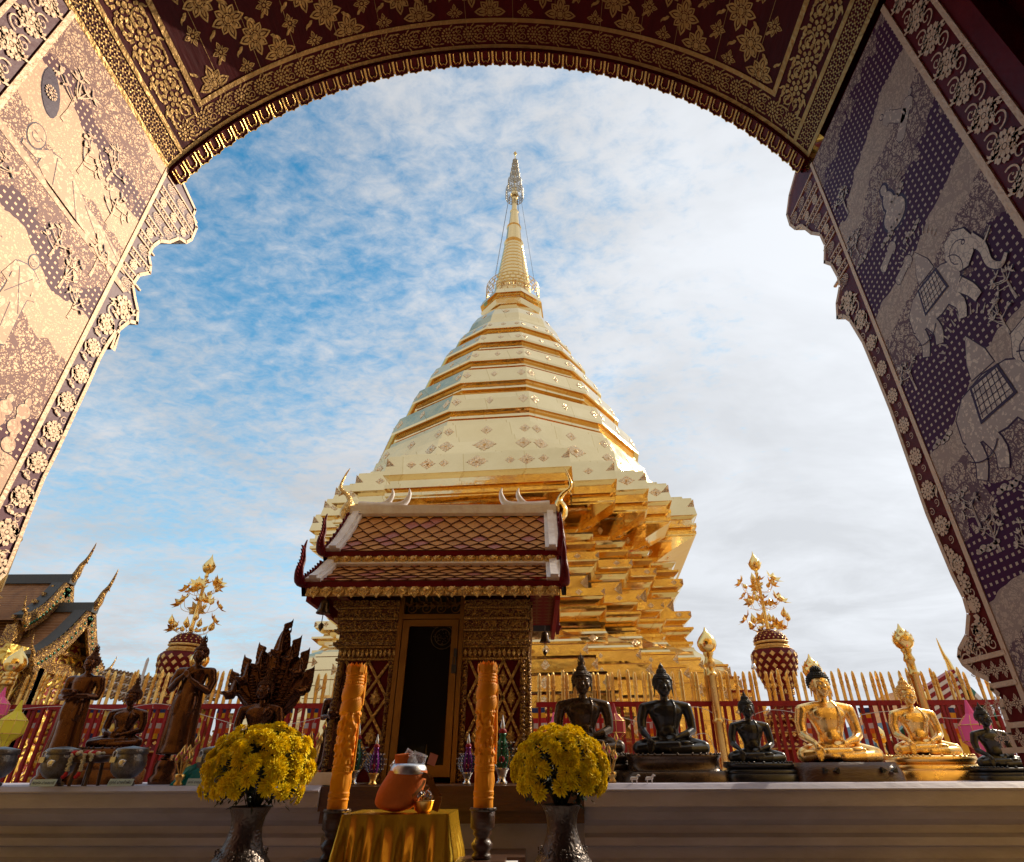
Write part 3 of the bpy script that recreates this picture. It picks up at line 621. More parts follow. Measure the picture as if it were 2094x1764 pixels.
    # gilt borders, scroll pilaster and bracket carving
    mb = MB()
    for (a, b) in ((1.065, 1.085), (1.236, 1.262), (2.0, 2.022)): mb.box((X, (a + b) / 2, top / 2), (.014, b - a, top), m=1)
    def rim(pts, w_, d=.007, m=1):
        for i in range(len(pts) - 1):
            (y0, z0), (y1, z1) = pts[i], pts[i + 1]
            l = sqrt((y1 - y0) ** 2 + (z1 - z0) ** 2) or 1; ny, nz_ = (z1 - z0) / l * w_, -(y1 - y0) / l * w_
            mb.face([W0(y0, z0, d), W0(y1, z1, d), W0(y1 + ny, z1 + nz_, d), W0(y0 + ny, z0 + nz_, d)], m)
    rim(out, .018)
    def width_at(z): 
        best = 2.2
        for i in range(len(out) - 1):
            (y0, z0), (y1, z1) = out[i], out[i + 1]
            if min(z0, z1) <= z <= max(z0, z1) and abs(z1 - z0) > 1e-6: best = lerp(y0, y1, (z - z0) / (z1 - z0))
        return best
    def emitc(mb, polys, f, m): emit(mb, [p for p in polys if all(2.026 < q[0] < width_at(q[1]) - .014 for q in p)], f, m)
    z = 1.98 + EYE
    while z > .36 + EYE:
        wd = width_at(z) - 2.04; c = 2.03 + wd / 2
        emitc(mb, xf(peony(), u=c, v=z, s=min(.068, wd * .46)), lambda u, v: W0(u, v, .006), 1)
        for sg in (1, -1):
            emitc(mb, xf(spiral(flip=sg), u=c + sg * wd * .22, v=z - .072 - .012 * sg, s=wd * .17, rot=1.2 * sg), lambda u, v: W0(u, v, .006), 1)
            for a in (.6, 1.1, 2.0, 2.5): emitc(mb, xf(leafc(flip=sg), u=c + sg * .05, v=z, rot=sg * a, s=.045), lambda u, v: W0(u, v, .006), 1)
            emitc(mb, xf(leafc(flip=sg), u=c, v=z - .08, rot=pi / 2 + sg * 1.1, s=.05), lambda u, v: W0(u, v, .006), 1)
        z -= .148
    zb = 2.06 + EYE
    k = 0
    while zb < 2.84 + EYE:
        wd = width_at(zb) - 2.03 - .01
        hb = (.075, .028, .055, .028)[k % 4]
        mb.box((X - side * .0, 2.026 + wd / 2, zb + hb + .004), (.013, wd - .01, .009), m=1)
        wd = min(wd, width_at(zb + hb) - 2.04)
        if k % 2 == 0 and wd > .03:
            nq = max(1, int(wd / .09))
            for q in range(nq): emit(mb, xf(peony() if k % 4 else scroll_unit(2., 1.4), u=2.03 + wd * (q + .5) / nq, v=zb + hb / 2, s=min(hb * .55, wd / nq * .5)), lambda u, v: W0(u, v, .006), 1)
        elif wd > .03:
            q = 0
            while 2.035 + q * .03 < 2.02 + wd: emit(mb, xf(diaper(.014), u=2.045 + q * .03, v=zb + hb / 2), lambda u, v: W0(u, v, .006), 1); q += 1
        zb += hb + .013; k += 1
    for (u_, v_, s_) in ((2.13, .47, .075), (2.09, .58, .05), (2.17, .385, .04), (2.085, .40, .045), (2.11, .68, .05)): emitc(mb, xf(peony(), u=u_, v=v_ + EYE, s=s_) + xf(spiral(), u=u_ + .03, v=v_ + EYE - s_ - .015, s=.03) + xf(spiral(flip=-1), u=u_ - .035, v=v_ + EYE - s_ + .01, s=.026, rot=2.), lambda u, v: W0(u, v, .0064), 1)
    # lower mouldings of the pilaster
    for zz_ in (.33, .24, .12, .05): mb.box((X - side * .002, 2.01 + (width_at(zz_ + EYE) - 2.02) / 2, zz_ + EYE), (.014, (width_at(zz_ + EYE) - 2.02), .016), m=1)
    for zz_ in (.285, .18, .085):
        for q in range(4): emit(mb, xf(small_flower(), u=2.045 + q * .045, v=zz_ + EYE, s=.03), lambda u, v: W0(u, v, .006), 1)
    # near band: scrolls and peonies on maroon
    z = top - .12
    while z > .6:
        emit(mb, xf(peony(), u=1.16, v=z, s=.062), lambda u, v: W0(u, v, .006), 1)
        for sg in (1, -1):
            emit(mb, xf(spiral(flip=sg), u=1.16 + sg * .03, v=z - .09 - .02 * sg, s=.036, rot=1.2 * sg), lambda u, v: W0(u, v, .006), 1)
            for a in (.5, 1.0, 2.1, 2.6): emit(mb, xf(leafc(flip=sg), u=1.16 + sg * .045, v=z, rot=sg * a, s=.04), lambda u, v: W0(u, v, .006), 1)
        z -= .17
    mb.build('gilt_border', ['maroon', 'paintgold', 'carved'], wall)
# ---- unseen outer gateway face, sized and coloured to reflect amber in the stupa
mb = MB(); yf = 2.115
top = 8.0
arcp = [VA(SL * i / 40, yf, -.02) for i in range(41)]
for i in range(40):
    a, b = arcp[i], arcp[i + 1]; mb.face([(a.x, yf, a.z), (b.x, yf, b.z), (b.x, yf, top), (a.x, yf, top)], 0)
for x0, x1 in ((-6.5, arcp[0].x), (arcp[-1].x, 10.)):
    mb.face([(x0, yf, 4.3), (x1, yf, 4.3), (x1, yf, top), (x0, yf, top)], 0)
mb.box((4.65, 1.95, 2.15), (5.5, .3, 4.3), m=0); mb.box((-4.6, 1.95, 2.15), (4.5, .3, 4.3), m=0)
mb.face([(-7, 2.2, top - .1), (8, 2.2, top - .1), (.2, 2.2, top + 2.3)], 0)
mb.box((.2, 2.2, 6.9), (14, .14, .2), m=1)
mb.build('reflected_outer_wall', ['carvedbig', 'gold'], gate)
mb = MB(); mb.bar((-7.4, -.6, top - .3), (.2, -.6, top + 2.5), 5.4, .12); mb.bar((8.2, -.6, top - .5), (.2, -.6, top + 2.5), 5.4, .12); mb.build('roof', ['tile2'], gate)
mb = MB(); mb.box((-.2, -3.3, 2.9), (4.6, .2, 5.8)); mb.build('added_back_wall', 'whiteroof', gate)  # unseen wall added to block sky reflections, pale for bounced fill
# ================================================================== GROUND
mb = MB(); mb.face([(-300, -300, 0), (300, -300, 0), (300, 300, 0), (-300, 300, 0)])
single('ground', mb, 'ground', None, None, kind='structure')
mb = MB(); mb.box((-.6, 13.3, .28), (15.5, 11.6, .56)); single('terrace', mb, 'plinth', None, None, kind='structure')
mb = MB(); mb.face([(-9, -9, .006), (9, -9, .006), (9, 6.2, .006), (-9, 6.2, .006)])
G['bounce_floor'] = mat('pale_bounce_floor', (.50, .46, .44), 0, .4, .2, 5., col2=(.42, .38, .36), cscale=1.); single('bounce_floor', mb, 'bounce_floor', None, None, kind='structure')  # pale floor added to bounce fill light into the passage
# ================================================================== STUPA
che = thing('golden_stupa', 'huge gilded stupa with a redented base, twelve-sided tiers and a ringed spire behind the fence', 'stupa', (-.6, 13.3, 0), radians(-5.6))
A5 = [(1.65, 4.15), (2.45, 3.55), (3.06, 3.06), (3.55, 2.45), (4.15, 1.65)]
def plan(e):
    q = []
    pts = []
    for i, (w_, r) in enumerate(A5):
        pts.append((w_ + e, -(r + e)))
        if i < 4: pts.append((w_ + e, -(A5[i + 1][1] + e)))
    ring = []
    for k in range(4):
        c, s_ = round(cos(k * pi / 2)), round(sin(k * pi / 2)); ring += [(x * c - y * s_, x * s_ + y * c) for x, y in pts]
    return ring
def prof_mesh(mb, prof, planf, m=0):
    rows = [[(x, y, z + EYE) for x, y in planf(e)] for z, e in prof]
    mb.grid(rows, m, False, cu=True)
def curve(z0, e0, z1, e1, k, bulge): return [(lerp(z0, z1, i / k), lerp(e0, e1, i / k) + bulge * sin(pi * i / k)) for i in range(k + 1)]
def molds(lst): return lst
prof_base = [(-.8, 1.2)]
for zt_, e_ in ((0., 1.02), (.34, .86), (.64, .70), (.92, .55), (1.18, .40), (1.42, .26), (1.64, .13)): prof_base += [(prof_base[-1][0], e_ + .045), (zt_ - .035, e_), (zt_ - .035, e_ + .018), (zt_, e_ + .015)]
prof_base += [(1.64, .0)]
mb = MB(); prof_mesh(mb, prof_base, plan); 
def lozenge(mb, c, nrm, upd, w_, h, m=1, t=.008, k=3):
    nrm = Vector(nrm).normalized(); upd = Vector(upd).normalized(); sx = upd.cross(nrm); w_ *= .9; h *= .9
    c = Vector(c); P = []
    n = 8 * k
    for i in range(n):
        a = 2 * pi * i / n; q = 1 / (abs(cos(a)) ** 1.15 + abs(sin(a)) ** 1.15) * (1 + .07 * cos(12 * a)); P.append(c + sx * (w_ * q * cos(a)) + upd * (h * q * sin(a)))
    n0 = len(mb.v); f0 = [p + nrm * .002 for p in P]; f1 = [c + (p - c) * .88 + nrm * t for p in P]
    mb.grid([f0, f1], m, False, cu=True); mb.face(f1, m)
    mb.ball(c + nrm * t, (w_ * .16, w_ * .16, w_ * .16), 6, m)
def face_pts(i, k, e):   # outer face i (0 = front) of quadrant k : returns x range and y of the plane, rotated
    pass
def on_front(mb, z, e, i, xs, w_, h, slope=0., corner=False):
    # ornaments on every face parallel to the four sides
    w0, r = A5[i]
    for k in range(4):
        c, s_ = round(cos(k * pi / 2)), round(sin(k * pi / 2))
        def R(x, y): return (x * c - y * s_, x * s_ + y * c)
        n3 = Vector((*R(0, -1), 0)); up_ = Vector((*R(0, slope), 1))
        for x in xs:
            for sg in ((1, -1) if abs(x) > .01 else (1,)):
                p = R(sg * x, -(r + e)); lozenge(mb, (p[0], p[1], z + EYE), n3, up_, w_, h)
def corner_plate(mb, z, e, i, h):      # half lozenges wrapped round the outer corners
    w0, r = A5[i]
    for k in range(4):
        c, s_ = round(cos(k * pi / 2)), round(sin(k * pi / 2))
        def R(x, y, zz): return Vector((x * c - y * s_, x * s_ + y * c, zz + EYE))
        for sg in (1, -1):
            x = sg * (w0 + e); y = -(r + e); o = .012; t = (A5[i][1] - A5[i + 1][1]) if i < 4 else .5
            t = min(t * .8, h * .9)
            mb.face([R(x + sg * o, y - o, z + h), R(x - sg * h * .8, y - o, z), R(x + sg * o, y - o, z - h)], 1)
            mb.face([R(x + sg * o, y - o, z + h), R(x + sg * o, y + t, z), R(x + sg * o, y - o, z - h)], 1)
for z, e, h in ((1.52, .155, .08), (1.29, .285, .09), (1.04, .43, .10), (.77, .58, .11), (.48, .735, .12)):
    for i in range(5): corner_plate(mb, z, e, i, h)
    on_front(mb, z, e, 0, (0, 1.2), h * .8, h); on_front(mb, z, e, 1, (2.0,), h * .5, h * .6); on_front(mb, z, e, 2, (2.8,), h * .5, h * .6); on_front(mb, z, e, 3, (2.6, ), h * .5, h * .6); on_front(mb, z, e, 4, (1.2, ), h * .5, h * .6)
mb.build('stepped_base', ['sheet', 'embossed'], che, local=True)
mb = MB()
shoulder = [(1.63, .09), (1.65, .09)] + [(lerp(1.65, 2.02, t), -.34 + .42 * (.5 + .5 * cos(pi * t ** .85))) for t in (0, .1, .2, .3, .4, .5, .6, .7, .8, .9, 1)]
body = shoulder + [(z_, e_ - .43) for z_, e_ in [(2.04, .02), (2.08, .02), (2.08, .09), (2.13, .09), (2.15, .0), (2.23, -.05), (2.24, .0), (2.35, .13), (2.39, .13), (2.41, -.03), (2.47, -.05), (2.48, .0), (2.56, .10), (2.57, .11), (2.70, .11), (2.71, -.06), (2.72, -.17), (3.02, -.18), (3.03, -.10), (3.11, -.03), (3.13, -.06), (3.20, .03), (3.22, .05), (3.36, .05), (3.37, -.14), (3.44, -.16), (3.44, -.08), (3.52, .01), (3.56, .01), (3.58, -.15), (3.64, -.17), (3.64, -.09), (3.72, -.02), (3.76, -.03), (3.78, -.3), (3.84, -.36)]]
body += curve(3.86, -.80, 4.14, -.06, 7, -.08) + [(4.16, -.06), (4.18, -.02), (4.24, -.02), (4.26, -.1), (4.3, -.1), (4.32, .0), (4.40, .0), (4.42, -.07), (4.50, -.07), (4.56, .02), (4.57, .04), (4.97, -.02), (4.98, -.16), (5.08, -.18)]
prof_mesh(mb, body, plan); mb.face([(x, y, 5.08 + EYE) for x, y in plan(-.18)])
for i in range(5):
    corner_plate(mb, 4.76, .0, i, .17); corner_plate(mb, 3.29, -.38, i, .065); corner_plate(mb, 2.87, -.60, i, .14); corner_plate(mb, 2.635, -.32, i, .06)
on_front(mb, 4.77, .01, 0, (0,), .22, .15, .12); on_front(mb, 4.77, .01, 0, (.6, 1.2), .10, .09, .12); on_front(mb, 4.77, .01, 0, (.9,), .16, .13, .12)
on_front(mb, 4.77, .01, 1, (1.98,), .10, .08, .12); on_front(mb, 4.77, .01, 2, (2.7,), .17, .12, .12); on_front(mb, 4.77, .01, 3, (3.3,), .14, .11, .12); on_front(mb, 4.77, .01, 3, (2.7,), .14, .11, .12)
on_front(mb, 3.99, -.535, 0, (0,), .2, .15, -2.4); on_front(mb, 3.99, -.535, 0, (.6,), .07, .07, -2.4)
for i, xs in ((0, (1.2,)), (1, (1.95,)), (2, (2.65,)), (3, (3.2, 2.6)), (4, (3.7, 2.5, 1.0))): on_front(mb, 3.99, -.535, i, [q - .5 for q in xs], .15, .14, -2.4)
for z in (3.29, 2.635):
    for i, xs in ((0, (0, .8)), (1, (1.7,)), (2, (2.4,)), (3, (3.0,)), (4, (1., 3.6))): on_front(mb, z, -.38 if z > 3 else -.32, i, xs, .07, .055)
for i, xs in ((0, (1.2,)), (1, (1.9,)), (2, (2.6,)), (3, (3.1,))): on_front(mb, 1.84, -.12, i, xs, .15, .12, 1.3); 
mb.build('redented_body', ['sheet', 'embossed'], che, local=True)
# twelve-sided tiers
def ring12(R, n=12): return [(R / cos(pi / n) * sin(pi / n + 2 * pi * i / n), -R / cos(pi / n) * cos(pi / n + 2 * pi * i / n)) for i in range(n)]
def tier(prof, n=12, name='tier', orn=(), mats=('sheet', 'embossed')):
    mb = MB(); rows = [[(x, y, z + EYE) for x, y in ring12(R, n)] for z, R in prof]
    mb.grid(rows, 0, False, cu=True); mb.face(rows[-1], 0)
    for z, R, w_, h, at, sl in orn:
        for k in range(n):
            a = 2 * pi * k / n; nrm = Vector((sin(a), -cos(a), 0)); tg = Vector((cos(a), sin(a), 0)); off = R * math.tan(pi / n) - w_ * 1.05
            for q in ((0,) if at == 0 else (-off, off)):
                if cos(a) > -.35: lozenge(mb, nrm * R + tg * q + Vector((0, 0, z + EYE)), nrm, (-nrm.x * sl, -nrm.y * sl, 1), w_, h)
    return mb.build(name, list(mats), che, local=True)
tier([(5.0, 3.66), (5.24, 3.62), (5.25, 3.56), (5.70, 3.46), (5.71, 3.40), (6.08, 3.31), (6.09, 3.24), (6.26, 3.19), (6.27, 3.15)], orn=((5.48, 3.512, .26, .17, 0, .22), (5.48, 3.512, .17, .15, .5, .22), (5.9, 3.356, .13, .13, 0, .22), (5.9, 3.356, .12, .12, .5, .22)))
T5 = [(6.54, 6.98, 3.20, 2.90), (7.54, 7.94, 2.80, 2.54), (8.42, 8.78, 2.43, 2.20), (9.27, 9.58, 2.06, 1.86), (10.02, 10.30, 1.70, 1.62)]
prev = 3.15; pz = 6.27
for i, (z0, z1, R, Rn) in enumerate(T5):
    g = z0 - pz
    pr = [(pz, prev), (z0 - .20, R - .14), (z0 - .20, R - .07), (z0 - .13, R - .075), (z0 - .13, R - .105), (z0 - .06, R - .10), (z0 - .06, R + .02), (z0, R + .015), (z1, R - .13), (z1 + .01, R - .19)]
    tier(pr, orn=(((z0 + z1) / 2, R - .056, .09 + .01 * (3 - i), (z1 - z0) * .34, .5, .145 / (z1 - z0)), ((z0 + z1) / 2, R - .056, .085, (z1 - z0) * .32, 0, .145 / (z1 - z0))))
    pz = z1 + .01; prev = R - .19
tier([(pz, prev), (10.40, 1.50), (10.42, 1.46), (10.8, 1.34), (11.1, 1.19), (11.35, 1.01), (11.58, .84), (11.66, .70)], name='shoulder_dome', orn=((10.95, 1.268, .12, .12, 0, .5),))
tier([(11.6, .66), (11.62, .84), (11.76, .90), (11.78, .74), (11.88, .70), (11.90, .82), (11.98, .82), (12.0, .92), (12.20, .86), (12.22, .62)], n=8, name='octagonal_collar')
mb = MB()
pr = [(.62, 12.2), (.66, 12.3), (.60, 12.42), (.64, 12.52), (.56, 12.62), (.58, 12.75)]
z = 12.8
for i in range(13):
    r = lerp(.56, .30, i / 12); pr += [(r - .05, z), (r, z + .02), (r + .015, z + .07), (r, z + .115), (r - .05, z + .135)]; z += .165
pr += [(.28, z), (.32, z + .06), (.27, z + .14), (.22, z + .8), (.25, z + .84), (.19, z + .9), (.13, z + 1.6), (.15, z + 1.64), (.1, z + 1.7), (.075, 17.25), (.10, 17.3), (.15, 17.45), (.13, 17.6), (.06, 17.7), (.10, 17.8), (.05, 17.95), (.03, 18.1), (.02, 19.7)]
mb.lathe([(r, h + EYE) for r, h in pr], n=28, smooth=False); mb.build('ringed_spire', 'sheet2', che, local=True)
# pierced parasols: a band of filigree with a rim, hung on spokes
def fil(mb, z, R, h, n=36):
    for i in range(n):
        a0, a1 = 2 * pi * i / n, 2 * pi * (i + .62) / n
        for q in range(3):
            if (i + q) % 2 == 0 or R < .4: mb.face([(R * cos(a0), R * sin(a0), z + h * q / 3), (R * cos(a1), R * sin(a1), z + h * q / 3), (R * cos(a1), R * sin(a1), z + h * (q + .8) / 3), (R * cos(a0), R * sin(a0), z + h * (q + .8) / 3)])
    for zz_ in (z, z + h * .34, z + h * .67, z + h): mb.tube([(R * cos(2 * pi * i / 40), R * sin(2 * pi * i / 40), zz_) for i in range(41)], .010, 4)
    for i in range(6): mb.bar((0, 0, z + h), (R * cos(i * pi / 3), R * sin(i * pi / 3), z + h), .012, .012)
mb = MB(); fil(mb, 12.55 + EYE, .82, .38, 60)
for i in range(40): mb.lathe([(.004, -.14), (.02, -.12), (.012, -.06), (.004, 0)], (.82 * cos(i * .157), .82 * sin(i * .157), 12.55 + EYE), 5)
mb.build('lower_parasol', 'gold', che, local=True)
mb = MB()
for z, R, h in ((17.35, .31, .42), (17.95, .24, .34), (18.4, .17, .26), (18.75, .135, .2), (19.05, .11, .18), (19.3, .085, .14)): fil(mb, z + EYE, R, h, 20)
mb.build('tiered_parasol', 'pierced', che, local=True)
mb = MB(); mb.tube([(0, 0, 19.6 + EYE), (0, 0, 20.0 + EYE)], .015, 5); mb.lathe([(.01, 0), (.07, .12), (.03, .2), (.01, .26)], (0, 0, 19.75 + EYE), 6); mb.build('finial', 'gold', che, local=True)
mb = MB()
for a in (.2, 1.2, 2.9, 4.0, 5.3): mb.tube([(.22 * cos(a), .22 * sin(a), 17.4 + EYE), (.86 * cos(a), .86 * sin(a), 11.8 + EYE)], .005, 4)
mb.build('guy_wire', 'slate', che, local=True)
# ================================================================== STONE LEDGE
LY = radians(-2.6)      # the ledge's face is turned slightly
led = thing('stone_ledge', 'long white plastered offering ledge with moulded face across the foreground', 'ledge', (0, 3.2, 0), LY)
SH = EYE - .056
mb = MB()
def ledge_run(x0, x1):
    pr = [(0, 0), (-.14, 0), (-.14, 1.0), (-.10, 1.0), (-.10, 1.045), (-.06, 1.06), (-.06, 1.10), (.0, 1.115), (.0, 1.14), (-.05, 1.15), (-.05, SH - .105), (.02, SH - .10)]
    pr = [(.16, 0), (.16, .86), (.10, .88), (.10, .93), (.13, .95), (.13, .99), (.09, 1.0), (.09, 1.03), (.12, 1.045), (.12, 1.075), (.07, 1.10), (.04, 1.13), (.04, SH - .088), (-.03, SH - .088), (-.03, SH - .030), (-.042, SH - .026), (-.042, SH - .020), (-.036, SH - .018), (-.022, SH - .008), (-.01, SH)]
    rows = [[(x, y, z) for y, z in pr] + [(x, 1.25, SH)] + [(x, 1.25, 0)] for x in (x0, x1)]
    n = len(rows[0])
    for i in range(n - 1): mb.face([rows[0][i], rows[1][i], rows[1][i + 1], rows[0][i + 1]])
    mb.face(rows[0]); mb.face(rows[1])
ledge_run(-7, -1.02); ledge_run(.23, 6.5)
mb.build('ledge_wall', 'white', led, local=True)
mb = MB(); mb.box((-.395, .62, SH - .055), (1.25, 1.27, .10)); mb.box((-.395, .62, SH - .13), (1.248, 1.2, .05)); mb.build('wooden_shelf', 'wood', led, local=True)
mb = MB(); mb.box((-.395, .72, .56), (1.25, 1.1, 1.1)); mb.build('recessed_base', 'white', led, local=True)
mb = MB()      # small padlocked donation cupboard seen dark behind the cloth table
mb.box((0, 0, .5), (.36, .3, 1.0)); mb.box((0, -.153, .5), (.32, .012, .9))
cb_ = single('cupboard', mb, 'wood', 'dark cupboard standing under the ledge right behind the gold-clothed table', 'cupboard'); cb_.location = (-.22, 3.02, 0)
# ================================================================== FENCE
def fence(x0, x1, label):
    f = thing('railing_fence', label, 'fence', ((x0 + x1) / 2, 7.0, 0), group=None)
    mb = MB(); mb.box(((x0 + x1) / 2, 7.0, EYE + .625), (x1 - x0, .05, .05)); mb.box(((x0 + x1) / 2, 7.0, .25), (x1 - x0, .05, .05)); mb.build('rail', 'redpaint', f)
    x = x0 + .03; k = 0; rnd = random.Random(5 + int(x0 * 10)); protos = []
    while x < x1 - .02:
        h = rnd.choice((.96, .985, .975, 1.0, .955, .99)) + rnd.uniform(-.01, .01)
        if len(protos) < 6:
            mb = MB()
            w_ = .0175
            mb.box((0, 0, (.625 + EYE) / 2 + .02), (.03, .03, .6 + EYE), m=1)
            z0, z1 = EYE + .65, EYE + h
            pr = [(w_, z0), (w_, z1 - .20), (w_ * 1.12, z1 - .19), (w_, z1 - .18), (w_ * 1.2, z1 - .15), (w_, z1 - .12), (w_ * 1.15, z1 - .09), (w_ * 1.02, z1 - .06), (w_ * .85, z1 - .025), (w_ * .45, z1 - .006), (.002, z1)]
            mb.lathe([(a * 1.15, b) for a, b in pr], n=6, smooth=False, ell=.8)
            for j in range(4): mb.lathe([(.001, 0), (.008, .012), (.001, .045)], (0, -.016, z1 - .19 + j * .036), 5)
            o = mb.build('picket', ['gold', 'redpaint'], f, local=True); protos.append(o)
        else:
            o = protos[rnd.randrange(6)].copy(); COL.objects.link(o); o.parent = f
        o.location = (x - (x0 + x1) / 2, 0, 0); o.rotation_euler = (rnd.uniform(-.01, .01), rnd.uniform(-.012, .012), rnd.uniform(-.15, .15))
        x += .0845 + rnd.uniform(-.002, .002); k += 1
    return f
fence(-6.6, -1.55, 'red railing with gilded spear pickets left of the small shrine')
fence(.02, 5.6, 'red railing with gilded spear pickets right of the small shrine')
def golden_pole(px, py, Y, label, spiky=False, hgt=None, r=.045):
    p = U(px, py, Y); t = thing('golden_pole', label, 'pole', (p.x, Y, 0), group='gilded poles with bud finials at the fence')
    mb = MB(); z0 = p.z - .42
    pr = [(r * 1.5, 0), (r * 1.5, .3), (r * 1.1, .35)]
    z = .4
    while z < z0 - .3: pr += [(r, z), (r, z + .40), (r * 1.3, z + .41), (r * 1.35, z + .425), (r * 1.3, z + .44), (r, z + .45)]; z += .46
    pr += [(r, z0), (r * 1.35, z0 + .02), (r * 1.2, z0 + .05), (r, z0 + .07), (r * .95, z0 + .1), (r * 1.3, z0 + .13), (r * 1.1, z0 + .15)]
    mb.lathe(pr, n=20); o = mb.build('shaft', 'gold', t, local=True)
    mb = MB(); b = z0 + .14
    mb.lathe([(r * 1.1, b), (.085, b + .03), (.107, b + .08), (.105, b + .12), (.08, b + .165), (.045, b + .205), (.02, b + .235), (.004, b + .28)], n=24)
    if spiky:
        for q in range(3):
            for i in range(9):
                a = 2 * pi * (i + q * .5) / 9; rr = (.104, .098, .075)[q]; zz_ = b + (.07, .11, .15)[q]
                c_, s_ = cos(a), sin(a); mb.face([(rr * c_ - .03 * s_, rr * s_ + .03 * c_, zz_), (rr * c_ + .03 * s_, rr * s_ - .03 * c_, zz_), ((rr + .012) * c_, (rr + .012) * s_, zz_ + .05)])
    mb.build('bud_finial', 'goldtree', t, local=True)
golden_pole(1440, 1283, 6.9, 'gilded pole with smooth pointed bud between the two black seated buddhas')
golden_pole(1836, 1276, 6.9, 'gilded pole with leafy bud behind the crowned golden buddha', True)
golden_pole(47, 1322, 6.9, 'gilded pole with plain bud at the left edge of the fence')
golden_pole(417, 1318, 7.3, 'gilded pole whose bud shows beside the head of the cross-armed standing buddha')
golden_pole(1653, 1338, 7.4, 'gilded pole whose flame bud shows just above the black-haired golden buddha', True)
golden_pole(1790, 1478, 9.6, 'short gilded pole seen through the fence right of the black-haired golden buddha')
golden_pole(1875, 1400, 9.0, 'gilded pole with bulb seen through the fence right of the crowned buddha')
# ================================================================== SMALL SHRINE
X0, X1, YA, YB = -1.27, -.055, 4.0, 4.78
E = EYE
shr = thing('spirit_shrine', 'small gilded shrine with two-tier brown tiled roof and glazed door in front of the stupa', 'shrine', ((X0 + X1) / 2, YA, 0))
def flames(mb, p0, p1, n, h, up=(0, 0, 1), t=.012, m=0, out=(0, -1, 0)):
    p0, p1, up, out = map(Vector, (p0, p1, up, out))
    for i in range(n):
        c = p0.lerp(p1, (i + .5) / n); w_ = (p1 - p0) / n * .5
        A = [c - w_, c + w_, c + w_ * .5 + up * h * .6, c + up * h - w_ * .3, c - w_ * .6 + up * h * .5]
        mb.extrude([(q,) for q in range(5)], lambda q: A[q], lambda q: A[q] + out * t, m)
def relief_panel(mb, f, u0, u1, v0, v1, cw, ch, m=1, diag=True):
    # crossing ribs with a leaf medallion in every lozenge; f(u, v, d) -> 3d
    nu = max(1, round((u1 - u0) / cw)); cw = (u1 - u0) / nu; nv = max(1, round((v1 - v0) / ch)); ch = (v1 - v0) / nv
    for i in range(nu):
        for j in range(nv):
            a, b = u0 + i * cw, v0 + j * ch
            for s_ in (1, -1):
                P = [(a, b), (a + cw, b + ch)] if s_ > 0 else [(a, b + ch), (a + cw, b)]
                mb.bar(f(*P[0], .006), f(*P[1], .006), .016, .012, m, up=f(0, 0, 1) - f(0, 0, 0))
            mb.ball(f(a + cw / 2, b + ch / 2, .012), (.010, .010, .012), 4, m)
            for (cu, cv) in ((a, b + ch / 2), (a + cw / 2, b)):
                if cu - .02 < u0 or cv - .03 < v0: continue
                med = [(0, .5), (.16, .3), (.12, .26), (.34, .16), (.26, .1), (.42, -.04), (.30, -.1), (.3, -.24), (.12, -.26), (0, -.46)]
                med = med + [(-x, y) for x, y in med[::-1][1:-1]]
                P0 = [f(cu + x * cw * .66, cv + y * ch * .60, .003) for x, y in med]; P1 = [f(cu + x * cw * .46, cv + y * ch * .44, .016) for x, y in med]
                mb.grid([P0, P1], m, False, cu=True); mb.face(P1, m)
                mb.ball(f(cu, cv, .016), (.012, .008, .016), 5, m)
def beads(mb, a, b, n, r, m=1):
    a, b = Vector(a), Vector(b)
    for i in range(n): mb.ball(a.lerp(b, (i + .5) / n), r, 4, m)
ZB, ZT = E - .06, E + 1.04
DX0, DX1 = -.90, -.465
mb = MB()
mb.box(((X0 + X1) / 2, YB - .02, (ZB + ZT) / 2), (X1 - X0 - .04, .04, ZT - ZB))
mb.box((X1 - .045, (YA + YB) / 2, (ZB + ZT) / 2), (.05, YB - YA - .06, ZT - ZB)); mb.box((X0 + .045, (YA + YB) / 2, (ZB + ZT) / 2), (.05, YB - YA - .06, ZT - ZB))
mb.box(((X0 + DX0) / 2, YA + .03, (ZB + ZT) / 2), (DX0 - X0 - .02, .05, ZT - ZB)); mb.box(((X1 + DX1) / 2, YA + .03, (ZB + ZT) / 2), (X1 - DX1 - .02, .05, ZT - ZB))
mb.box(((X0 + X1) / 2, (YA + YB) / 2, ZB / 2), (X1 - X0 + .1, YB - YA + .1, ZB)); mb.box(((X0 + X1) / 2, (YA + YB) / 2, ZT + .06), (X1 - X0, YB - YA, .12))
mb.build('shrine_wall', ['maroon'], shr)
ZM = E + .62      # top of the lozenge field
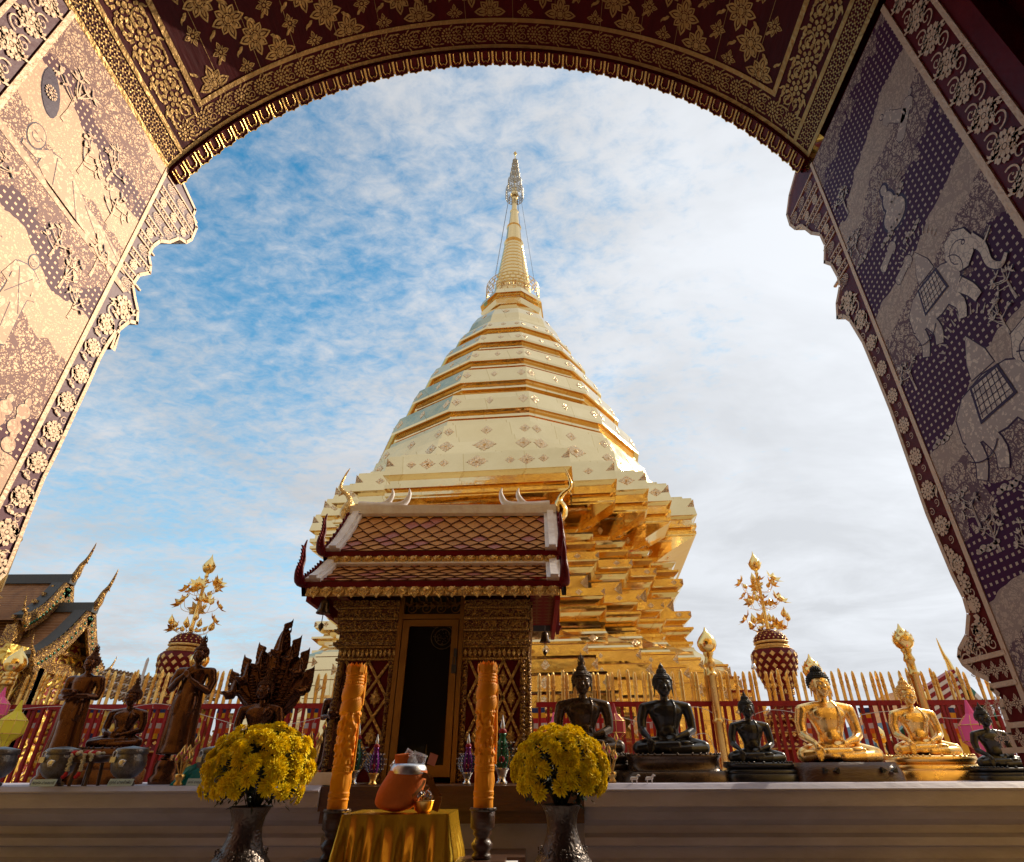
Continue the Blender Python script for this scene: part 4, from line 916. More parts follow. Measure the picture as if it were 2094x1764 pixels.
for (a, b) in ((X0, DX0), (DX1, X1)):
    mb = MB(); f = lambda u_, v_, d: Vector((u_, YA + .005 - d, v_))
    relief_panel(mb, f, a + .045, b - .035, ZB + .02, ZM, .12, .20)
    for x in (a + .02, b - .018):
        mb.box((x, YA - .012, (ZB + ZM) / 2), (.034, .045, ZM - ZB), m=0)
        for k in range(26): mb.ball((x, YA - .036, ZB + (k + .5) * (ZM - ZB) / 26), (.016, .008, .013), 4, 0)
    # stacked cornice mouldings, widening upward
    z = ZM; step = [(.016, .02, 1), (.06, .010, 2), (.014, .025, 1), (.022, .045, 3), (.014, .03, 1), (.05, .018, 3), (.016, .05, 1), (.055, .035, 3), (.018, .06, 1), (.055, .045, 3), (.014, .06, 1), (.04, .075, 3)]
    for h, o, k in step:
        xa, xb = (a - (o if a == X0 else 0)), (b + (o * .45 if b == X1 else 0))
        mb.box(((xa + xb) / 2, YA + .02 - o / 2, z + h / 2), (xb - xa, .05 + o, h * .96), m=0 if k != 2 else 0)
        if k == 1: beads(mb, (xa, YA - o - .004, z + h / 2), (xb, YA - o - .004, z + h / 2), 40, (.0045, .004, h * .42), 1)
        if k == 2:
            n = 13
            for i in range(n):
                cx_ = lerp(xa, xb, (i + .5) / n); lozenge(mb, (cx_, YA - o - .006, z + h / 2), (0, -1, 0), (0, 0, 1), (xb - xa) / n * .46, h * .46, 1, .012)
        z += h
    mb.build('facade_relief', ['carvefine', 'embfine'], shr)
# right flank, carved
mb = MB(); f = lambda u_, v_, d: Vector((X1 - .02 + d, u_, v_))
relief_panel(mb, f, YA + .06, YB - .05, ZB + .02, ZM, .12, .2)
for y in (YA + .01, YB - .02):
    mb.box((X1 + .0, y, (ZB + ZM) / 2), (.05, .05, ZM - ZB), m=0)
    for k in range(40): mb.ball((X1 + .02, y - .01, ZB + (k + .5) * (ZM - ZB) / 40), (.018, .018, .011), 5, 0)
z = ZM
for h, o, k in step:
    o *= .45
    mb.box((X1 - .01 + o / 2, (YA + YB) / 2, z + h / 2), (.05 + o, YB - YA + o, h * .96), m=0); beads(mb, (X1 + o + .012, YA - o, z + h / 2), (X1 + o + .012, YB, z + h / 2), 44 if k == 1 else 1, (.004, .006, h * .36), 1); z += h
mb.build('side_relief', ['carvefine', 'embfine'], shr)
# door
mb = MB(); zt = E + .905
def fr(x0, x1, z0, z1, y, t, m=0): mb.box(((x0 + x1) / 2, y, (z0 + z1) / 2), (x1 - x0, t, z1 - z0), m=m)
fr(DX0, DX0 + .028, ZB, ZT - .02, YA - .03, .06); fr(DX1 - .028, DX1, ZB, ZT - .02, YA - .03, .06); fr(DX0 + .028, DX1 - .028, zt - .03, zt, YA - .03, .058)
door = mb.build('door_frame', 'frame', shr)
mb = MB(); a, b = DX0 + .034, DX1 - .034
fr(a, a + .042, ZB + .03, zt - .036, YA - .045, .03); fr(b - .042, b, ZB + .03, zt - .036, YA - .045, .03); fr(a + .042, b - .042, zt - .078, zt - .036, YA - .045, .029); fr(a + .042, b - .042, ZB + .03, ZB + .09, YA - .045, .029)
leafd = mb.build('door', 'frame', shr)
G['pane'] = mat('unlit_inside_pane', (.010, .007, .006), 0, .1, 0, spec=.14)  # opaque; the unlit inside is painted into its near-black colour
mb = MB(); mb.box(((a + b) / 2, YA - .04, (ZB + zt) / 2), (b - a - .08, .006, zt - ZB - .16)); pane = mb.build('pane', 'pane', leafd)
mb = MB(); mb.box((b - .012, YA - .07, E + .56), (.03, .02, .05)); mb.tube([(b - .02, YA - .07, E + .58), (b - .02, YA - .07, E + .63), (b - .004, YA - .07, E + .63), (b - .004, YA - .07, E + .58)], .004, 6); mb.box((b - .01, YA - .064, E + .66), (.02, .01, .05)); mb.build('padlock', 'slate', leafd)
mb = MB()      # carved panel over the door with pierced scrolls
mb.box(((DX0 + DX1) / 2, YA + .01, (zt + ZT) / 2), (DX1 - DX0 - .06, .02, ZT - zt), m=1)
for i in range(7):
    cx_ = lerp(DX0 + .07, DX1 - .07, i / 6)
    for p in xf(spiral(flip=1 if i % 2 else -1), s=.035, u=cx_, v=zt + .05 + .02 * (i % 2)): mb.face([(x, YA - .006, z) for x, z in p], 0)
    for r_ in (0.6, 1.6, 2.6): mb.face([(x, YA - .012, z) for x, z in xf(leafc(), s=.06, u=cx_, v=zt + .06, rot=r_)[0]], 0)
mb.build('transom_carving', ['patgold', 'dark'], shr)
# gilded things on the opaque pane, the dim inside painted into their colour
mb = MB()
for r_ in (.05, .075): mb.tube([(-.60 + r_ * cos(t * .3), YA - .046, E + .76 + r_ * sin(t * .3)) for t in range(22)], .003, 4)
for i in range(40): a_ = random.uniform(0, 6.28); mb.ball((-.60 + .06 * cos(a_) * random.random(), YA - .046, E + .76 + .06 * sin(a_) * random.random()), .004, 3)
for i in range(3): mb.tube([(-.70 + .05 * i, YA - .046, E + .02), (-.70 + .05 * i, YA - .046, E + .09 + .05 * (i % 2))], [.012, .002], 6)
G['dimgold'] = mat('dim_gilding', (.10, .07, .03), .3, .6); mb.build('pane_ornament', 'dimgold', shr)
# roof
YC = 4.38
def roofpt(u_, t, up_, lift=0.):     # t 0 eave..1 ridge ; upper or lower tier ; front side
    (y0, z0), (y1, z1), sag = up_
    y = lerp(y0, y1, t); z = lerp(z0, z1, t) - sag * sin(pi * t); n = Vector((0, -(z1 - z0), (y1 - y0))).normalized()
    return Vector((u_, y, z)) + n * lift
UP = ((3.965, E + 1.345), (YC, E + 1.80), .03); LO = ((3.70, E + 1.05), (3.985, E + 1.255), .012)
rx0, rx1 = -1.475, .185
def mirror(mb):
    n = len(mb.v); mb.v += [(x, 2 * YC - y, z) for x, y, z in mb.v]; k = len(mb.f)
    for i in range(k): mb.f.append(tuple(q + n for q in mb.f[i][::-1])); mb.m.append(mb.m[i]); mb.sm.append(mb.sm[i])
roof = None
mb = MB()
for P_ in (UP, LO):
    rows = [[roofpt(x, t / 6, P_, -.012) for x in (rx0, rx1)] for t in range(7)]; rows2 = [[roofpt(x, t / 6, P_, -.05) for x in (rx0, rx1)] for t in range(7)]
    mb.grid(rows, 0, False); mb.grid(rows2, 1, False); mb.grid([[rows[0][0], rows[0][1]], [rows2[0][0], rows2[0][1]]], 0, False)
mirror(mb)
roof = mb.build('roof', ['maroon', 'dark'], shr)
for P_, w_, nr in ((UP, .125, 4), (LO, .125, 3)):
    mb = MB(); nc = round((rx1 - rx0 - .2) / w_); rnd = random.Random(2)
    for r_ in range(nr * 2 + 1):
        for c in range(nc + (r_ % 2)):
            u_ = rx0 + .1 + (c + (.5 if r_ % 2 == 0 else 0)) * (rx1 - rx0 - .2) / nc; t = (r_ + .2) / (nr * 2 + .4); dt = 1.0 / (nr * 2 + .4)
            w2 = (rx1 - rx0 - .2) / nc / 2 * .985; j = rnd.uniform(-.002, .003)
            ul, ur = max(u_ - w2, rx0 + .08), min(u_ + w2, rx1 - .08)
            t1, t2 = max(0., t - dt), min(1., t + dt)
            L_, B_, R_, T_ = roofpt(ul, t, P_, .006 + j), roofpt(u_, t1, P_, .014 + j), roofpt(ur, t, P_, .006 + j), roofpt(u_, t2, P_, -.006)
            m_ = 0 if rnd.random() < .85 else 1
            mb.face([L_, B_, R_, T_], m_); mb.face([L_, roofpt(ul, t, P_, -.012), roofpt(u_, t1, P_, -.004), B_], 2); mb.face([B_, roofpt(u_, t1, P_, -.004), roofpt(ur, t, P_, -.012), R_], 2)
    G['tiledk'] = G.get('tiledk') or mat('roof_tile_red', (.42, .12, .07), 0, .42, .4, 30.); G['tileedge'] = G.get('tileedge') or mat('tile_edge', (.15, .055, .025), 0, .7)
    for bk in (0, 1):
        if bk: mb.v = [(x, 2 * YC - y, z) for x, y, z in mb.v]
        mb.build('roof_tiling', ['tile', 'tiledk', 'tileedge'], roof)
mb = MB()      # white plaster borders and ridge
for P_ in (UP, LO):
    for x in (rx0 + .05, rx1 - .05):
        for wd, hh in ((.10, .03), (.05, .05)): 
            for t in range(6): mb.bar(roofpt(x, t / 6, P_, hh / 2 + .002), roofpt(x, (t + 1.02) / 6, P_, hh / 2 + .002), wd, hh, up=(0, -1, .8))
    mb.bar(roofpt(rx0 + .1, .97, P_, .02), roofpt(rx1 - .1, .97, P_, .02), .06, .035, up=(0, -1, .8))
mirror(mb)
mb.box(((rx0 + rx1) / 2, YC, E + 1.82), (rx1 - rx0, .12, .07)); mb.box(((rx0 + rx1) / 2, YC, E + 1.855), (rx1 - rx0, .055, .03))
for x, s_ in ((rx0, 1), (rx1, -1)):      # upturned horns
    for off in (.30, .44):
        pts = [(x + s_ * .05, YC, E + 1.87), (x + s_ * (off * .55), YC, E + 1.865), (x + s_ * (off - .04), YC, E + 1.885), (x + s_ * (off + .01), YC, E + 1.965), (x + s_ * (off + .005), YC, E + 2.03)]
        mb.tube(smoothcurve(pts, 4), [lerp(.046, .002, (i / 16) ** 1.6) for i in range(17)], 8)
mb.build('plaster_ridge', 'whiteroof', roof)
for x, s_ in ((rx0 - .01, -1), (rx1 + .01, 1)):
    mb = MB(); pts = [(x - s_ * .05, YC, E + 1.72), (x + s_ * .035, YC, E + 1.80), (x + s_ * .02, YC, E + 1.90), (x + s_ * .05, YC, E + 1.97), (x + s_ * .12, YC, E + 2.04), (x + s_ * .10, YC, E + 2.15), (x + s_ * .07, YC, E + 2.22)]
    c_ = smoothcurve(pts, 4); mb.tube(c_, [.028 + .025 * sin(min(1, i / 9) * pi) if i < 9 else lerp(.024, .003, (i - 9) / 15) for i in range(len(c_))], 10)
    mb.tube([(x + s_ * .09, YC, E + 2.0), (x + s_ * .125, YC, E + 1.965)], [.018, .003], 6); mb.build('horn_finial', 'goldtree' if s_ > 0 else 'embfine', roof)
# barge boards with flame edging and upturned tails
for x, s_ in ((rx0 - .012, -1), (rx1 + .012, 1)):
    mb = MB()
    for sg in (1, -1):
        for P_ in (UP, LO):
            T = [roofpt(x, t / 8, P_, .03) for t in range(9)]; B = [roofpt(x, t / 8, P_, -.09) for t in range(9)]
            if sg < 0: T = [Vector((p.x, 2 * YC - p.y, p.z)) for p in T]; B = [Vector((p.x, 2 * YC - p.y, p.z)) for p in B]
            for i in range(8):
                q = [T[i], T[i + 1], B[i + 1], B[i]]; mb.face([p + Vector((.014, 0, 0)) for p in q]); mb.face([p - Vector((.014, 0, 0)) for p in q]); mb.face([T[i] + Vector((.014, 0, 0)), T[i + 1] + Vector((.014, 0, 0)), T[i + 1] - Vector((.014, 0, 0)), T[i] - Vector((.014, 0, 0))]); mb.face([B[i] + Vector((.014, 0, 0)), B[i + 1] + Vector((.014, 0, 0)), B[i + 1] - Vector((.014, 0, 0)), B[i] - Vector((.014, 0, 0))])
                d_ = (T[i + 1] - T[i]); up_ = Vector((0, -sg * .7, .7))
                mb.extrude([(0,), (1,), (2,)], lambda q_: (T[i], T[i] + d_ * .9, T[i] + up_ * .028)[q_] + Vector((.006, 0, 0)), lambda q_: (T[i], T[i] + d_ * .9, T[i] + up_ * .028)[q_] - Vector((.006, 0, 0)))
            t0 = T[0]; pts = [t0 + Vector((0, sg * .05, -.03)), t0 + Vector((0, -sg * .045, -.035)), t0 + Vector((0, -sg * .085, .03)), t0 + Vector((0, -sg * .06, .10)), t0 + Vector((0, -sg * .075, .17)), t0 + Vector((0, -sg * .055, .24))]
            c_ = smoothcurve(pts, 3); mb.tube(c_, [lerp(.038, .004, (i / 15) ** 1.3) for i in range(16)], 8, ell=.5)
            for i in range(3, 13): 
                p = c_[i]; mb.extrude([(0,), (1,), (2,)], lambda q_: (p + Vector((0, 0, -.012)), p + Vector((0, -sg * .05, .012)), p + Vector((0, 0, .014)))[q_] + Vector((.005, 0, 0)), lambda q_: (p + Vector((0, 0, -.012)), p + Vector((0, -sg * .05, .012)), p + Vector((0, 0, .014)))[q_] - Vector((.005, 0, 0)))
    mb.build('barge_board', 'maroon', roof)
# eave boards with hanging gilt leaves
mb = MB()
for (y, z, h) in ((3.955, E + 1.30, .075), (3.69, E + 1.01, .075)):
    mb.box(((rx0 + rx1) / 2, y - .004, z + .022), (rx1 - rx0 - .02, .03, .035), m=0)
    mb.box(((rx0 + rx1) / 2, y + .012, z - .02), (rx1 - rx0 - .04, .018, .05), m=1)
    n = 20
    for i in range(n):
        cx_ = lerp(rx0 + .03, rx1 - .03, (i + .5) / n); w2 = (rx1 - rx0 - .06) / n * .5
        q = [(-w2, .03), (w2, .03), (w2 * .95, -.01), (w2 * .5, -.032), (w2 * .15, -.05), (-w2 * .2, -.034), (-w2 * .8, -.03), (-w2 * .95, .0)]
        mb.extrude(q, lambda u_, v_: Vector((cx_ + u_, y - .012, z - .012 + v_)), lambda u_, v_: Vector((cx_ + u_, y + .004, z - .012 + v_)), 1)
        mb.ball((cx_, y - .014, z - .008), (w2 * .55, .010, .018), 6, 1); mb.ball((cx_ + w2 * .5, y - .012, z + .004), (w2 * .3, .008, .012), 5, 1)
mirror(mb)
mb.build('eave_board', ['maroon', 'embfine'], roof)
# boxed gable soffit to the right (and left), stencilled
mb = MB()
for xa, xb in ((X1 + .03, rx1 - .02), (rx0 + .02, X0 - .03)):
    mb.box(((xa + xb) / 2, YC, E + 1.07), (xb - xa, 1.28, .05), m=0)
    mb.box((xb - .01 if xb > 0 else xa + .01, YC, E + 1.0), (.03, 1.3, .12), m=0)
    for j in range(11):
        for i in range(2): emit(mb, xf(small_flower(), u=lerp(xa, xb, (i + .5) / 2), v=3.86 + j * .1, s=.045), lambda u_, v_: Vector((u_, v_, E + 1.041)), 1)
for x in (rx0 + .04, rx1 - .04):     # gable triangle
    A = [(3.78, E + 1.05), (2 * YC - 3.78, E + 1.05), (YC, E + 1.76)]
    mb.extrude(A, lambda u_, v_: Vector((x + .012, u_, v_)), lambda u_, v_: Vector((x - .012, u_, v_)), 0)
    for r_, n_ in ((1.12, 7), (1.22, 5), (1.34, 4), (1.46, 2)):
        for i in range(n_): emit(mb, xf(small_flower(), u=YC + (i - (n_ - 1) / 2) * .11, v=E + r_, s=.045), lambda u_, v_: Vector((x + .016, u_, v_)), 1)
mb.build('gable', ['redpaint', 'patgold'], shr)
def bell(px, py, Y, label, s_=1.):
    p = U(px, py, Y); t = thing('wind_bell', label, 'bell', tuple(p), group='bells under the shrine eaves')
    mb = MB(); mb.lathe([(.004, .0), (.022, -.008), (.030, -.03), (.034, -.06), (.045, -.085), (.045, -.09), (.0, -.085)], n=16); mb.tube([(0, 0, .05), (0, 0, 0)], .003, 5); mb.build('bell_cup', 'bronze2', t, local=True)
    mb = MB(); mb.tube([(0, 0, -.085), (0, 0, -.15)], .003, 5); mb.lathe([(.001, -.20), (.016, -.175), (.018, -.16), (.004, -.145)], n=6, ell=.3); mb.build('clapper', 'bronze2', t, local=True); t.scale = (s_,) * 3
bell(666, 1226, 3.72, 'dark bell hanging from the left eave corner of the small shrine'); bell(1114, 1292, 4.05, 'dark bell hanging below the right gable of the small shrine', .8)
# ================================================================== URNS WITH GOLDEN LOTUS TREES
def urn(x, side):
    t = thing('ornate_urn', 'tall red urn studded with gilt lozenges on the %s of the stupa, behind the fence' % side, 'urn', (x, 9.5, 0))
    mb = MB(); z = lambda q: q + EYE
    pr = [(.30, .56), (.30, z(.2)), (.36, z(.25)), (.30, z(.35)), (.34, z(.45)), (.24, z(.55)), (.30, z(.62)), (.27, z(.70)), (.18, z(.78)), (.17, z(.95)), (.20, z(1.05)), (.27, z(1.22)), (.325, z(1.38)), (.345, z(1.50)), (.32, z(1.58)), (.23, z(1.62))]
    mb.lathe(pr, n=12, smooth=False, m=0); mb.lathe([(.25, z(1.615)), (.27, z(1.64)), (.245, z(1.66)), (.25, z(1.67))], n=12, smooth=False, m=1)
    def surf(pr, h):
        for (a, b) in zip(pr, pr[1:]):
            if a[1] <= h <= b[1]: return lerp(a[0], b[0], (h - a[1]) / (b[1] - a[1]))
        return .2
    def studs(z0, z1, dz, n, w_, prof):
        k = 0; h = z0
        while h < z1:
            r_ = surf(prof, h) * cos(pi / 12) + .002
            for i in range(n):
                a = 2 * pi * (i + .5 * (k % 2)) / n
                if sin(a) > .3: continue
                lozenge(mb, (r_ * cos(a), r_ * sin(a), h), (cos(a), sin(a), 0), (0, 0, 1), w_ * r_ / .3, dz * .52, 1, .014, 1)
            h += dz; k += 1
    studs(z(1.0), z(1.58), .085, 16, .042, pr); studs(z(.78), z(.95), .06, 10, .05, pr); studs(z(.3), z(.7), .06, 18, .035, pr)
    for h, r_ in ((1.60, .29), (.97, .185), (.76, .20), (.62, .305), (.45, .345), (.25, .365)): mb.lathe([(r_ - .01, z(h) - .012), (r_ + .012, z(h)), (r_ - .01, z(h) + .012)], n=12, m=1, smooth=False)
    mb.build('urn_body', ['maroon', 'embfine'], t, local=True)
    mb = MB(); pl = [(.21, z(1.67)), (.245, z(1.70)), (.255, z(1.745)), (.235, z(1.80)), (.16, z(1.87)), (.06, z(1.90)), (.03, z(1.92))]
    mb.lathe(pl, n=12, smooth=False); mb.lathe([(.25, z(1.69)), (.262, z(1.70)), (.262, z(1.72)), (.25, z(1.725))], n=12, m=1)
    h = 0
    for hh, n_ in ((1.75, 22), (1.79, 20), (1.83, 15), (1.865, 10)):
        r_ = surf(pl, z(hh)) * .985
        for i in range(n_):
            a = 2 * pi * i / n_; lozenge(mb, (r_ * cos(a), r_ * sin(a), z(hh)), (cos(a), sin(a), .6), (-cos(a) * .6, -sin(a) * .6, 1), .016, .018, 1, .008, 1)
    mb.build('lid', ['maroon', 'embfine'], t, local=True)
def bloom(mb, c, d, s_, opened):
    d = Vector(d).normalized(); x, y = frame_of(d); c = Vector(c)
    if opened:
        for i in range(7):
            a = 2 * pi * i / 7; q = x * cos(a) + y * sin(a); p = x * -sin(a) + y * cos(a)
            A = [c, c + q * .5 * s_ + p * .36 * s_ + d * .1 * s_, c + q * 1.15 * s_ + d * .45 * s_, c + q * .5 * s_ - p * .36 * s_ + d * .1 * s_]; mb.face([A[0], A[1], A[2]]); mb.face([A[0], A[2], A[3]])
        mb.lathe([(.02 * s_, 0), (.25 * s_, .1 * s_), (.3 * s_, .35 * s_), (.05, .4 * s_)] if False else [(.05 * s_, 0), (.28 * s_, .15 * s_), (.26 * s_, .4 * s_)], c, 8, d=d)
    else: mb.lathe([(.04 * s_, -.3 * s_), (.34 * s_, -.05 * s_), (.42 * s_, .2 * s_), (.30 * s_, .55 * s_), (.12 * s_, .85 * s_), (.01 * s_, 1.15 * s_)], c, 9, d=d)
def lotus_tree(x, side, seed):
    rnd = random.Random(seed)
    t = thing('golden_lotus_tree', 'golden metal lotus tree with buds on curling stems, standing on the %s urn' % side, 'metal tree', (x, 9.5, EYE + 1.9))
    mb = MB(); mb.lathe([(.036, 0), (.030, .05), (.024, .90), (.032, .91), (.032, .925), (.022, .94), (.03, .96), (.02, .98)], n=10); mb.build('stem', 'goldtree', t, local=True)
    mb = MB(); mb.lathe([(.02, .96), (.07, .99), (.098, 1.05), (.095, 1.10), (.07, 1.15), (.035, 1.20), (.012, 1.25), (.002, 1.30)], n=20)
    for i in range(10):
        a = 2 * pi * i / 10; mb.face([(.098 * cos(a - .2), .098 * sin(a - .2), 1.06), (.098 * cos(a + .2), .098 * sin(a + .2), 1.06), (.118 * cos(a), .118 * sin(a), 1.10)])
    mb.build('top_bud', 'goldtree', t, local=True)
    for z0, n_, r_ in ((.62, 5, .25), (.36, 6, .27), (.02, 8, .30)):
        for i in range(n_):
            a = 2 * pi * i / n_ + rnd.uniform(-.3, .3); R_ = r_ * rnd.uniform(.75, 1.15); dz = rnd.uniform(.05, .2)
            mb = MB(); c, s_ = cos(a), sin(a)
            pts = smoothcurve([(0, 0, z0), (c * R_ * .4, s_ * R_ * .4, z0 - .03), (c * R_ * .85, s_ * R_ * .85, z0 + .01), (c * R_ * 1.02, s_ * R_ * 1.02, z0 + dz)], 4); mb.tube(pts, .004, 5)
            op = rnd.random() < .45; bloom(mb, pts[-1], (c * .8, s_ * .8, .7) if op else (c * .2, s_ * .2, 1), rnd.uniform(.095, .125) * (1.15 if op else 1), op)
            if rnd.random() < .7:
                a2 = a + .35; q = pts[7]; e = Vector((cos(a2) * R_ * .8, sin(a2) * R_ * .8, z0 + rnd.uniform(-.02, .1))); mb.tube([q, (q + e) / 2 + Vector((0, 0, -.02)), e], .0035, 5); bloom(mb, e, (c * .5, s_ * .5, .8), .085, rnd.random() < .5)
            mb.build('lotus_branch', 'goldtree', t, local=True)
    for z0 in (.80, .5):
        mb = MB(); bloom(mb, (0, 0, z0), (0, 0, 1), .11, True); mb.build('leaf_whorl', 'goldtree', t, local=True)
for x, side, sd_ in ((U(385, 1310, 9.5).x, 'left', 1), (U(1575, 1310, 9.5).x, 'right', 4)): urn(x, side); lotus_tree(x, side, sd_)
# ================================================================== TEMPLE HALLS BEYOND
def horn(mb, p, s_, h=1., m=0, ax=(1, 0)):
    p = Vector(p); ax = Vector((ax[0], ax[1], 0)) * s_
    pts = [p + ax * -.12 * h + Vector((0, 0, -.10)) * h, p + ax * .08 * h + Vector((0, 0, .08)) * h, p + ax * .18 * h + Vector((0, 0, .36)) * h, p + ax * .38 * h + Vector((0, 0, .58)) * h, p + ax * .50 * h + Vector((0, 0, .9)) * h, p + ax * .53 * h + Vector((0, 0, 1.08)) * h]
    c_ = smoothcurve(pts, 4); mb.tube(c_, [.11 * h if i < 5 else lerp(.10, .006, ((i - 5) / 15) ** .8) * h for i in range(len(c_))], 8, m)
    mb.tube([c_[11], c_[11] + ax * .16 * h + Vector((0, 0, -.1 * h))], [.05 * h, .006], 6, m)
hall = thing('temple_hall', 'temple hall with tiled stepped roofs and golden horn finials at the far left', 'temple', (-11, 12.5, 0))
def gable_tier(peak_px, near_px, far_px, Y, back, nm, bottom=None):
    pk = U(*peak_px, Y); x = pk.x; nr = UX(*near_px, x); fa = UX(*far_px, x)
    fa = Vector((x, 2 * pk.y - nr.y, nr.z))
    mb = MB(); B = Vector((back, 0, 0))
    def slope(a, b, k=6, sag=.16): return [a.lerp(b, i / k) - Vector((0, 0, sag * sin(pi * i / k))) for i in range(k + 1)]
    for q in (nr, fa):
        S_ = slope(pk, q); rows = [[p, p + B] for p in S_]; mb.grid(rows, 0, False)
        nrow = 22
        for i in range(nrow):      # courses of tile
            t = i / nrow; p = slope(pk, q, nrow)[i]; p2 = slope(pk, q, nrow)[i + 1]; up_ = Vector((0, 0, .03))
            mb.face([p + up_ * .2, p + B + up_ * .2, p2 + B + up_, p2 + up_], 0); mb.face([p2 + up_, p2 + B + up_, p2 + B, p2], 0)
    roof_ = mb.build('tiled_roof', ['tile2'], hall)
    mb = MB(); mb.bar(pk + Vector((.1, 0, .05)), pk + B + Vector((0, 0, .05)), .2, .2)
    for q in (nr, fa):
        S_ = slope(pk, q)
        for i in range(6): mb.bar(S_[i] + Vector((-.14, 0, .06)), S_[i + 1] + Vector((-.14, 0, .06)), .26, .1, up=(0, 0, 1))
    mb.build('grey_ridge', 'slate', roof_)
    mb = MB()
    for q in (nr, fa):
        S_ = slope(pk, q, 14)
        for i in range(14):
            a, b = S_[i], S_[i + 1]; mb.bar(a + Vector((.04, 0, -.1)), b + Vector((.04, 0, -.1)), .06, .26, 0, up=(0, 0, 1))
            d_ = b - a; mb.extrude([(0,), (1,), (2,)], lambda k_: (a, a + d_ * .85, a + d_ * .3 + Vector((0, 0, .15)))[k_] + Vector((.06, 0, 0)), lambda k_: (a, a + d_ * .85, a + d_ * .3 + Vector((0, 0, .15)))[k_], 0)
            mb.ball(a + d_ * .5 + Vector((.06, 0, -.12)), (.03, .04, .035), 4, 1)
    horn(mb, pk + Vector((.08, 0, .1)), 1, .74, 0, (.5, 0))
    for q, s_ in ((nr, -1), (fa, 1)): horn(mb, q + Vector((.05, 0, -.05)), s_, .45, 0, (0, 1))
    mb.build('gilded_gable_edge', ['carved', 'green'], roof_)
    mb = MB(); zb_ = nr.z - .1 if bottom is None else bottom
    mb.face([pk + Vector((-.25, 0, -.15)), nr + Vector((-.25, .1, -.1)), Vector((x - .25, nr.y + .1, zb_)), Vector((x - .25, fa.y - .1, zb_)), fa + Vector((-.25, -.1, -.1))], 0)
    mb.box((x - .2, pk.y, nr.z - .05), (.1, abs(fa.y - nr.y) * .9, .16), m=1)
    for y in (nr.y + .4, fa.y - .4, pk.y + .7, pk.y - .7): mb.box((x - .12, y, (nr.z - .1) / 2), (.22, .22, nr.z - .1), m=1)
    for i in range(5): mb.box((x - .2 + .01, pk.y, lerp(nr.z, pk.z, i / 5) + .05), (.06, (1 - i / 5) * 1.6, .07), m=1)
    mb.build('gable_wall', ['carvedbig', 'carved'], hall)
    return pk, nr, fa
gable_tier((140, 1191), (49, 1268), (170, 1250), 12.6, -7, 'a', 0.)
gable_tier((185, 1249), (64, 1350), (209, 1373), 12.6, -2.0, 'b', 0.)
mb = MB(); mb.box((-12.6, 12.6, 1.7), (5.6, 2.6, 3.4)); mb.build('hall_wall', 'carvedbig', hall)
# ornate spire gate at the very left
p = U(45, 1094, 8.6)
sg_ = thing('spired_gate', 'ornate gilded and red gate with a slim ringed spire at the left edge', 'gate', (p.x, 8.6, 0))
mb = MB(); H_ = p.z
mb.lathe([(.02, H_ - .9), (.07, H_ - .88), (.05, H_ - .5), (.025, H_ - .12), (.04, H_ - .08), (.02, H_ - .03), (.002, H_)], n=10)
for i in range(4): mb.lathe([(.04, H_ - 1.0 - i * .11), (.115 + .018 * i, H_ - .96 - i * .11), (.04, H_ - .92 - i * .11)], n=12)
mb.lathe([(.17, H_ - 1.75), (.2, H_ - 1.7), (.14, H_ - 1.6), (.15, H_ - 1.45), (.08, H_ - 1.36)], n=8, smooth=False)
mb.build('gate_spire', 'embfine', sg_, local=True)
mb = MB()
for i, (hw, z0, z1) in enumerate(((.25, H_ - 2.0, H_ - 1.75), (.35, H_ - 2.3, H_ - 2.0), (.48, H_ - 2.5, H_ - 2.3), (.60, H_ - 2.9, H_ - 2.5), (.5, .9, H_ - 2.9), (.66, .3, .9), (.8, 0, .3))):
    mb.box((-.12, 0, (z0 + z1) / 2), (hw * 2, hw * 2 * .9, z1 - z0), m=0); mb.box((-.12, 0, z1 - .03), (hw * 2 + .09, hw * 1.8 + .09, .06), m=1); mb.box((-.12, 0, z0 + .02), (hw * 2 + .05, hw * 1.8 + .05, .04), m=1)
    for s_ in (-1, 1): horn(mb, (-.12 + s_ * hw, -hw * .9, z1), s_, .22, 1)
mb.tube(smoothcurve([(-.55, -.56, 1.2), (-.55, -.56, H_ - 2.9), (-.12, -.56, H_ - 2.35), (.3, -.56, H_ - 2.9), (.3, -.56, 1.2)], 8), .05, 8, 1)
mb.build('gate_tower', ['carvedbig', 'embfine'], sg_, local=True)
# low hall to the right, behind the fence
p = U(1948, 1384, 11.)
h2 = thing('side_hall', 'small hall with green and white gable and golden horn seen through the fence at right', 'temple', (p.x, 11., 0))
mb = MB()
A_ = Vector((p.x, 11, p.z)); L_ = A_ + Vector((-1.5, -.2, -1.0)); R_ = A_ + Vector((.9, .3, -.95))
for q in (L_, R_): 
    mb.face([A_, q, q + Vector((.3, 3, 0)), A_ + Vector((.3, 3, 0))], 0)
for i in range(10):
    a, b = A_.lerp(L_, i / 10), A_.lerp(L_, (i + 1) / 10); mb.bar(a + Vector((0, -.05, 0)), b + Vector((0, -.05, 0)), .1, .09, 1 if i % 2 else 2)
    a, b = A_.lerp(R_, i / 10), A_.lerp(R_, (i + 1) / 10); mb.bar(a + Vector((0, -.05, 0)), b + Vector((0, -.05, 0)), .1, .09, 1 if i % 2 else 2)
mb.build('tiled_roof', ['tile', 'fwhite', 'green'], h2)
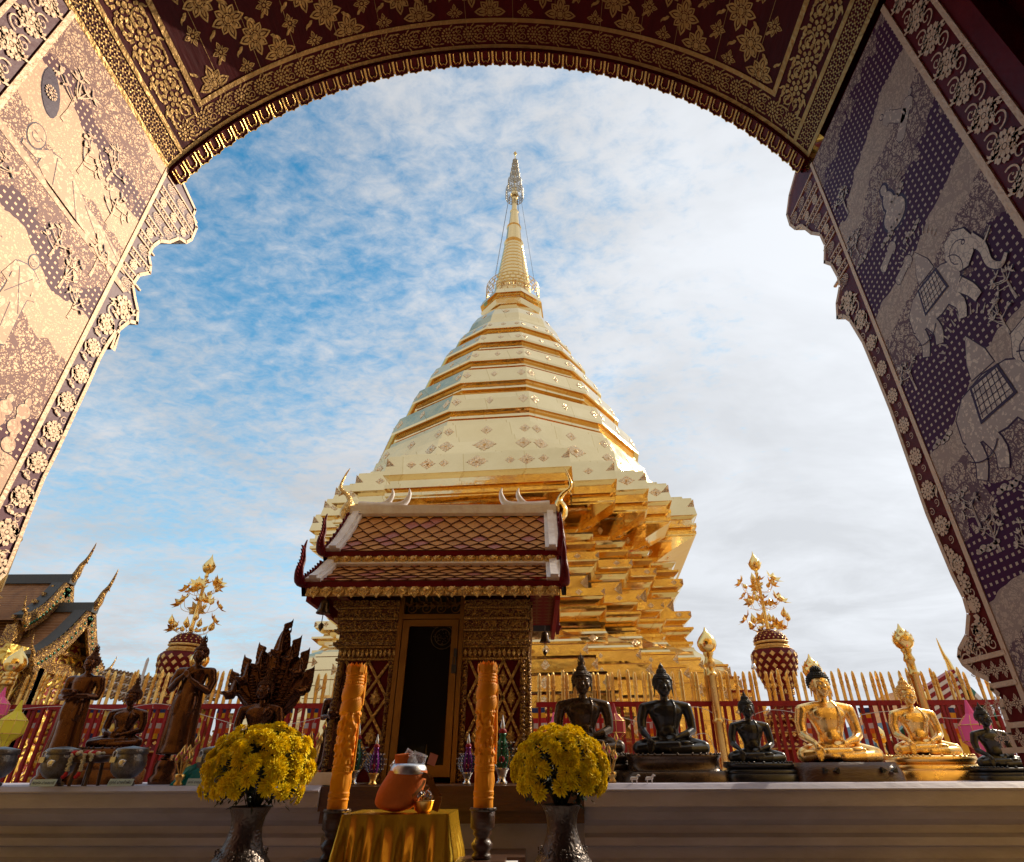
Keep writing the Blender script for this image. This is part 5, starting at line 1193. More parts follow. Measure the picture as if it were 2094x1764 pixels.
mb = MB(); mb.extrude([(0, 0), (1, 0), (2, 0), (3, 0), (4, 0)], lambda k, _: (A_ + Vector((0, .1, -.1)), L_ + Vector((.1, .1, 0)), Vector((L_.x + .1, 11, 0)), Vector((R_.x - .1, 11, 0)), R_ + Vector((-.1, 0, 0)))[k], lambda k, _: (A_ + Vector((0, .4, -.1)), L_ + Vector((.1, .4, 0)), Vector((L_.x + .1, 11.4, 0)), Vector((R_.x - .1, 11.4, 0)), R_ + Vector((-.1, .4, 0)))[k], 0); mb.build('gable_wall', ['maroon'], h2)
mb = MB(); horn(mb, A_ + Vector((0, -.05, .05)), -1, .55, 0, (.3, 0)); mb.build('horn_finial', 'goldtree', h2)
# striped roof just left of it
p = U(1905, 1390, 10.2)
h3 = thing('pavilion_roof', 'low pavilion with red and cream striped roof behind the crowned golden buddha', 'pavilion', (p.x, 10.2, 0))
mb = MB(); a, b = U(1868, 1424, 10.2), U(1945, 1374, 10.2)
for i in range(9): mb.bar(a + Vector((0, 0, -.06 * i)), b + Vector((0, 0, -.06 * i)), .2, .05, i % 2)
mb.build('striped_roof', ['redpaint', 'fwhite'], h3)
mb = MB(); mb.box(((a.x + b.x) / 2, 10.3, (a.z - .3) / 2), (b.x - a.x - .1, .15, a.z - .5)); mb.build('pavilion_wall', 'plinth', h3)
p = U(300, 1390, 10.6)
h4 = thing('low_pavilion', 'low pavilion with grey and brown patterned roof behind the left railing', 'pavilion', (p.x, 10.6, 0))
mb = MB(); a, b = U(225, 1372, 10.6), U(455, 1418, 10.6)
for i in range(7): mb.bar(a + Vector((0, -.12 * i, -.06 * i)), b + Vector((0, -.12 * i, -.06 * i)), .14, .05, i % 2)
for k in range(30):
    q = a.lerp(b, k / 30); mb.bar(q + Vector((0, -.02, .03)), q + Vector((0, -.85, -.39)), .03, .03, 2)
mb.build('patterned_roof', ['tile2', 'whiteroof', 'carved'], h4)
mb = MB(); mb.box(((a.x + b.x) / 2, 10.4, 1.3), (b.x - a.x, .2, 1.9)); mb.build('pavilion_wall', 'carvedbig', h4)
# ================================================================== STATUES
def cap(mb, pts, rs, n=12, ell=1.):
    mb.tube([Vector(p) for p in pts], list(rs), n, ell=ell)
    mb.ball(pts[0], rs[0] * .99, 8); mb.ball(pts[-1], rs[-1] * .99, 8)
def Rz(a): return Matrix.Rotation(a, 3, 'Z')
def Rx(a): return Matrix.Rotation(a, 3, 'X')
def Ry(a): return Matrix.Rotation(a, 3, 'Y')
def head(mb, c, s_):      # oval head facing -y, c = centre, s_ = half height
    c = Vector(c); P = lambda x, y, z: c + Vector((x, y, z)) * s_
    mb.ball(P(0, .05, .12), Vector((.76, .86, .86)) * s_, 14); mb.ball(P(0, -.12, -.30), Vector((.62, .62, .66)) * s_, 12); mb.ball(P(0, -.42, -.72), Vector((.24, .2, .2)) * s_, 8)
    cap(mb, [P(0, -.74, .22), P(0, -.86, -.02), P(0, -.98, -.18)], (.07 * s_, .09 * s_, .12 * s_)); 
    for s in (-1, 1):
        mb.ball(P(s * .11, -.86, -.19), Vector((.09, .09, .07)) * s_, 6)
        cap(mb, [P(s * .08, -.80, .20), P(s * .28, -.79, .32), P(s * .5, -.66, .24)], (.035 * s_, .045 * s_, .03 * s_), 6)
        mb.ball(P(s * .30, -.64, .08), Vector((.21, .17, .12)) * s_, 8); cap(mb, [P(s * .12, -.77, .05), P(s * .3, -.82, .0), P(s * .47, -.70, .05)], (.02 * s_, .035 * s_, .02 * s_), 6)
        mb.ball(P(s * .42, -.45, -.25), Vector((.24, .25, .3)) * s_, 8)
        mb.ball(P(s * .80, .05, .0), Vector((.09, .2, .34)) * s_, 8); cap(mb, [P(s * .82, .0, -.2), P(s * .84, -.02, -.55), P(s * .88, .0, -.85)], (.09 * s_, .075 * s_, .05 * s_), 8)
    cap(mb, [P(-.24, -.74, -.42), P(-.10, -.84, -.405), P(0, -.85, -.43), P(.10, -.84, -.405), P(.24, -.74, -.42)], [q * s_ for q in (.03, .055, .05, .055, .03)], 6)
    cap(mb, [P(-.16, -.76, -.53), P(0, -.82, -.545), P(.16, -.76, -.53)], [q * s_ for q in (.04, .07, .04)], 6)
def hand(mb, wrist, palm, fd, side, s_=1., curl=.3, nrm=(0, -1, 0), L=.075, thumb=(1, 0, 0)):
    # wrist, palm centre, finger direction, sideways axis of the row of fingers
    wrist, palm, fd, side, nrm, thumb = map(Vector, (wrist, palm, fd, side, nrm, thumb)); fd.normalize(); side.normalize(); nrm.normalize()
    cap(mb, [wrist, palm], (.024 * s_, .03 * s_), 10); mb.ball(palm, .03 * s_, 8)
    for k, l in enumerate((.9, 1.05, 1., .8)):
        b = palm + side * (k - 1.5) * .0175 * s_ + fd * .018 * s_
        cap(mb, [b, b + fd * L * .45 * l * s_, b + fd * L * .8 * l * s_ - nrm * curl * .02 * s_, b + fd * L * 1.05 * l * s_ - nrm * curl * .045 * s_], (.0095 * s_, .009 * s_, .008 * s_, .006 * s_), 8)
    b = palm + thumb * .024 * s_ - fd * .01 * s_; cap(mb, [b, b + (thumb * .6 + fd * .8).normalized() * .035 * s_, b + (thumb * .4 + fd * .9).normalized() * .06 * s_], (.0115 * s_, .0105 * s_, .008 * s_), 8)
SE = {}
def seated_mesh(kind):
    if kind in SE: return SE[kind]
    mb = MB()
    # folded legs
    for s in (-1, 1): cap(mb, [(s * .10, .08, .10), (s * .24, .0, .095), (s * .38, -.07, .075)], (.10, .095, .07)); mb.ball((s * .385, -.07, .07), .07, 10)
    cap(mb, [(.385, -.09, .055), (.2, -.16, .05), (-.02, -.18, .045)], (.062, .055, .04)); cap(mb, [(-.385, -.09, .06), (-.16, -.15, .085), (.06, -.17, .10)], (.062, .055, .038))
    mb.ball((.15, -.165, .118), (.075, .034, .026), 10, R=Rz(.15)); 
    for k in range(5): cap(mb, [(.205, -.185 + k * .012, .118), (.232 - .004 * k, -.182 + k * .013, .116)], (.009, .008), 6)
    mb.ball((-.11, -.175, .055), (.075, .032, .028), 10)
    mb.ball((0, .09, .11), (.23, .15, .11), 14); mb.ball((0, -.02, .07), (.30, .14, .065), 12)
    # torso : broad shoulders, narrow waist
    rows = []
    for z, rx, ry, y in ((.10, .17, .115, .07), (.18, .145, .10, .06), (.26, .128, .085, .055), (.33, .142, .088, .05), (.41, .168, .10, .045), (.47, .185, .104, .045), (.52, .19, .092, .05), (.555, .15, .07, .055), (.575, .08, .055, .055), (.59, .05, .048, .05)):
        q_ = 1 + .17 * min(1, max(0, (z - .2) / .2)) * (1 if z < .57 else .3); rows.append([(rx * q_ * cos(2 * pi * i / 20), y + ry * (1 + (q_ - 1) * .6) * sin(2 * pi * i / 20), z) for i in range(20)])
    mb.grid(rows, cu=True); mb.face(rows[0]); mb.face(rows[-1])
    cap(mb, [(-.235, .05, .510), (-.1, .045, .535), (.1, .045, .535), (.235, .05, .510)], (.062, .062, .062, .062)); 
    for s in (-1, 1): mb.ball((s * .08, -.030, .46), (.10, .032, .06), 10)
    mb.ball((0, -.012, .24), (.10, .05, .08), 10)
    cap(mb, [(0, .05, .56), (0, .04, .66)], (.052, .046))
    head(mb, (0, .03, .755), .134)
    # his left arm resting in the lap (image right)
    cap(mb, [(.262, .05, .50), (.295, .065, .38), (.30, .05, .265)], (.066, .059, .051)); cap(mb, [(.30, .05, .26), (.205, -.06, .215), (.10, -.105, .19)], (.051, .042, .027))
    hand(mb, (.10, -.105, .185), (.045, -.12, .172), (-1, -.15, -.02), (0, .7, .7), 1.05, .1, (0, -.4, -1), .08, (0, -.5, .8))
    if kind == 'touch':
        cap(mb, [(-.262, .05, .50), (-.300, .06, .38), (-.31, .03, .27)], (.066, .059, .051)); cap(mb, [(-.31, .03, .265), (-.305, -.07, .225), (-.275, -.15, .185)], (.051, .042, .027))
        hand(mb, (-.275, -.15, .185), (-.268, -.182, .145), (.06, -.12, -1), (1, 0, 0), 1.05, -.1, (0, 1, 0), .105, (1, -.1, -.1))
    else:
        cap(mb, [(-.262, .05, .50), (-.295, .065, .38), (-.30, .05, .265)], (.066, .059, .051)); cap(mb, [(-.30, .05, .26), (-.20, -.06, .215), (-.09, -.115, .20)], (.051, .042, .027))
        hand(mb, (-.09, -.115, .20), (-.035, -.135, .192), (1, -.1, -.02), (0, .7, .7), 1.05, .1, (0, -.4, -1), .08, (0, -.5, .8))
    # robe edge and sash over his left shoulder
    for pts in ([(-.17, -.035, .47), (-.06, -.075, .42), (.03, -.07, .34), (.10, -.05, .25), (.13, -.0, .18)], ):
        pass
    cap(mb, [(.085, .03, .60), (.10, -.04, .53), (.095, -.082, .44), (.08, -.055, .34), (.07, -.06, .25)], (.010, .010, .010, .009, .009), 8)
    me = remeshed(mb, .0062, 3); SE[kind] = me; return me
def hair_mesh(c, s_, curls=True, ush=1., tip=None, kind='round'):
    mb = MB(); c = Vector(c); P = lambda x, y, z: c + Vector((x, y, z)) * s_
    mb.ball(P(0, .18, .28), Vector((.90, .92, .88)) * s_, 16)
    mb.ball(P(0, .14, 1.18), Vector((.42, .42, .36 * ush)) * s_, 12)
    cap(mb, [P(0, .14, .9), P(0, .14, 1.2)], (.46 * s_, .30 * s_))
    if curls:
        def put(center, rr, rows_, zmin):
            for i in range(rows_):
                t = pi * (i + .5) / (rows_ * 2 - 1) if False else (pi / 2) * (i / (rows_ - 1)) * 1.25
                n_ = max(1, int(2 * pi * rr.x * sin(t) / (.145 * s_)))
                for j in range(n_):
                    a = 2 * pi * (j + .5 * (i % 2)) / n_; p = center + Vector((rr.x * sin(t) * cos(a), rr.y * sin(t) * sin(a), rr.z * cos(t)))
                    if p.y < c.y - .05 * s_ and p.z < c.z + zmin * s_ + .10 * abs(p.x - c.x): continue
                    mb.ball(p, .082 * s_, 5)
        put(P(0, .18, .28), Vector((.90, .92, .88)) * s_, 11, .50); put(P(0, .14, 1.18), Vector((.42, .42, .36 * ush)) * s_, 6, 0)
    # keep hair off the face: cut away what is in front of and below the hairline
    bm = bmesh.new(); 
    mm = bpy.data.meshes.new('t'); mm.from_pydata(mb.v, [], mb.f); bm.from_mesh(mm)
    for v in bm.verts:
        if v.co.y < c.y - .15 * s_ and v.co.z < c.z + .50 * s_: v.co.y = max(v.co.y, c.y - .10 * s_)
        if v.co.z < c.z - .35 * s_: v.co.z = c.z - .35 * s_
    bm.to_mesh(mm); bm.free()
    for p in mm.polygons: p.use_smooth = True
    return mm
def flame(mb, c, h, r, n=5):
    c = Vector(c); mb.lathe([(r * .5, 0), (r, h * .18), (r * .55, h * .35), (r * .6, h * .45), (r * .3, h * .7), (.001, h)], c, 10)
    for q in range(3):
        for i in range(n):
            a = 2 * pi * i / n + q * .5; b = c + Vector((cos(a), sin(a), 0)) * r * (.85 - .2 * q) + Vector((0, 0, h * (.1 + .18 * q)))
            mb.tube([b, b + Vector((cos(a) * r * .5, sin(a) * r * .5, h * .14)), b + Vector((cos(a) * r * .15, sin(a) * r * .15, h * .34))], [r * .28, r * .22, .0008], 6)
HM = {}
def buddha_seated(name, label, px, base_y, top_y, seat_y, Y, m, kind='touch', hair='same', tip='flame', ped='lotus', pm=None, pw=1.0, sc_=None, rotz=0., pedcol=None):
    pb = U(px, seat_y, Y); pt = U(px, top_y, Y); H = (pt.z - pb.z) / .95
    zb = SH
    x = U(px, seat_y, Y).x
    t = thing(name, label, 'statue', (x, Y, zb), rotz, 'seated buddha statues on the ledge')
    ph = pb.z - zb      # pedestal height
    o = meshpart('body', seated_mesh(kind), m, t); o.scale = (H,) * 3; o.location = (0, 0, ph)
    hk = 'curls'
    if hk not in HM: HM[hk] = hair_mesh((0, .03, .755), .134)
    h = meshpart('hair', HM[hk], m if hair == 'same' else hair, t); h.scale = (H,) * 3; h.location = (0, 0, ph)
    mb = MB(); T0 = Vector((0, .046, .755 + .134 * 1.42))
    if tip == 'flame': flame(mb, T0, .17, .035)
    elif tip == 'bud': mb.lathe([(.02, 0), (.034, .022), (.03, .045), (.012, .065), (.001, .09)], T0, 14)
    elif tip == 'point': mb.lathe([(.028, 0), (.03, .02), (.018, .05), (.001, .10)], T0, 14)
    if mb.v: f = mb.build('finial', m, t, local=True); f.scale = (H,) * 3; f.location = (0, 0, ph)
    mb = MB(); pm = pm or m; w_ = .46 * H * pw; d = .24 * H * pw; g = 48
    def ov(prof, mi=0, mod=None, yc=-.05 * H):
        rows = []
        for r_, z in prof:
            row = []
            for i in range(g):
                a = 2 * pi * i / g; ca, sa = cos(a), sin(a); e = .62; k = (mod(a) if mod else 1)
                row.append(((abs(ca) ** e) * (1 if ca > 0 else -1) * (w_ + r_) * k, yc + (abs(sa) ** e) * (1 if sa > 0 else -1) * (d + r_) * k, z))
            rows.append(row)
        mb.grid(rows, mi, True, cu=True); mb.face(rows[0]); mb.face(rows[-1])
    q = ph
    if ped == 'lotus':
        ov([(.035, 0), (.035, q * .38), (.03, q * .40)]); ov([(.025, q * .40), (.03, q * .55), (.006, q * .66)], mod=lambda a: 1 + .012 * abs(sin(a * 11))); ov([(.0, q * .66), (.02, q * .80), (.018, q * .94), (.0, q)], mod=lambda a: 1 + .012 * abs(cos(a * 11)))
        for i in range(44):
            a = 2 * pi * i / 44; ca, sa = cos(a), sin(a); mb.ball(((abs(ca) ** .62) * (1 if ca > 0 else -1) * (w_ + .012), -.05 * H + (abs(sa) ** .62) * (1 if sa > 0 else -1) * (d + .012), q * .985), .007, 4)
    elif ped == 'hex':
        ov([(.09, 0), (.085, q * .36), (.08, q * .37)]); ov([(.045, q * .37), (.03, q * .44), (.025, q * .80), (.04, q * .9), (.035, q), (0, q)])
        for i in range(40):
            a = 2 * pi * i / 40; ca, sa = cos(a), sin(a); mb.ball(((abs(ca) ** .62) * (1 if ca > 0 else -1) * (w_ + .036), -.05 * H + (abs(sa) ** .62) * (1 if sa > 0 else -1) * (d + .036), q), .0065, 4)
    elif ped == 'block':
        ov([(.05, 0), (.04, q * .5), (.02, q), (0, q)])
    mb.build('pedestal', pm, t, local=True)
    if ped == 'block' and m == 'statgold':
        mb = MB()
        for cx_ in (-.17, .19):
            for s in (-1, 1):
                for k, (du, dv) in enumerate(((0, 0), (.010, .006), (.010, -.006))): mb.extrude([(cx_ * H * 1.6 + s * (.012 + du), q * .55 + dv), (cx_ * H * 1.6 + s * (.026 + du), q * .55 + dv + .010), (cx_ * H * 1.6 + s * (.03 + du), q * .55 + dv - .004)], lambda u_, v_: Vector((u_, -.05 * H - d - .056, v_)), lambda u_, v_: Vector((u_, -.05 * H - d - .03, v_)))
        mb.build('carved_vent', 'black', t, local=True)
    return t, H, ph
buddha_seated('seated_buddha', 'large dark bronze seated buddha with tall flame finial, half hidden by the right flower ball', 1197, 1598, 1362, 1543, 3.9, 'bronze2', 'lap', tip='flame', ped='lotus')
buddha_seated('seated_buddha', 'black bronze seated buddha on a dark hexagonal pedestal right of the flower ball', 1372, 1598, 1368, 1544, 3.7, 'black', 'touch', tip='bud', ped='hex', pm='bronze2')
buddha_seated('seated_buddha', 'small matt black seated buddha between the black one and the big golden one', 1547, 1598, 1424, 1560, 3.6, 'black', 'touch', tip='point', ped='lotus')
buddha_seated('seated_buddha', 'biggest polished golden seated buddha with painted black hair on a dark block', 1716, 1598, 1364, 1560, 3.6, 'statgold', 'touch', hair='hairblack', tip=None, ped='block', pm='wood', pw=1.02)
buddha_seated('seated_buddha', 'smaller golden seated buddha with golden curls and bead finial on a golden lotus pedestal', 1895, 1598, 1392, 1546, 3.7, 'statgold', 'touch', tip='bud', ped='lotus', pm='statgold', pw=1.1)
buddha_seated('seated_buddha', 'small black seated buddha at the far right beside the gateway wall', 2050, 1598, 1446, 1570, 3.5, 'black', 'touch', tip='point', ped='lotus')
t6, H6, _ = buddha_seated('seated_buddha', 'brown bronze seated buddha in meditation between two alms bowls at the left', 236, 1598, 1402, 1530, 3.8, 'bronze', 'lap', tip='flame', ped='lotus', pm='bronze')
# naga-sheltered buddha
tn, Hn, phn = buddha_seated('naga_buddha', 'brown bronze seated buddha sheltered by a flaring serpent hood left of the shrine', 514, 1598, 1384, 1533, 3.8, 'bronze', 'lap', tip='flame', ped='block', pm='bronze')
tn['category'] = 'statue'
mb = MB()
mb.ball((.05, .21, .86), (.46, .05, .52), 16)
tips = [(-.50, 1.02), (-.36, 1.22), (-.18, 1.40), (.08, 1.74), (.26, 1.50), (.42, 1.32), (.54, 1.06)]
for i, (tx, tz) in enumerate(tips):
    b0 = Vector((.04, .19, .42)); b1 = Vector((tx, .15, tz - .12)); dd = b1 - b0; mb.ball(b0 + dd * .56, (.135 if i != 3 else .15, .035, dd.length * .50), 12, R=Ry(atan2(dd.x, dd.z)))
    bx = -.26 + i * .10; p0 = Vector((.02 + bx * .3, .20, .3)); mid = Vector((lerp(.06, tx, .82), .19, lerp(.5, tz, .48))); hd = Vector((tx, .14, tz - (.28 if i != 3 else .42)))
    c_ = smoothcurve([p0, mid, hd, Vector((tx * 1.02, .12, tz - .12)), Vector((tx, .12, tz))], 5); k = len(c_)
    mb.tube(c_, [(.05 + .05 * sin(pi * min(1, j / (k * .86)))) if j < k * .66 else lerp(.08, .004, ((j - k * .66) / (k * .34)) ** .8) for j in range(k)], 10, ell=.45)
    cap(mb, [hd + Vector((0, -.02, 0)), hd + Vector((-.06, -.10, -.03)), hd + Vector((-.09, -.15, .0))], (.06, .045, .02)); cap(mb, [hd + Vector((0, -.02, -.05)), hd + Vector((-.05, -.09, -.085))], (.04, .018))
    for j in range(5):
        q = c_[int(k * (.5 + .09 * j))]; s_ = 1 if tx > 0 else -1; cap(mb, [q, q + Vector((s_ * .09, 0, .05)), q + Vector((s_ * .10, 0, .11))], (.035, .02, .004))
hood = meshpart('serpent_hood', remeshed(mb, .011, 1, 'serpent_hood'), 'bronze', tn); hood.scale = (Hn,) * 3; hood.location = (0, 0, phn)
mb = MB()      # neck scales of the serpents
for i, (tx, tz) in enumerate(tips):
    for j in range(13):
        t_ = j / 12; x = lerp(.04, tx, .25 + .6 * t_); z = lerp(.5, tz - .25, t_); mb.ball((x, .125 - .02 * (1 - abs(2 * t_ - 1)), z), (.06, .03, .018), 6)
for a in range(28): mb.ball((.06 + .25 * cos(a * .2244), .135, .80 + .25 * sin(a * .2244)), (.03, .02, .03), 5)
ns = mb.build('neck_scale', 'bronze', tn, local=True, kind='stuff'); ns.scale = (Hn,) * 3; ns.location = (0, 0, phn)
mb = MB()
for i in range(3): mb.tube([((.42 - .03 * i) * cos(2 * pi * j / 30), -.03 + .24 * sin(2 * pi * j / 30), -.05 - .08 * i + .0) for j in range(31)], .045, 8)
cl = mb.build('coil', 'bronze', tn, local=True); cl.scale = (Hn,) * 3; cl.location = (0, 0, phn)
# standing figures
def standing_mesh(pose):
    mb = MB(); rows = []
    for z, rx, ry, y in ((.045, .115, .06, .02), (.06, .125, .065, .02), (.12, .105, .06, .02), (.25, .098, .062, .015), (.38, .10, .068, .01), (.46, .105, .07, .01), (.53, .088, .06, .01), (.58, .082, .056, .012), (.64, .095, .06, .012), (.70, .108, .064, .012), (.74, .105, .055, .016), (.765, .06, .04, .018), (.78, .032, .03, .015)):
        rows.append([(rx * 1.12 * cos(2 * pi * i / 24), y + ry * 1.1 * sin(2 * pi * i / 24), z) for i in range(24)])
    mb.grid(rows, cu=True); mb.face(rows[0]); mb.face(rows[-1])
    cap(mb, [(-.13, .015, .722), (.13, .015, .722)], (.042, .042)); cap(mb, [(0, .015, .76), (0, .012, .82)], (.032, .030))
    for s in (-1, 1):
        cap(mb, [(s * .05, .02, .06), (s * .05, .015, .02)], (.03, .022)); mb.ball((s * .052, -.02, .014), (.026, .055, .014), 8); mb.ball((s * .05, -.02, .44), (.055, .05, .12), 10)
    # robe edges hanging from the arms
    for s in (-1, 1):
        A = [(s * .10, .01, .60), (s * .125, .0, .45), (s * .13, .01, .25), (s * .155, .02, .06)]
        cap(mb, A, (.012, .013, .014, .012), 8); cap(mb, [(s * .09, .01, .60), (s * .105, .0, .45), (s * .11, .01, .25), (s * .13, .02, .06)], (.02, .022, .022, .016), 8)
    head(mb, (0, .005, .872), .072)
    if pose == 'bowl':
        for s in (-1, 1):
            cap(mb, [(s * .148, .015, .72), (s * .165, .03, .64), (s * .165, .015, .57)], (.042, .037, .033)); cap(mb, [(s * .165, .015, .565), (s * .12, -.07, .565), (s * .055, -.125, .565)], (.033, .027, .018))
            hand(mb, (s * .055, -.125, .56), (s * .03, -.15, .548), (-s, -.3, 0), (0, .5, .6), .62, .1, (0, 0, -1), .08, (0, -.3, .7))
        mb.lathe([(.02, .55), (.055, .565), (.072, .59), (.066, .615), (.05, .617)], (0, -.15, 0), 20)
    else:
        cap(mb, [(-.148, .015, .72), (-.175, .01, .65), (-.17, -.01, .585)], (.042, .037, .033)); cap(mb, [(-.17, -.01, .58), (-.10, -.075, .64), (-.04, -.09, .69)], (.033, .026, .018)); hand(mb, (-.04, -.085, .69), (-.02, -.092, .71), (.7, -.05, .7), (-.7, 0, .7), .62, .05, (0, 1, 0), .085, (-.6, -.2, .3))
        cap(mb, [(.148, .015, .72), (.175, .02, .64), (.165, -.0, .56)], (.042, .037, .033)); cap(mb, [(.165, -.0, .555), (.095, -.08, .60), (.03, -.1, .645)], (.033, .026, .018)); hand(mb, (.03, -.098, .645), (.01, -.105, .665), (-.7, -.05, .7), (.7, 0, .7), .62, .05, (0, 1, 0), .085, (.6, -.2, .3))
    return remeshed(mb, .0042, 3)
HS = hair_mesh((0, .005, .872), .072)
def buddha_standing(label, pxb, yb, pxt, yt, Y, m, pose):
    b = U(pxb, yb, Y); tt = U(pxt, yt, Y); H = (tt.z - b.z) / 1.06
    t = thing('standing_buddha', label, 'statue', (b.x, Y, SH), 0, 'standing buddha statues on the ledge'); ph = b.z - SH
    o = meshpart('body', standing_mesh(pose), m, t); h = meshpart('hair', HS, m, t)
    mb = MB(); flame(mb, (0, .014, .872 + .072 * 1.4), .095, .022); f = mb.build('finial', m, t, local=True)
    for q in (o, h, f): q.scale = (H,) * 3; q.location = (0, 0, ph)
    mb = MB(); mb.lathe([(.13 * H, 0), (.14 * H, ph * .25), (.11 * H, ph * .45), (.12 * H, ph * .7), (.105 * H, ph)], n=28); mb.build('pedestal', m, t, local=True)
    return t
buddha_standing('tall brown bronze buddha standing and holding an alms bowl, leftmost on the ledge', 112, 1562, 160, 1318, 3.7, 'bronze', 'bowl')
buddha_standing('tall brown bronze buddha standing with both hands crossed on the chest', 350, 1556, 402, 1298, 3.7, 'bronze', 'cross')
buddha_standing('bronze standing buddha partly hidden behind the left corner of the small shrine', 672, 1585, 697, 1372, 4.0, 'bronze', 'bowl')
# ================================================================== ALMS BOWLS
def alms(px, py, Y, label, s_=1.):
    x = U(px, py, Y).x; t = thing('alms_bowl', label, 'bowl', (x, Y, SH), 0, 'lidded silver alms bowls on the ledge'); t.scale = (s_,) * 3
    mb = MB(); mb.lathe([(.050, 0), (.052, .012), (.036, .022), (.034, .034), (.05, .042), (.068, .062), (.077, .09), (.076, .115), (.067, .138)], n=36); mb.build('bowl', 'silverold', t, local=True)
    mb = MB(); mb.lathe([(.072, .138), (.074, .142), (.074, .158), (.070, .162), (.03, .170), (.004, .174)], n=36); mb.build('lid', 'silverold', t, local=True)
    mb = MB(); mb.box((-.035, -.078, .112), (.026, .012, .024)); mb.build('padlock', 'steel', t, local=True)
    mb = MB(); mb.tube([(-.043, -.078, .122), (-.043, -.078, .145), (-.035, -.078, .152), (-.027, -.078, .145), (-.027, -.078, .122)], .0022, 6); mb.build('shackle', 'steel', t, local=True)
    mb = MB(); mb.ball((.01, -.076, .10), (.018, .006, .014), 8)
    for k in range(4): mb.ball((.004 + .006 * k, -.079, .088), (.0025, .003, .008), 4)
    mb.ball((.026, -.079, .104), (.006, .004, .007), 5); mb.build('relief', 'silver', t, local=True)
alms(-4, 1560, 3.35, 'tarnished lidded alms bowl cut off by the left edge of the view'); alms(122, 1560, 3.35, 'tarnished alms bowl with padlock in front of the leftmost standing buddha')
alms(264, 1560, 3.35, 'tarnished alms bowl with padlock right of the flower garlands'); alms(436, 1560, 3.4, 'tarnished alms bowl with padlock half behind the left flower ball')
# name cards in Thai
def card(px, Y, w_, body, label, rot=0.):
    x = U(px, 1600, Y).x; t = thing('name_card', label, 'sign', (x, Y, SH), rot, 'pale blue name cards on the ledge')
    mb = MB(); mb.box((0, 0, .016), (w_, .003, .031), Rx(-.35)); mb.build('card', 'paper', t, local=True)
    cu = bpy.data.curves.new('lettering', 'FONT'); cu.body = body; cu.size = .021; cu.align_x = 'CENTER'; cu.align_y = 'CENTER'; cu.extrude = .0003
    o = bpy.data.objects.new('lettering', cu); COL.objects.link(o); o.parent = t; bpy.context.view_layer.update()
    me = bpy.data.meshes.new_from_object(o.evaluated_get(bpy.context.evaluated_depsgraph_get())); bpy.data.objects.remove(o)
    me.materials.clear(); me.materials.append(G['ink']); xs = [v.co.x for v in me.vertices] or [0]
    k = min(1., w_ * .9 / max(1e-6, max(xs) - min(xs))); o = bpy.data.objects.new('lettering', me); COL.objects.link(o); o.parent = t
    o.rotation_euler = (pi / 2 - .35, 0, 0); o.location = (0, -.0028, .016); o.scale = (k, k, k)
card(90, 3.22, .115, 'พฤหัส ปางสมาธิ', 'pale blue card lettered in Thai for Thursday, leftmost of the cards'); card(247, 3.22, .115, 'ศุกร์ ปางรำพึง', 'pale blue card lettered in Thai for Friday, below the second padlocked bowl'); card(406, 3.22, .11, 'เสาร์ ปางนาคปรก', 'pale blue card lettered in Thai for Saturday, beside the left flower ball')
# garland basket
x = U(186, 1560, 3.36).x
t = thing('garland_basket', 'small stand holding white jasmine garlands with red roses between two alms bowls', 'garlands', (x, 3.36, SH))
mb = MB(); mb.lathe([(.05, .10), (.075, .105), (.080, .13), (.074, .132)], n=24)
for a in (.6, 2.2, 3.9, 5.4): mb.tube([(.05 * cos(a), .05 * sin(a), .10), (.06 * cos(a), .06 * sin(a), 0)], .008, 6)
mb.build('stand', 'wood', t, local=True)
for (gx, red) in ((-.05, 1), (.012, 1), (.05, 0)):
    mb = MB(); rnd = random.Random(int(gx * 1000) + 99)
    for k in range(9 if red else 4):
        for j in range(4): mb.ball((gx + rnd.uniform(-.006, .006), -.080 + rnd.uniform(-.008, .006), .135 - k * .0085), (.006, .005, .005), 4)
    mb.ball((gx, -.07, .142), (.017, .014, .012), 6, 1); mb.ball((gx + .018, -.07, .14), (.012, .012, .01), 6, 0)
    if red: mb.ball((gx, -.082, .05), (.010, .009, .012), 6, 1); mb.ball((gx - .01, -.08, .040), (.010, .008, .009), 6, 1)
    mb.build('garland', [G.setdefault('jasmine', mat('jasmine', (.62, .58, .42), 0, .6)), 'fred'], t, local=True)
mb = MB(); rnd = random.Random(8)
for k in range(26): mb.ball((rnd.uniform(-.06, .065), rnd.uniform(-.06, .03), .138 + rnd.uniform(0, .01)), (.011, .010, .008), 4, rnd.choice((0, 0, 1)))
mb.build('blossoms', ['jasmine', 'fred'], t, local=True, kind='stuff')
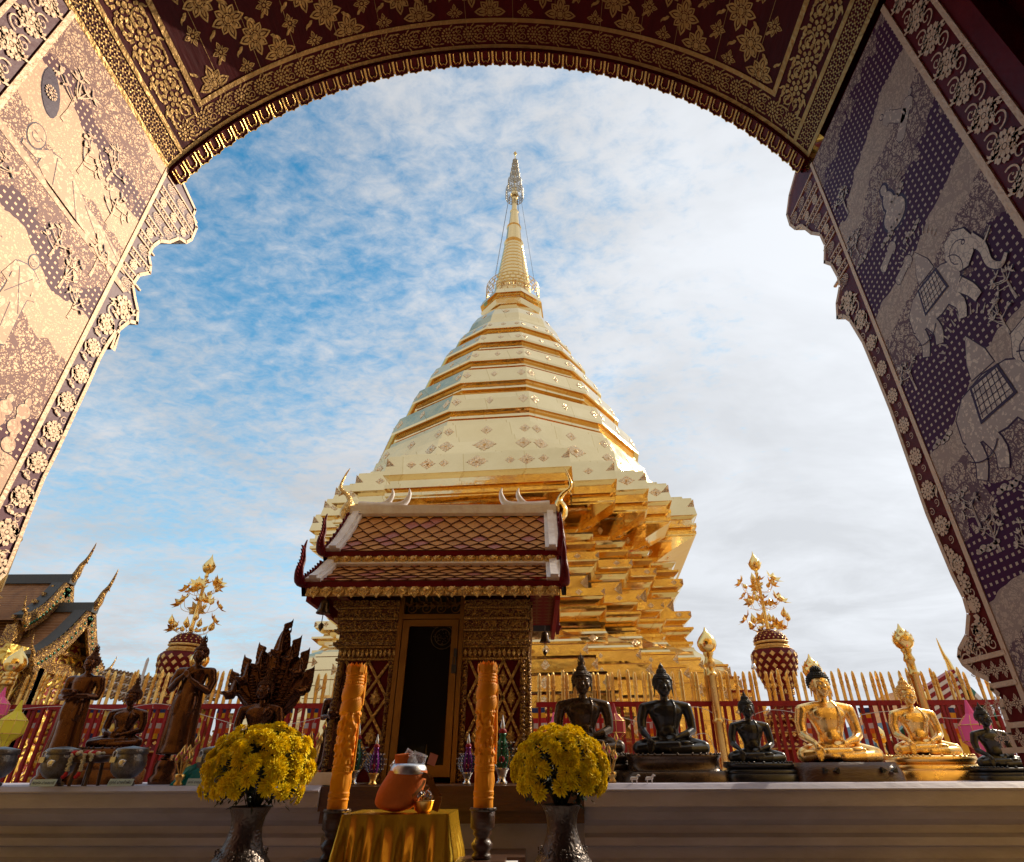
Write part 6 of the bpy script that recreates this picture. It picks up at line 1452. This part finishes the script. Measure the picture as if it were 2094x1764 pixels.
# jewelled lotus bouquets
def lotus_sticks(px, Y, label, n, hgt, foil=True, seed=1, zbase=SH):
    x = U(px, 1590, Y).x; t = thing('lotus_bouquet', label, 'ornament', (x, Y, zbase)); rnd = random.Random(seed)
    mb = MB(); mb.lathe([(.018, 0), (.022, .008), (.014, .02), (.024, .032), (.026, .045), (.018, .05)], n=16); mb.build('holder', 'gold', t, local=True)
    if foil:
        mb = MB(); 
        for i in range(9):
            a = rnd.uniform(0, 2 * pi); c = Vector((.03 + rnd.uniform(-.06, .04), .03 + rnd.uniform(0, .03), 0))
            mb.face([c + Vector((-.04, 0, 0)), c + Vector((.04, .01, 0)), c + Vector((rnd.uniform(.0, .05), .0, rnd.uniform(.05, .10))), c + Vector((rnd.uniform(-.05, 0), .01, rnd.uniform(.04, .08)))])
        mb.build('foil_wrap', 'teal', t, local=True)
    for i in range(n):
        a = 2 * pi * i / n; r_ = rnd.uniform(.015, .055); h = hgt * rnd.uniform(.68, 1.) if i else hgt * 1.25
        e = Vector((cos(a) * r_, sin(a) * r_ * .6, h)); mb = MB(); mb.tube(smoothcurve([(0, 0, .03), (e.x * .3, e.y * .3, h * .5), e], 3), .0028, 5); mb.lathe([(.003, -.005), (.012, .004), (.014, .014), (.009, .028), (.001, .045)], e, 10); mb.ball(e + Vector((0, -.011, .012)), (.005, .004, .008), 5, 1); mb.build('lotus_stick', ['gold', 'pink'], t, local=True)
lotus_sticks(368, 3.3, 'gilded jewelled lotus sticks in a little gold holder before turquoise foil', 8, .145)
lotus_sticks(632, 3.45, 'gilded lotus sticks showing above the right side of the left flower ball', 6, .20, False, 5); lotus_sticks(1252, 3.45, 'gilded lotus sticks with turquoise gems above the right flower ball', 6, .15, False, 9)
# little horse figurines
for i, px in enumerate((1358 - 62, 1371 - 62 + 18)):
    x = U(px, 1598, 3.22).x; t = MB(); s_ = .8
    cap(t, [(-.012, 0, .022), (.012, 0, .023)], (.007, .0065), 8); 
    for a in (-.011, .011): 
        for b_ in (-.004, .004): cap(t, [(a, b_, .018), (a, b_, .002)], (.0028, .002), 6)
    cap(t, [(.013, 0, .025), (.019, 0, .036)], (.005, .004), 8); cap(t, [(.019, 0, .036), (.027, 0, .033)], (.0042, .003), 8); cap(t, [(-.016, 0, .024), (-.02, 0, .014)], (.002, .0015), 6)
    me = remeshed(t, .0012, 1, 'animal_figurine'); o = meshpart('animal_figurine', me, 'fwhite', None); o.location = (x, 3.2, SH); tag(o, ('tiny white animal figurine on the ledge beside the black buddha pedestal, left of the pair', 'tiny white animal figurine on the ledge beside the black buddha pedestal, right of the pair')[i], 'figurine', 'tiny white animal figurines')
# ================================================================== FLOWER BALLS AND VASES
def chrys(seed):
    rnd = random.Random(seed); mb = MB()
    for ring_, (n_, r_, up_) in enumerate(((16, .032, .0), (14, .029, .008), (11, .023, .014), (8, .015, .018), (5, .008, .02))):
        for i in range(n_):
            a = 2 * pi * (i + .5 * (ring_ % 2)) / n_ + rnd.uniform(-.1, .1); c, s_ = cos(a), sin(a); w_ = .0042; l = r_ * rnd.uniform(.85, 1.1); dz = rnd.uniform(-.004, .004)
            if ring_ == 0: dz -= .006
            P = [(-s_ * w_ * .5 + c * .003, c * w_ * .5 + s_ * .003, up_ * .5), (s_ * w_ * .5 + c * .003, -c * w_ * .5 + s_ * .003, up_ * .5), (c * l * .7 + s_ * w_, s_ * l * .7 - c * w_, up_ + dz * .5), (c * l, s_ * l, up_ * .8 + dz), (c * l * .7 - s_ * w_, s_ * l * .7 + c * w_, up_ + dz * .5)]
            mb.face(P, 0)
    return mb
def bouquet(px, py, Y, r, label, seed):
    c = U(px, py, Y); t = thing('flower_bouquet', label, 'bouquet', tuple(c), 0, 'round bouquets of yellow chrysanthemums'); rnd = random.Random(seed)
    protos = []
    for k in range(98):
        ga = pi * (3 - sqrt(5)); zc = 1 - (k + .5) / 98 * 1.45; rr = sqrt(max(0, 1 - zc * zc)); a = k * ga + rnd.uniform(-.12, .12)
        d = Vector((cos(a) * rr, sin(a) * rr, zc)); d = (d + Vector([rnd.uniform(-.1, .1) for _ in range(3)])).normalized()
        if rnd.random() < (.0 if zc > .2 else .15): continue
        if len(protos) < 5: o = chrys(seed * 10 + len(protos)).build('flower_head', 'petal', t, local=True); protos.append(o)
        else: o = rnd.choice(protos).copy(); COL.objects.link(o); o.parent = t
        o.location = Vector((d.x * r, d.y * r, d.z * r * .86)) * rnd.uniform(.90, 1.03); q = (d + Vector((0, 0, .15))).to_track_quat('Z', 'Y'); o.rotation_mode = 'QUATERNION'; o.rotation_quaternion = q @ Matrix.Rotation(rnd.uniform(0, 6), 3, 'Z').to_quaternion(); s_ = rnd.uniform(.98, 1.22) * r / .17; o.scale = (s_, s_, s_)
    mb = MB()
    for k in range(1500):
        d = Vector([rnd.gauss(0, 1) for _ in range(3)]).normalized(); 
        if d.z < -.75: continue
        p = Vector((d.x, d.y, d.z * .86)) * r * rnd.uniform(.35, .93); 
        if d.z < -.45: p = p * 1.02
        e = (d + Vector([rnd.uniform(-.7, .7) for _ in range(3)])).normalized(); x, y = frame_of(e); l = rnd.uniform(.014, .03); w_ = l * .3
        mb.face([p, p + e * l * .5 + x * w_, p + e * l, p + e * l * .5 - x * w_])
    for k in range(60):
        d = Vector((rnd.uniform(-.7, .7), rnd.uniform(-.7, .7), rnd.uniform(-.3, .7))); mb.tube([(0, 0, -r * .85), d * r * .6, d.normalized() * r * .9], .0016, 4)
    mb.build('foliage', 'leaf', t, local=True, kind='stuff')
    return t
bouquet(531, 1580, 2.35, .170, 'left ball of yellow chrysanthemums, in front of the naga buddha', 3)
bouquet(1146, 1577, 2.35, .158, 'right ball of yellow chrysanthemums, in front of the large dark buddha', 8)
def vase(px, Y, ztop_y, label):
    p = U(px, ztop_y, Y); t = thing('metal_vase', label, 'vase', (p.x, Y, 0), 0, 'engraved dark metal vases holding chrysanthemums'); zt = p.z
    mb = MB(); pr = [(.072, 0), (.073, .02), (.052, .045), (.045, .10)]
    pr = [(.08, zt - .55), (.085, zt - .52), (.055, zt - .46), (.07, zt - .36), (.108, zt - .26), (.112, zt - .215), (.100, zt - .185), (.096, zt - .178), (.105, zt - .172), (.103, zt - .155), (.075, zt - .125), (.058, zt - .085), (.054, zt - .06), (.058, zt - .03), (.072, zt - .004), (.076, zt), (.07, zt + .002), (.05, zt - .03)]
    mb.lathe([(r_ * .92, h) for r_, h in pr], n=40, cap=False)
    mb.lathe([(.10, 0), (.10, zt - .55)], n=4, m=0, smooth=False)
    mb.build('vase_body', 'vase', t, local=True)
    mb = MB()
    for i in range(16):
        a = 2 * pi * i / 16; mb.ball((.100 * cos(a), .100 * sin(a), zt - .235), (.018, .018, .026), 6)
    mb.build('boss_band', 'vase', t, local=True, kind='stuff'); mb = MB()
    for i in range(12):
        a = 2 * pi * i / 12; 
        for q in range(10): b_ = q * .63; mb.ball(((.078 + .002) * cos(a + .12 * cos(b_)), .08 * sin(a + .12 * cos(b_)), zt - .132 + .013 * sin(b_)), .0028, 3)
    mb.build('ring_band', 'vase', t, local=True, kind='stuff')
vase(513, 2.35, 1650, 'engraved dark metal vase under the left ball of chrysanthemums'); vase(1148, 2.35, 1646, 'engraved dark metal vase under the right ball of chrysanthemums')
# ================================================================== CARVED CANDLES
from mathutils import noise as mnoise
def candle(px, yb, yt, Y, label, seed):
    p = U(px, yb, Y); q = U(px, yt, Y); H = q.z - p.z; t = thing('carved_candle', label, 'candle', (p.x, Y, p.z), 0, 'tall carved orange candles')
    mb = MB(); R = .0355; NR = 260; NA = 110; rows = []
    for i in range(NR):
        h = i / (NR - 1); z = h * H; row = []
        for j in range(NA):
            a = 2 * pi * j / NA; d = 0.
            def band(c, w_): return math.exp(-((h - c) / w_) ** 2)
            for c in (.06, .10, .24, .27, .90, .925): d += .0022 * band(c, .006)
            d += .0026 * band(.255, .008) * abs(cos(a * 14)) + .0025 * band(.085, .007) * abs(cos(a * 16)) + .003 * band(.875, .008) * abs(cos(a * 12))
            if .29 < h < .34: d += .004 * max(0, 1 - abs(((a / (2 * pi) * 14) % 1) - .5) * 2 - (h - .29) / .05)
            if .12 < h < .23: d += .0035 * max(0, cos(a * 5)) * sin((h - .12) / .11 * pi)
            if .34 < h < .66:
                n_ = mnoise.noise(Vector((3.4 * cos(a) + seed, 3.4 * sin(a), z * 55))) ; d += .0062 * max(-.4, min(.9, n_ * 2.2)) + .0015 * mnoise.noise(Vector((a * 7, z * 130, 3)))
            if .64 < h < .86:       # coiled body winding round
                w_ = (h * 9.0 - a / (2 * pi)) % 1.; d += .0065 * sin(pi * w_) ** .7 + .0009 * sin(w_ * 60 + a * 22) * sin(pi * w_)
                if w_ > .82: d += .002 * abs(cos(a * 16))
            if h > .94: d += .003 * abs(cos(a * 7)) + (h - .94) * .03
            r_ = R + d + .0008 * mnoise.noise(Vector((a, z * 20, 9)))
            row.append((r_ * cos(a), r_ * sin(a), z))
        rows.append(row)
    mb.grid(rows, cu=True); mb.face(rows[-1]); 
    for k in range(3):
        for i in range(9):
            a = 2 * pi * (i + k * .5) / 9; r0 = R * (1.12 - .12 * k); c, s_ = cos(a), sin(a); z0 = H * (.955); h_ = .030 + .004 * k; w_ = .012
            mb.grid([[(r0 * c - s_ * w_ * f, r0 * s_ + c * w_ * f, z0 + h_ * g * (1 - .0 * abs(f))) for f in (-1 * (1 - g ** 2 * .9), 0, 1 * (1 - g ** 2 * .9))] for g in (0, .4, .75, 1)])
    mb.build('wax', 'candle', t, local=True)
    mb = MB()       # wax drips down the right
    for k in range(5): a = -.2 + k * .14; z0 = H * random.uniform(.6, .97); l = random.uniform(.06, .2); mb.tube([((R + .005) * cos(a), (R + .005) * sin(a), z0), ((R + .007) * cos(a), (R + .007) * sin(a), z0 - l * .6), ((R + .006) * cos(a), (R + .006) * sin(a), z0 - l)], [.003, .004, .005], 6)
    mb.build('wax_drip', 'candle', t, local=True)
    zt = p.z; s = thing('candle_stand', 'turned dark wooden stand under the %s candle' % ('left' if px < 800 else 'right'), 'stand', (p.x, Y, 0), 0, 'turned wooden candle stands')
    mb = MB(); mb.lathe([(.030, zt - .150), (.036, zt - .146), (.032, zt - .138), (.026, zt - .130), (.036, zt - .118), (.038, zt - .108), (.030, zt - .098), (.024, zt - .088), (.034, zt - .078), (.030, zt - .070), (.038, zt - .064), (.043, zt - .060), (.044, zt - .014), (.042, zt - .010)], n=24); mb.build('turned_post', 'wood', s, local=True)
    mb = MB(); mb.lathe([(.044, zt - .011), (.050, zt - .007), (.047, zt)], n=20, rf=lambda a, h: 1 + .06 * sin(a * 3)); mb.build('drip_tray', 'vase', s, local=True)
    mb = MB(); mb.box((0, 0, zt - .158), (.17, .15, .014)); mb.build('foot_board', 'wood', s, local=True)
    b = thing('side_bench', 'white painted bench under the %s candle stand' % ('left' if px < 800 else 'right'), 'bench', (p.x, Y, 0), 0, 'white benches under the candle stands')
    zb_ = zt - .168; mb = MB(); mb.box((0, 0, zb_ - .012), (.25, .22, .024)); mb.build('bench_top', 'whiteroof', b, local=True)
    for sx in (-1, 1):
        for sy in (-1, 1): mb = MB(); mb.box((sx * .11, sy * .09, (zb_ - .024) / 2), (.024, .024, zb_ - .024)); mb.build('leg', 'whiteroof', b, local=True)
candle(689, 1655, 1366, 2.5, 'left tall orange candle carved with coiled relief, leaning right in view', 1.); candle(988, 1652, 1362, 2.5, 'right tall orange candle carved with coiled relief beside the right flower ball', 5.)
# ================================================================== CLOTH TABLE, BAG BOWL AND GIFTS
p0 = U(700, 1668, 2.45); p1 = U(915, 1668, 2.45); tx = (p0.x + p1.x) / 2; tw = p1.x - p0.x; zt = p0.z
tb = thing('offering_table', 'small square table hidden under a gold cloth, in front of the shrine', 'table', (tx, 2.6, 0))
mb = MB(); mb.box((0, 0, zt - .015), (tw - .02, .28, .024)); mb.build('tabletop', 'wood', tb, local=True)
for sx in (-1, 1):
    for sy in (-1, 1): mb = MB(); mb.box((sx * (tw / 2 - .04), sy * .11, (zt - .03) / 2), (.03, .03, zt - .03)); mb.build('leg', 'wood', tb, local=True)
mb = MB(); N_ = 220; per = []; hw, hd = tw / 2, .15; corners = [(-hw, -hd), (hw, -hd), (hw, hd), (-hw, hd)]
L_ = 4 * (hw + hd) ; rnd = random.Random(4); ph_ = [rnd.uniform(0, 6) for _ in range(6)]
for i in range(N_):
    s = i / N_ * L_; k = 0
    seg = [2 * hw, 2 * hd, 2 * hw, 2 * hd]
    while s > seg[k]: s -= seg[k]; k += 1
    a, b = Vector((*corners[k], 0)), Vector((*corners[(k + 1) % 4], 0)); p = a.lerp(b, s / seg[k]); nrm = Vector(((b - a).y, -(b - a).x, 0)).normalized()
    cd = min(s, seg[k] - s); blend = max(0, 1 - cd / .03); c_ = Vector((p.x, p.y, 0)).normalized(); nrm = (nrm * (1 - blend * .5) + c_ * blend * .5).normalized()
    per.append((p, nrm, i / N_ * L_))
rows = []
for r_ in range(26):
    t_ = r_ / 25; z = zt + .002 - (0 if r_ == 0 else t_ * .72); row = []
    for p, nrm, s in per:
        f = (abs(sin(s * 44 + ph_[0] + 1.3 * sin(s * 9) + .4 * t_)) * 1.3 + sin(s * 97 + ph_[1] + sin(t_ * 3 + s * 20) * .6) * .25 - .2)
        amp = min(1, t_ * 6) * (.008 + .030 * t_ ** .6); row.append(p + nrm * (.004 + f * amp + .05 * t_) + Vector((0, 0, z)))
    rows.append(row)
mb.grid(rows, cu=True); mb.face([q + Vector((0, 0, .0005)) for q in rows[0]], smooth=False)
o = mb.build('tablecloth', 'satin', None, local=True); o.location = (tx, 2.6, 0); tag(o, 'shiny gold satin cloth falling in pleats over the small table', 'tablecloth')
# the orange cloth-wrapped bowl
c = U(830, 1612, 2.5); t = thing('wrapped_alms_bowl', 'steel monk bowl in a sagging orange cloth carrier on the gold table', 'bowl', (c.x, 2.52, zt + .004))
rimz = U(832, 1580, 2.45).z - zt
mb = MB(); mb.lathe([(.066, rimz - .02), (.071, rimz - .008), (.0655, rimz + .012), (.057, rimz + .024), (.053, rimz + .024), (.05, rimz - .02)], n=48, cap=False); mb.build('bowl_rim', 'steel', t, local=True)
rows = []
for i in range(17):
    h = i / 16; z = rimz * (1 - h) * 1.0; cx_ = -.035 * sin(h * 1.7) ** 1.5; r_ = .070 + .012 * sin(h * pi) - (.075 * max(0, h - .72) / .28 if h > .72 else 0); r_ = max(.004, r_ if h < .72 else (.070 + .012 * sin(.72 * pi)) * sqrt(max(0.0, 1 - ((h - .72) / .285) ** 2)))
    rows.append([(cx_ + r_ * cos(2 * pi * j / 40) * (1 + .02 * sin(3 * j + h * 5) * h), r_ * .95 * sin(2 * pi * j / 40), z + .002) for j in range(40)])
mb = MB(); mb.grid(rows, cu=True); mb.face(rows[-1]); mb.build('cloth_carrier', 'orange', t, local=True)
mb = MB(); 
for off in (0, .004):
    pts = [(.055, -.03, rimz - .012), (.085, -.045, rimz - .02), (.10, -.05, rimz * .62), (.125, -.045, rimz * .38), (.115, -.04, rimz * .05)]
    c_ = smoothcurve(pts, 5)
    for i in range(len(c_) - 1): mb.bar(c_[i], c_[i + 1], .026 if i > 4 else .018, .003, up=(0, -1, .3))
c_ = smoothcurve([(.07, -.035, rimz - .03), (.065, -.05, rimz * .65), (.045, -.075, rimz * .45), (.035, -.07, rimz * .4)], 4); 
for i in range(len(c_) - 1): mb.bar(c_[i], c_[i + 1], .009, .003, up=(0, -1, .3))
mb.build('strap', [G.setdefault('strap', mat('mustard_strap', (.36, .14, .012), 0, .7))], t, local=True)
def packet(mb, c, s_, rot, col, seed):
    rnd = random.Random(seed); R = Matrix.Rotation(rot, 3, 'Y') @ Matrix.Rotation(rnd.uniform(-.3, .3), 3, 'Z')
    rows = []
    for i in range(7):
        v_ = -1 + 2 * i / 6; row = []
        for j in range(12):
            a = 2 * pi * j / 12; th = .38 * (1 - v_ ** 4) ** .5 + .02; row.append(Vector(c) + R @ Vector((cos(a) * s_ * (1 - .06 * rnd.random()), sin(a) * s_ * th * .8, v_ * s_ * .8 * (1 + .08 * rnd.uniform(-1, 1)))))
        rows.append(row)
    mb.grid(rows, col, True, cu=True)
for k, (dx, dz, s_, r_, col, lab) in enumerate(((-.022, .022, .032, 1.5, 'forange', 'orange edged sweet packet lying in the monk bowl'), (.0, .048, .022, .5, 'glass', 'clear twisted packet standing upright in the monk bowl'), (.036, .034, .028, .35, 'glass', 'clear wrapped packet leaning at the right in the monk bowl'), (-.045, .018, .020, -.9, 'glass', 'clear packet at the left in the monk bowl'), (.012, .028, .024, 1.1, 'fwhite', 'white packet in the middle of the monk bowl'))):
    mb = MB(); packet(mb, (0, 0, 0), s_, r_, 0, k); mb.build
    o = mb.build('wrapped_packet', col, None, local=True); o.location = (c.x + dx * 1.05, 2.50 + .012 * (k % 2), zt + rimz + dz + .008); tag(o, lab, 'packet', 'wrapped gifts in the monk bowl')
x = U(858, 1660, 2.42).x; t = thing('offering_dish', 'small gold bowl of silver wrapped sweets right of the orange bag', 'dish', (x, 2.50, zt + .004)); mb = MB(); mb.lathe([(.02, 0), (.034, .01), (.04, .035), (.042, .038), (.036, .036)], n=24); mb.build('dish', 'gold', t, local=True)
mb = MB(); rnd = random.Random(6)
for k in range(9): packet(mb, (rnd.uniform(-.025, .025), rnd.uniform(-.02, .02), .045 + rnd.uniform(0, .02)), .012, rnd.uniform(0, 3), 0, k)
mb.build('sweets', 'silver', t, local=True)
# jewelled offering cones on the shelf
def cone(px, py, Y, body, label, h, foot, leafm='navy'):
    x = U(px, py, Y).x; t = thing('jewelled_offering', label, 'ornament', (x, Y, SH + .0), 0, 'jewelled offering cones before the shrine')
    f = h / .24
    mb = MB(); mb.lathe([(.022, 0), (.024, .006), (.016, .012), (.018, .03), (.026, .045), (.030, .05), (.030, .055)], n=20); o1 = mb.build('foot', foot, t, local=True)
    mb = MB(); mb.lathe([(.020, .055), (.026, .08), (.025, .11), (.017, .15), (.012, .165), (.016, .17), (.014, .178), (.008, .18)], n=18); mb.ball((0, -.022, .085), (.012, .008, .014), 6, 1); o2 = mb.build('core', [body, 'lred'], t, local=True)
    mb = MB(); mb.lathe([(.014, .178), (.018, .185), (.010, .195)], n=12, m=1); mb.lathe([(.008, .195), (.010, .205), (.005, .225), (.001, .245)], n=10); o3 = mb.build('tip', ['steel', 'lred'], t, local=True)
    mb = MB()
    for i in range(16):
        a = 2 * pi * i / 16; c_, s_ = cos(a), sin(a); R_ = .050
        for k in range(7):
            z0 = .058 + k * .012; r0 = .026 + .024 * sin((k + 1) / 8 * pi) ; w_ = .006
            mb.face([(r0 * c_ - s_ * w_, r0 * s_ + c_ * w_, z0), (r0 * c_ + s_ * w_, r0 * s_ - c_ * w_, z0), ((r0 + .012) * c_, (r0 + .012) * s_, z0 + .014)], 0)
            if k % 2 == 0: mb.ball(((r0 + .014) * c_, (r0 + .014) * s_, z0 + .015), .0022, 3, 1)
    o4 = mb.build('feather_collar', [leafm, 'fwhite'], t, local=True)
    for o in (o1, o2, o3, o4): o.scale = (f,) * 3
cone(763, 1590, 3.3, 'purple', 'purple jewelled cone on a gold foot left of the shrine door', .215, 'gold'); cone(955, 1590, 3.3, 'purple', 'purple jewelled cone on a silver foot beside the right candle', .215, 'silver')
cone(1026, 1590, 3.35, 'green', 'tall green jewelled cone right of the right candle', .30, 'silver', 'leaf'); cone(722, 1590, 3.4, 'green', 'dark green jewelled cone behind the left candle', .27, 'silver', 'leaf')
mb = MB(); mb.box((0, 0, .022), (.11, .08, .044)); mb.box((0, 0, .048), (.115, .085, .012)); o = single('lidded_box', mb, 'whiteroof', 'small white lidded box on the ledge just left of the left candle', 'box', local=True); o.location = (U(662, 1590, 3.3).x, 3.3, SH)
mb = MB(); mb.box((0, 0, 0), (.05, .002, .06)); o = single('banknote', mb, 'pinkpaper', 'pink banknote leaning against the glass door of the shrine', 'note', local=True); o.location = (U(884, 1560, 3.94).x, 3.94, EYE + .06); o.rotation_euler = (0, .3, 0)
# ================================================================== LANTERNS, FLAGS, LIGHTS
def lantern(px, py, Y, s_, col, label, tail=True):
    c = U(px, py, Y); t = thing('paper_lantern', label, 'lantern', tuple(c)); n = 8
    mb = MB(); pr = [(.06, -.42), (.08, -.40), (.14, -.2), (.34, -.02), (.34, .32), (.14, .52), (.10, .56), (.02, .86)]
    mb.lathe([(r_ * s_, h * s_) for r_, h in pr], n=n, smooth=False); mb.build('paper_shade', col, t, local=True)
    mb = MB()
    for i in range(n):
        a = 2 * pi * i / n; mb.tube([(r_ * s_ * 1.01 * cos(a), r_ * s_ * 1.01 * sin(a), h * s_) for r_, h in pr[1:6]], .008 * s_, 4)
    for r_, h in (pr[3], pr[4]): mb.tube([(r_ * s_ * 1.01 * cos(2 * pi * i / n), r_ * s_ * 1.01 * sin(2 * pi * i / n), h * s_) for i in range(n + 1)], .01 * s_, 4)
    mb.build('lantern_rib', 'gold', t, local=True)
    if tail:
        mb = MB()
        for i in range(7): a = 2 * pi * i / 7; x_, y_ = .09 * s_ * cos(a), .09 * s_ * sin(a); mb.box((x_, y_, -.85 * s_), (.06 * s_, .006 * s_, .9 * s_), Rz(a + pi / 2))
        mb.build('tassel', col, t, local=True)
lantern(18, 1500, 6.3, .34, 'lyellow', 'yellow faceted paper lantern hanging at the left edge'); lantern(-12, 1462, 6.6, .3, 'pink', 'pink paper lantern cut by the left edge, behind the yellow one')
lantern(1258, 1498, 6.3, .30, 'lred', 'small red paper lantern behind the large dark buddha', False); lantern(2003, 1515, 6.4, .42, 'pink', 'big pink paper lantern behind the far right black buddha')
lantern(1133, 1508, 6.5, .26, 'pink', 'pink lantern just showing beside the large dark buddha shoulder')
def flag(px, Y, label, w_=.15):
    a = U(px, 1448, Y); t = MB(); cols = ['fblue', 'fyellow', 'fred', 'fwhite', 'forange']; hh = .052; n = 6; rnd = random.Random(px)
    sw = rnd.uniform(0, 6)
    def P(i, z): x_ = -w_ / 2 + w_ * i / n; return (x_ + .01 * sin(z * 20 + sw), .018 * sin(i * 1.1 + sw + z * 8), -z)
    for k in range(5):
        for i in range(n): t.face([P(i, k * hh), P(i + 1, k * hh), P(i + 1, (k + 1) * hh), P(i, (k + 1) * hh)], k, True)
    for i in range(n):
        t.face([P(i, 5 * hh), P(i + 1, 5 * hh), P(i + 1, 6 * hh), P(i, 6 * hh)], (3, 3, 2, 1, 1, 0)[i], True)
    o = t.build('striped_flag', cols, None, local=True); o.location = a; o.rotation_euler = (0, rnd.uniform(-.04, .04), rnd.uniform(-.2, .2)); tag(o, label, 'flag', 'striped flags hanging behind the railing')
FL = ((78, 'behind the leftmost standing buddha'), (196, 'between the leftmost two bronze buddhas'), (262, 'behind the meditating buddha at left'), (330, 'left of the cross-armed buddha'), (402, 'right of the cross-armed buddha'), (462, 'left of the naga buddha shoulder'), (585, 'right of the naga buddha'), (640, 'left of the shrine corner'), (1102, 'right beside the shrine corner'), (1158, 'behind the large dark buddha'), (1225, 'right of the large dark buddha shoulder'), (1322, 'left of the black bronze buddha'), (1652, 'left of the big golden buddha'), (1768, 'right of the big golden buddha shoulder'), (1852, 'left of the crowned golden buddha'), (1935, 'behind the crowned golden buddha'), (2000, 'above the big pink lantern'), (2062, 'behind the far right black buddha'))
for i, (px, wh) in enumerate(FL): flag(px, 7.25, 'five-coloured striped flag hanging behind the railing, ' + wh)
def string_lights(pts, label, seed):
    rnd = random.Random(seed); P = smoothcurve([U(*q) for q in pts], 6); t = thing('string_lights', label, 'string lights', tuple(P[0]))
    mb = MB(); mb.tube(P, .003, 4); mb.build('cable', 'wire', t)
    mb = MB()
    for p in P[1:-1:2]: e = p + Vector((rnd.uniform(-.02, .02), 0, -.04)); mb.tube([p, e], .0015, 3); mb.ball(e, .005, 3)
    mb.build('bulbs', 'wire', t, kind='stuff')
string_lights([(1160, 1450, 6.9), (1250, 1462, 6.9), (1330, 1478, 6.9), (1420, 1446, 6.9), (1500, 1475, 6.9), (1580, 1452, 6.9), (1700, 1470, 6.9), (1820, 1455, 6.9), (1950, 1470, 6.9), (2060, 1462, 6.9)], 'thin string of small lights sagging along the right railing', 2)
string_lights([(1260, 1530, 6.92), (1310, 1560, 6.92), (1350, 1545, 6.92), (1440, 1500, 6.92), (1480, 1560, 6.92), (1570, 1540, 6.92)], 'loose lower string of lights on the right railing', 3)
string_lights([(0, 1455, 6.9), (120, 1445, 6.9), (230, 1452, 6.9), (330, 1440, 6.9), (440, 1470, 6.9), (520, 1490, 6.9), (600, 1480, 6.9), (680, 1462, 6.9)], 'thin string of small lights sagging along the left railing', 4)
p = U(302, 1350, 8.2); mb = MB(); mb.lathe([(.02, 0), (.018, p.z), (.004, p.z + .03)], n=10); o = single('flag_pole', mb, 'fwhite', 'thin white pole standing behind the left railing', 'pole', local=True); o.location = (p.x, 8.2, 0)
p = U(1540, 1357, 6.93); t = thing('wind_bell', 'small silver bell hanging on a picket right of the shrine', 'bell', tuple(p)); mb = MB(); mb.lathe([(.004, 0), (.018, -.012), (.028, -.04), (.034, -.06), (.02, -.062)], n=14); mb.build('bell_cup', 'silver', t, local=True); mb = MB(); mb.tube([(0, 0, 0), (0, 0, .10)], .003, 4); mb.build('hanging_wire', 'wire', t, local=True)
# blue awning far behind, between golden buddhas
p = U(1800, 1500, 11.5); mb = MB(); mb.extrude([(-.9, 1.0), (.0, 2.0), (1.1, 1.0)], lambda u_, v_: Vector((u_, -.3, v_)), lambda u_, v_: Vector((u_, 2.5, v_)), 0)
o = single('market_awning', mb, 'bluecloth', 'blue awning seen low between the two golden buddhas', 'awning', local=True); o.location = (p.x, 11.5, 0)
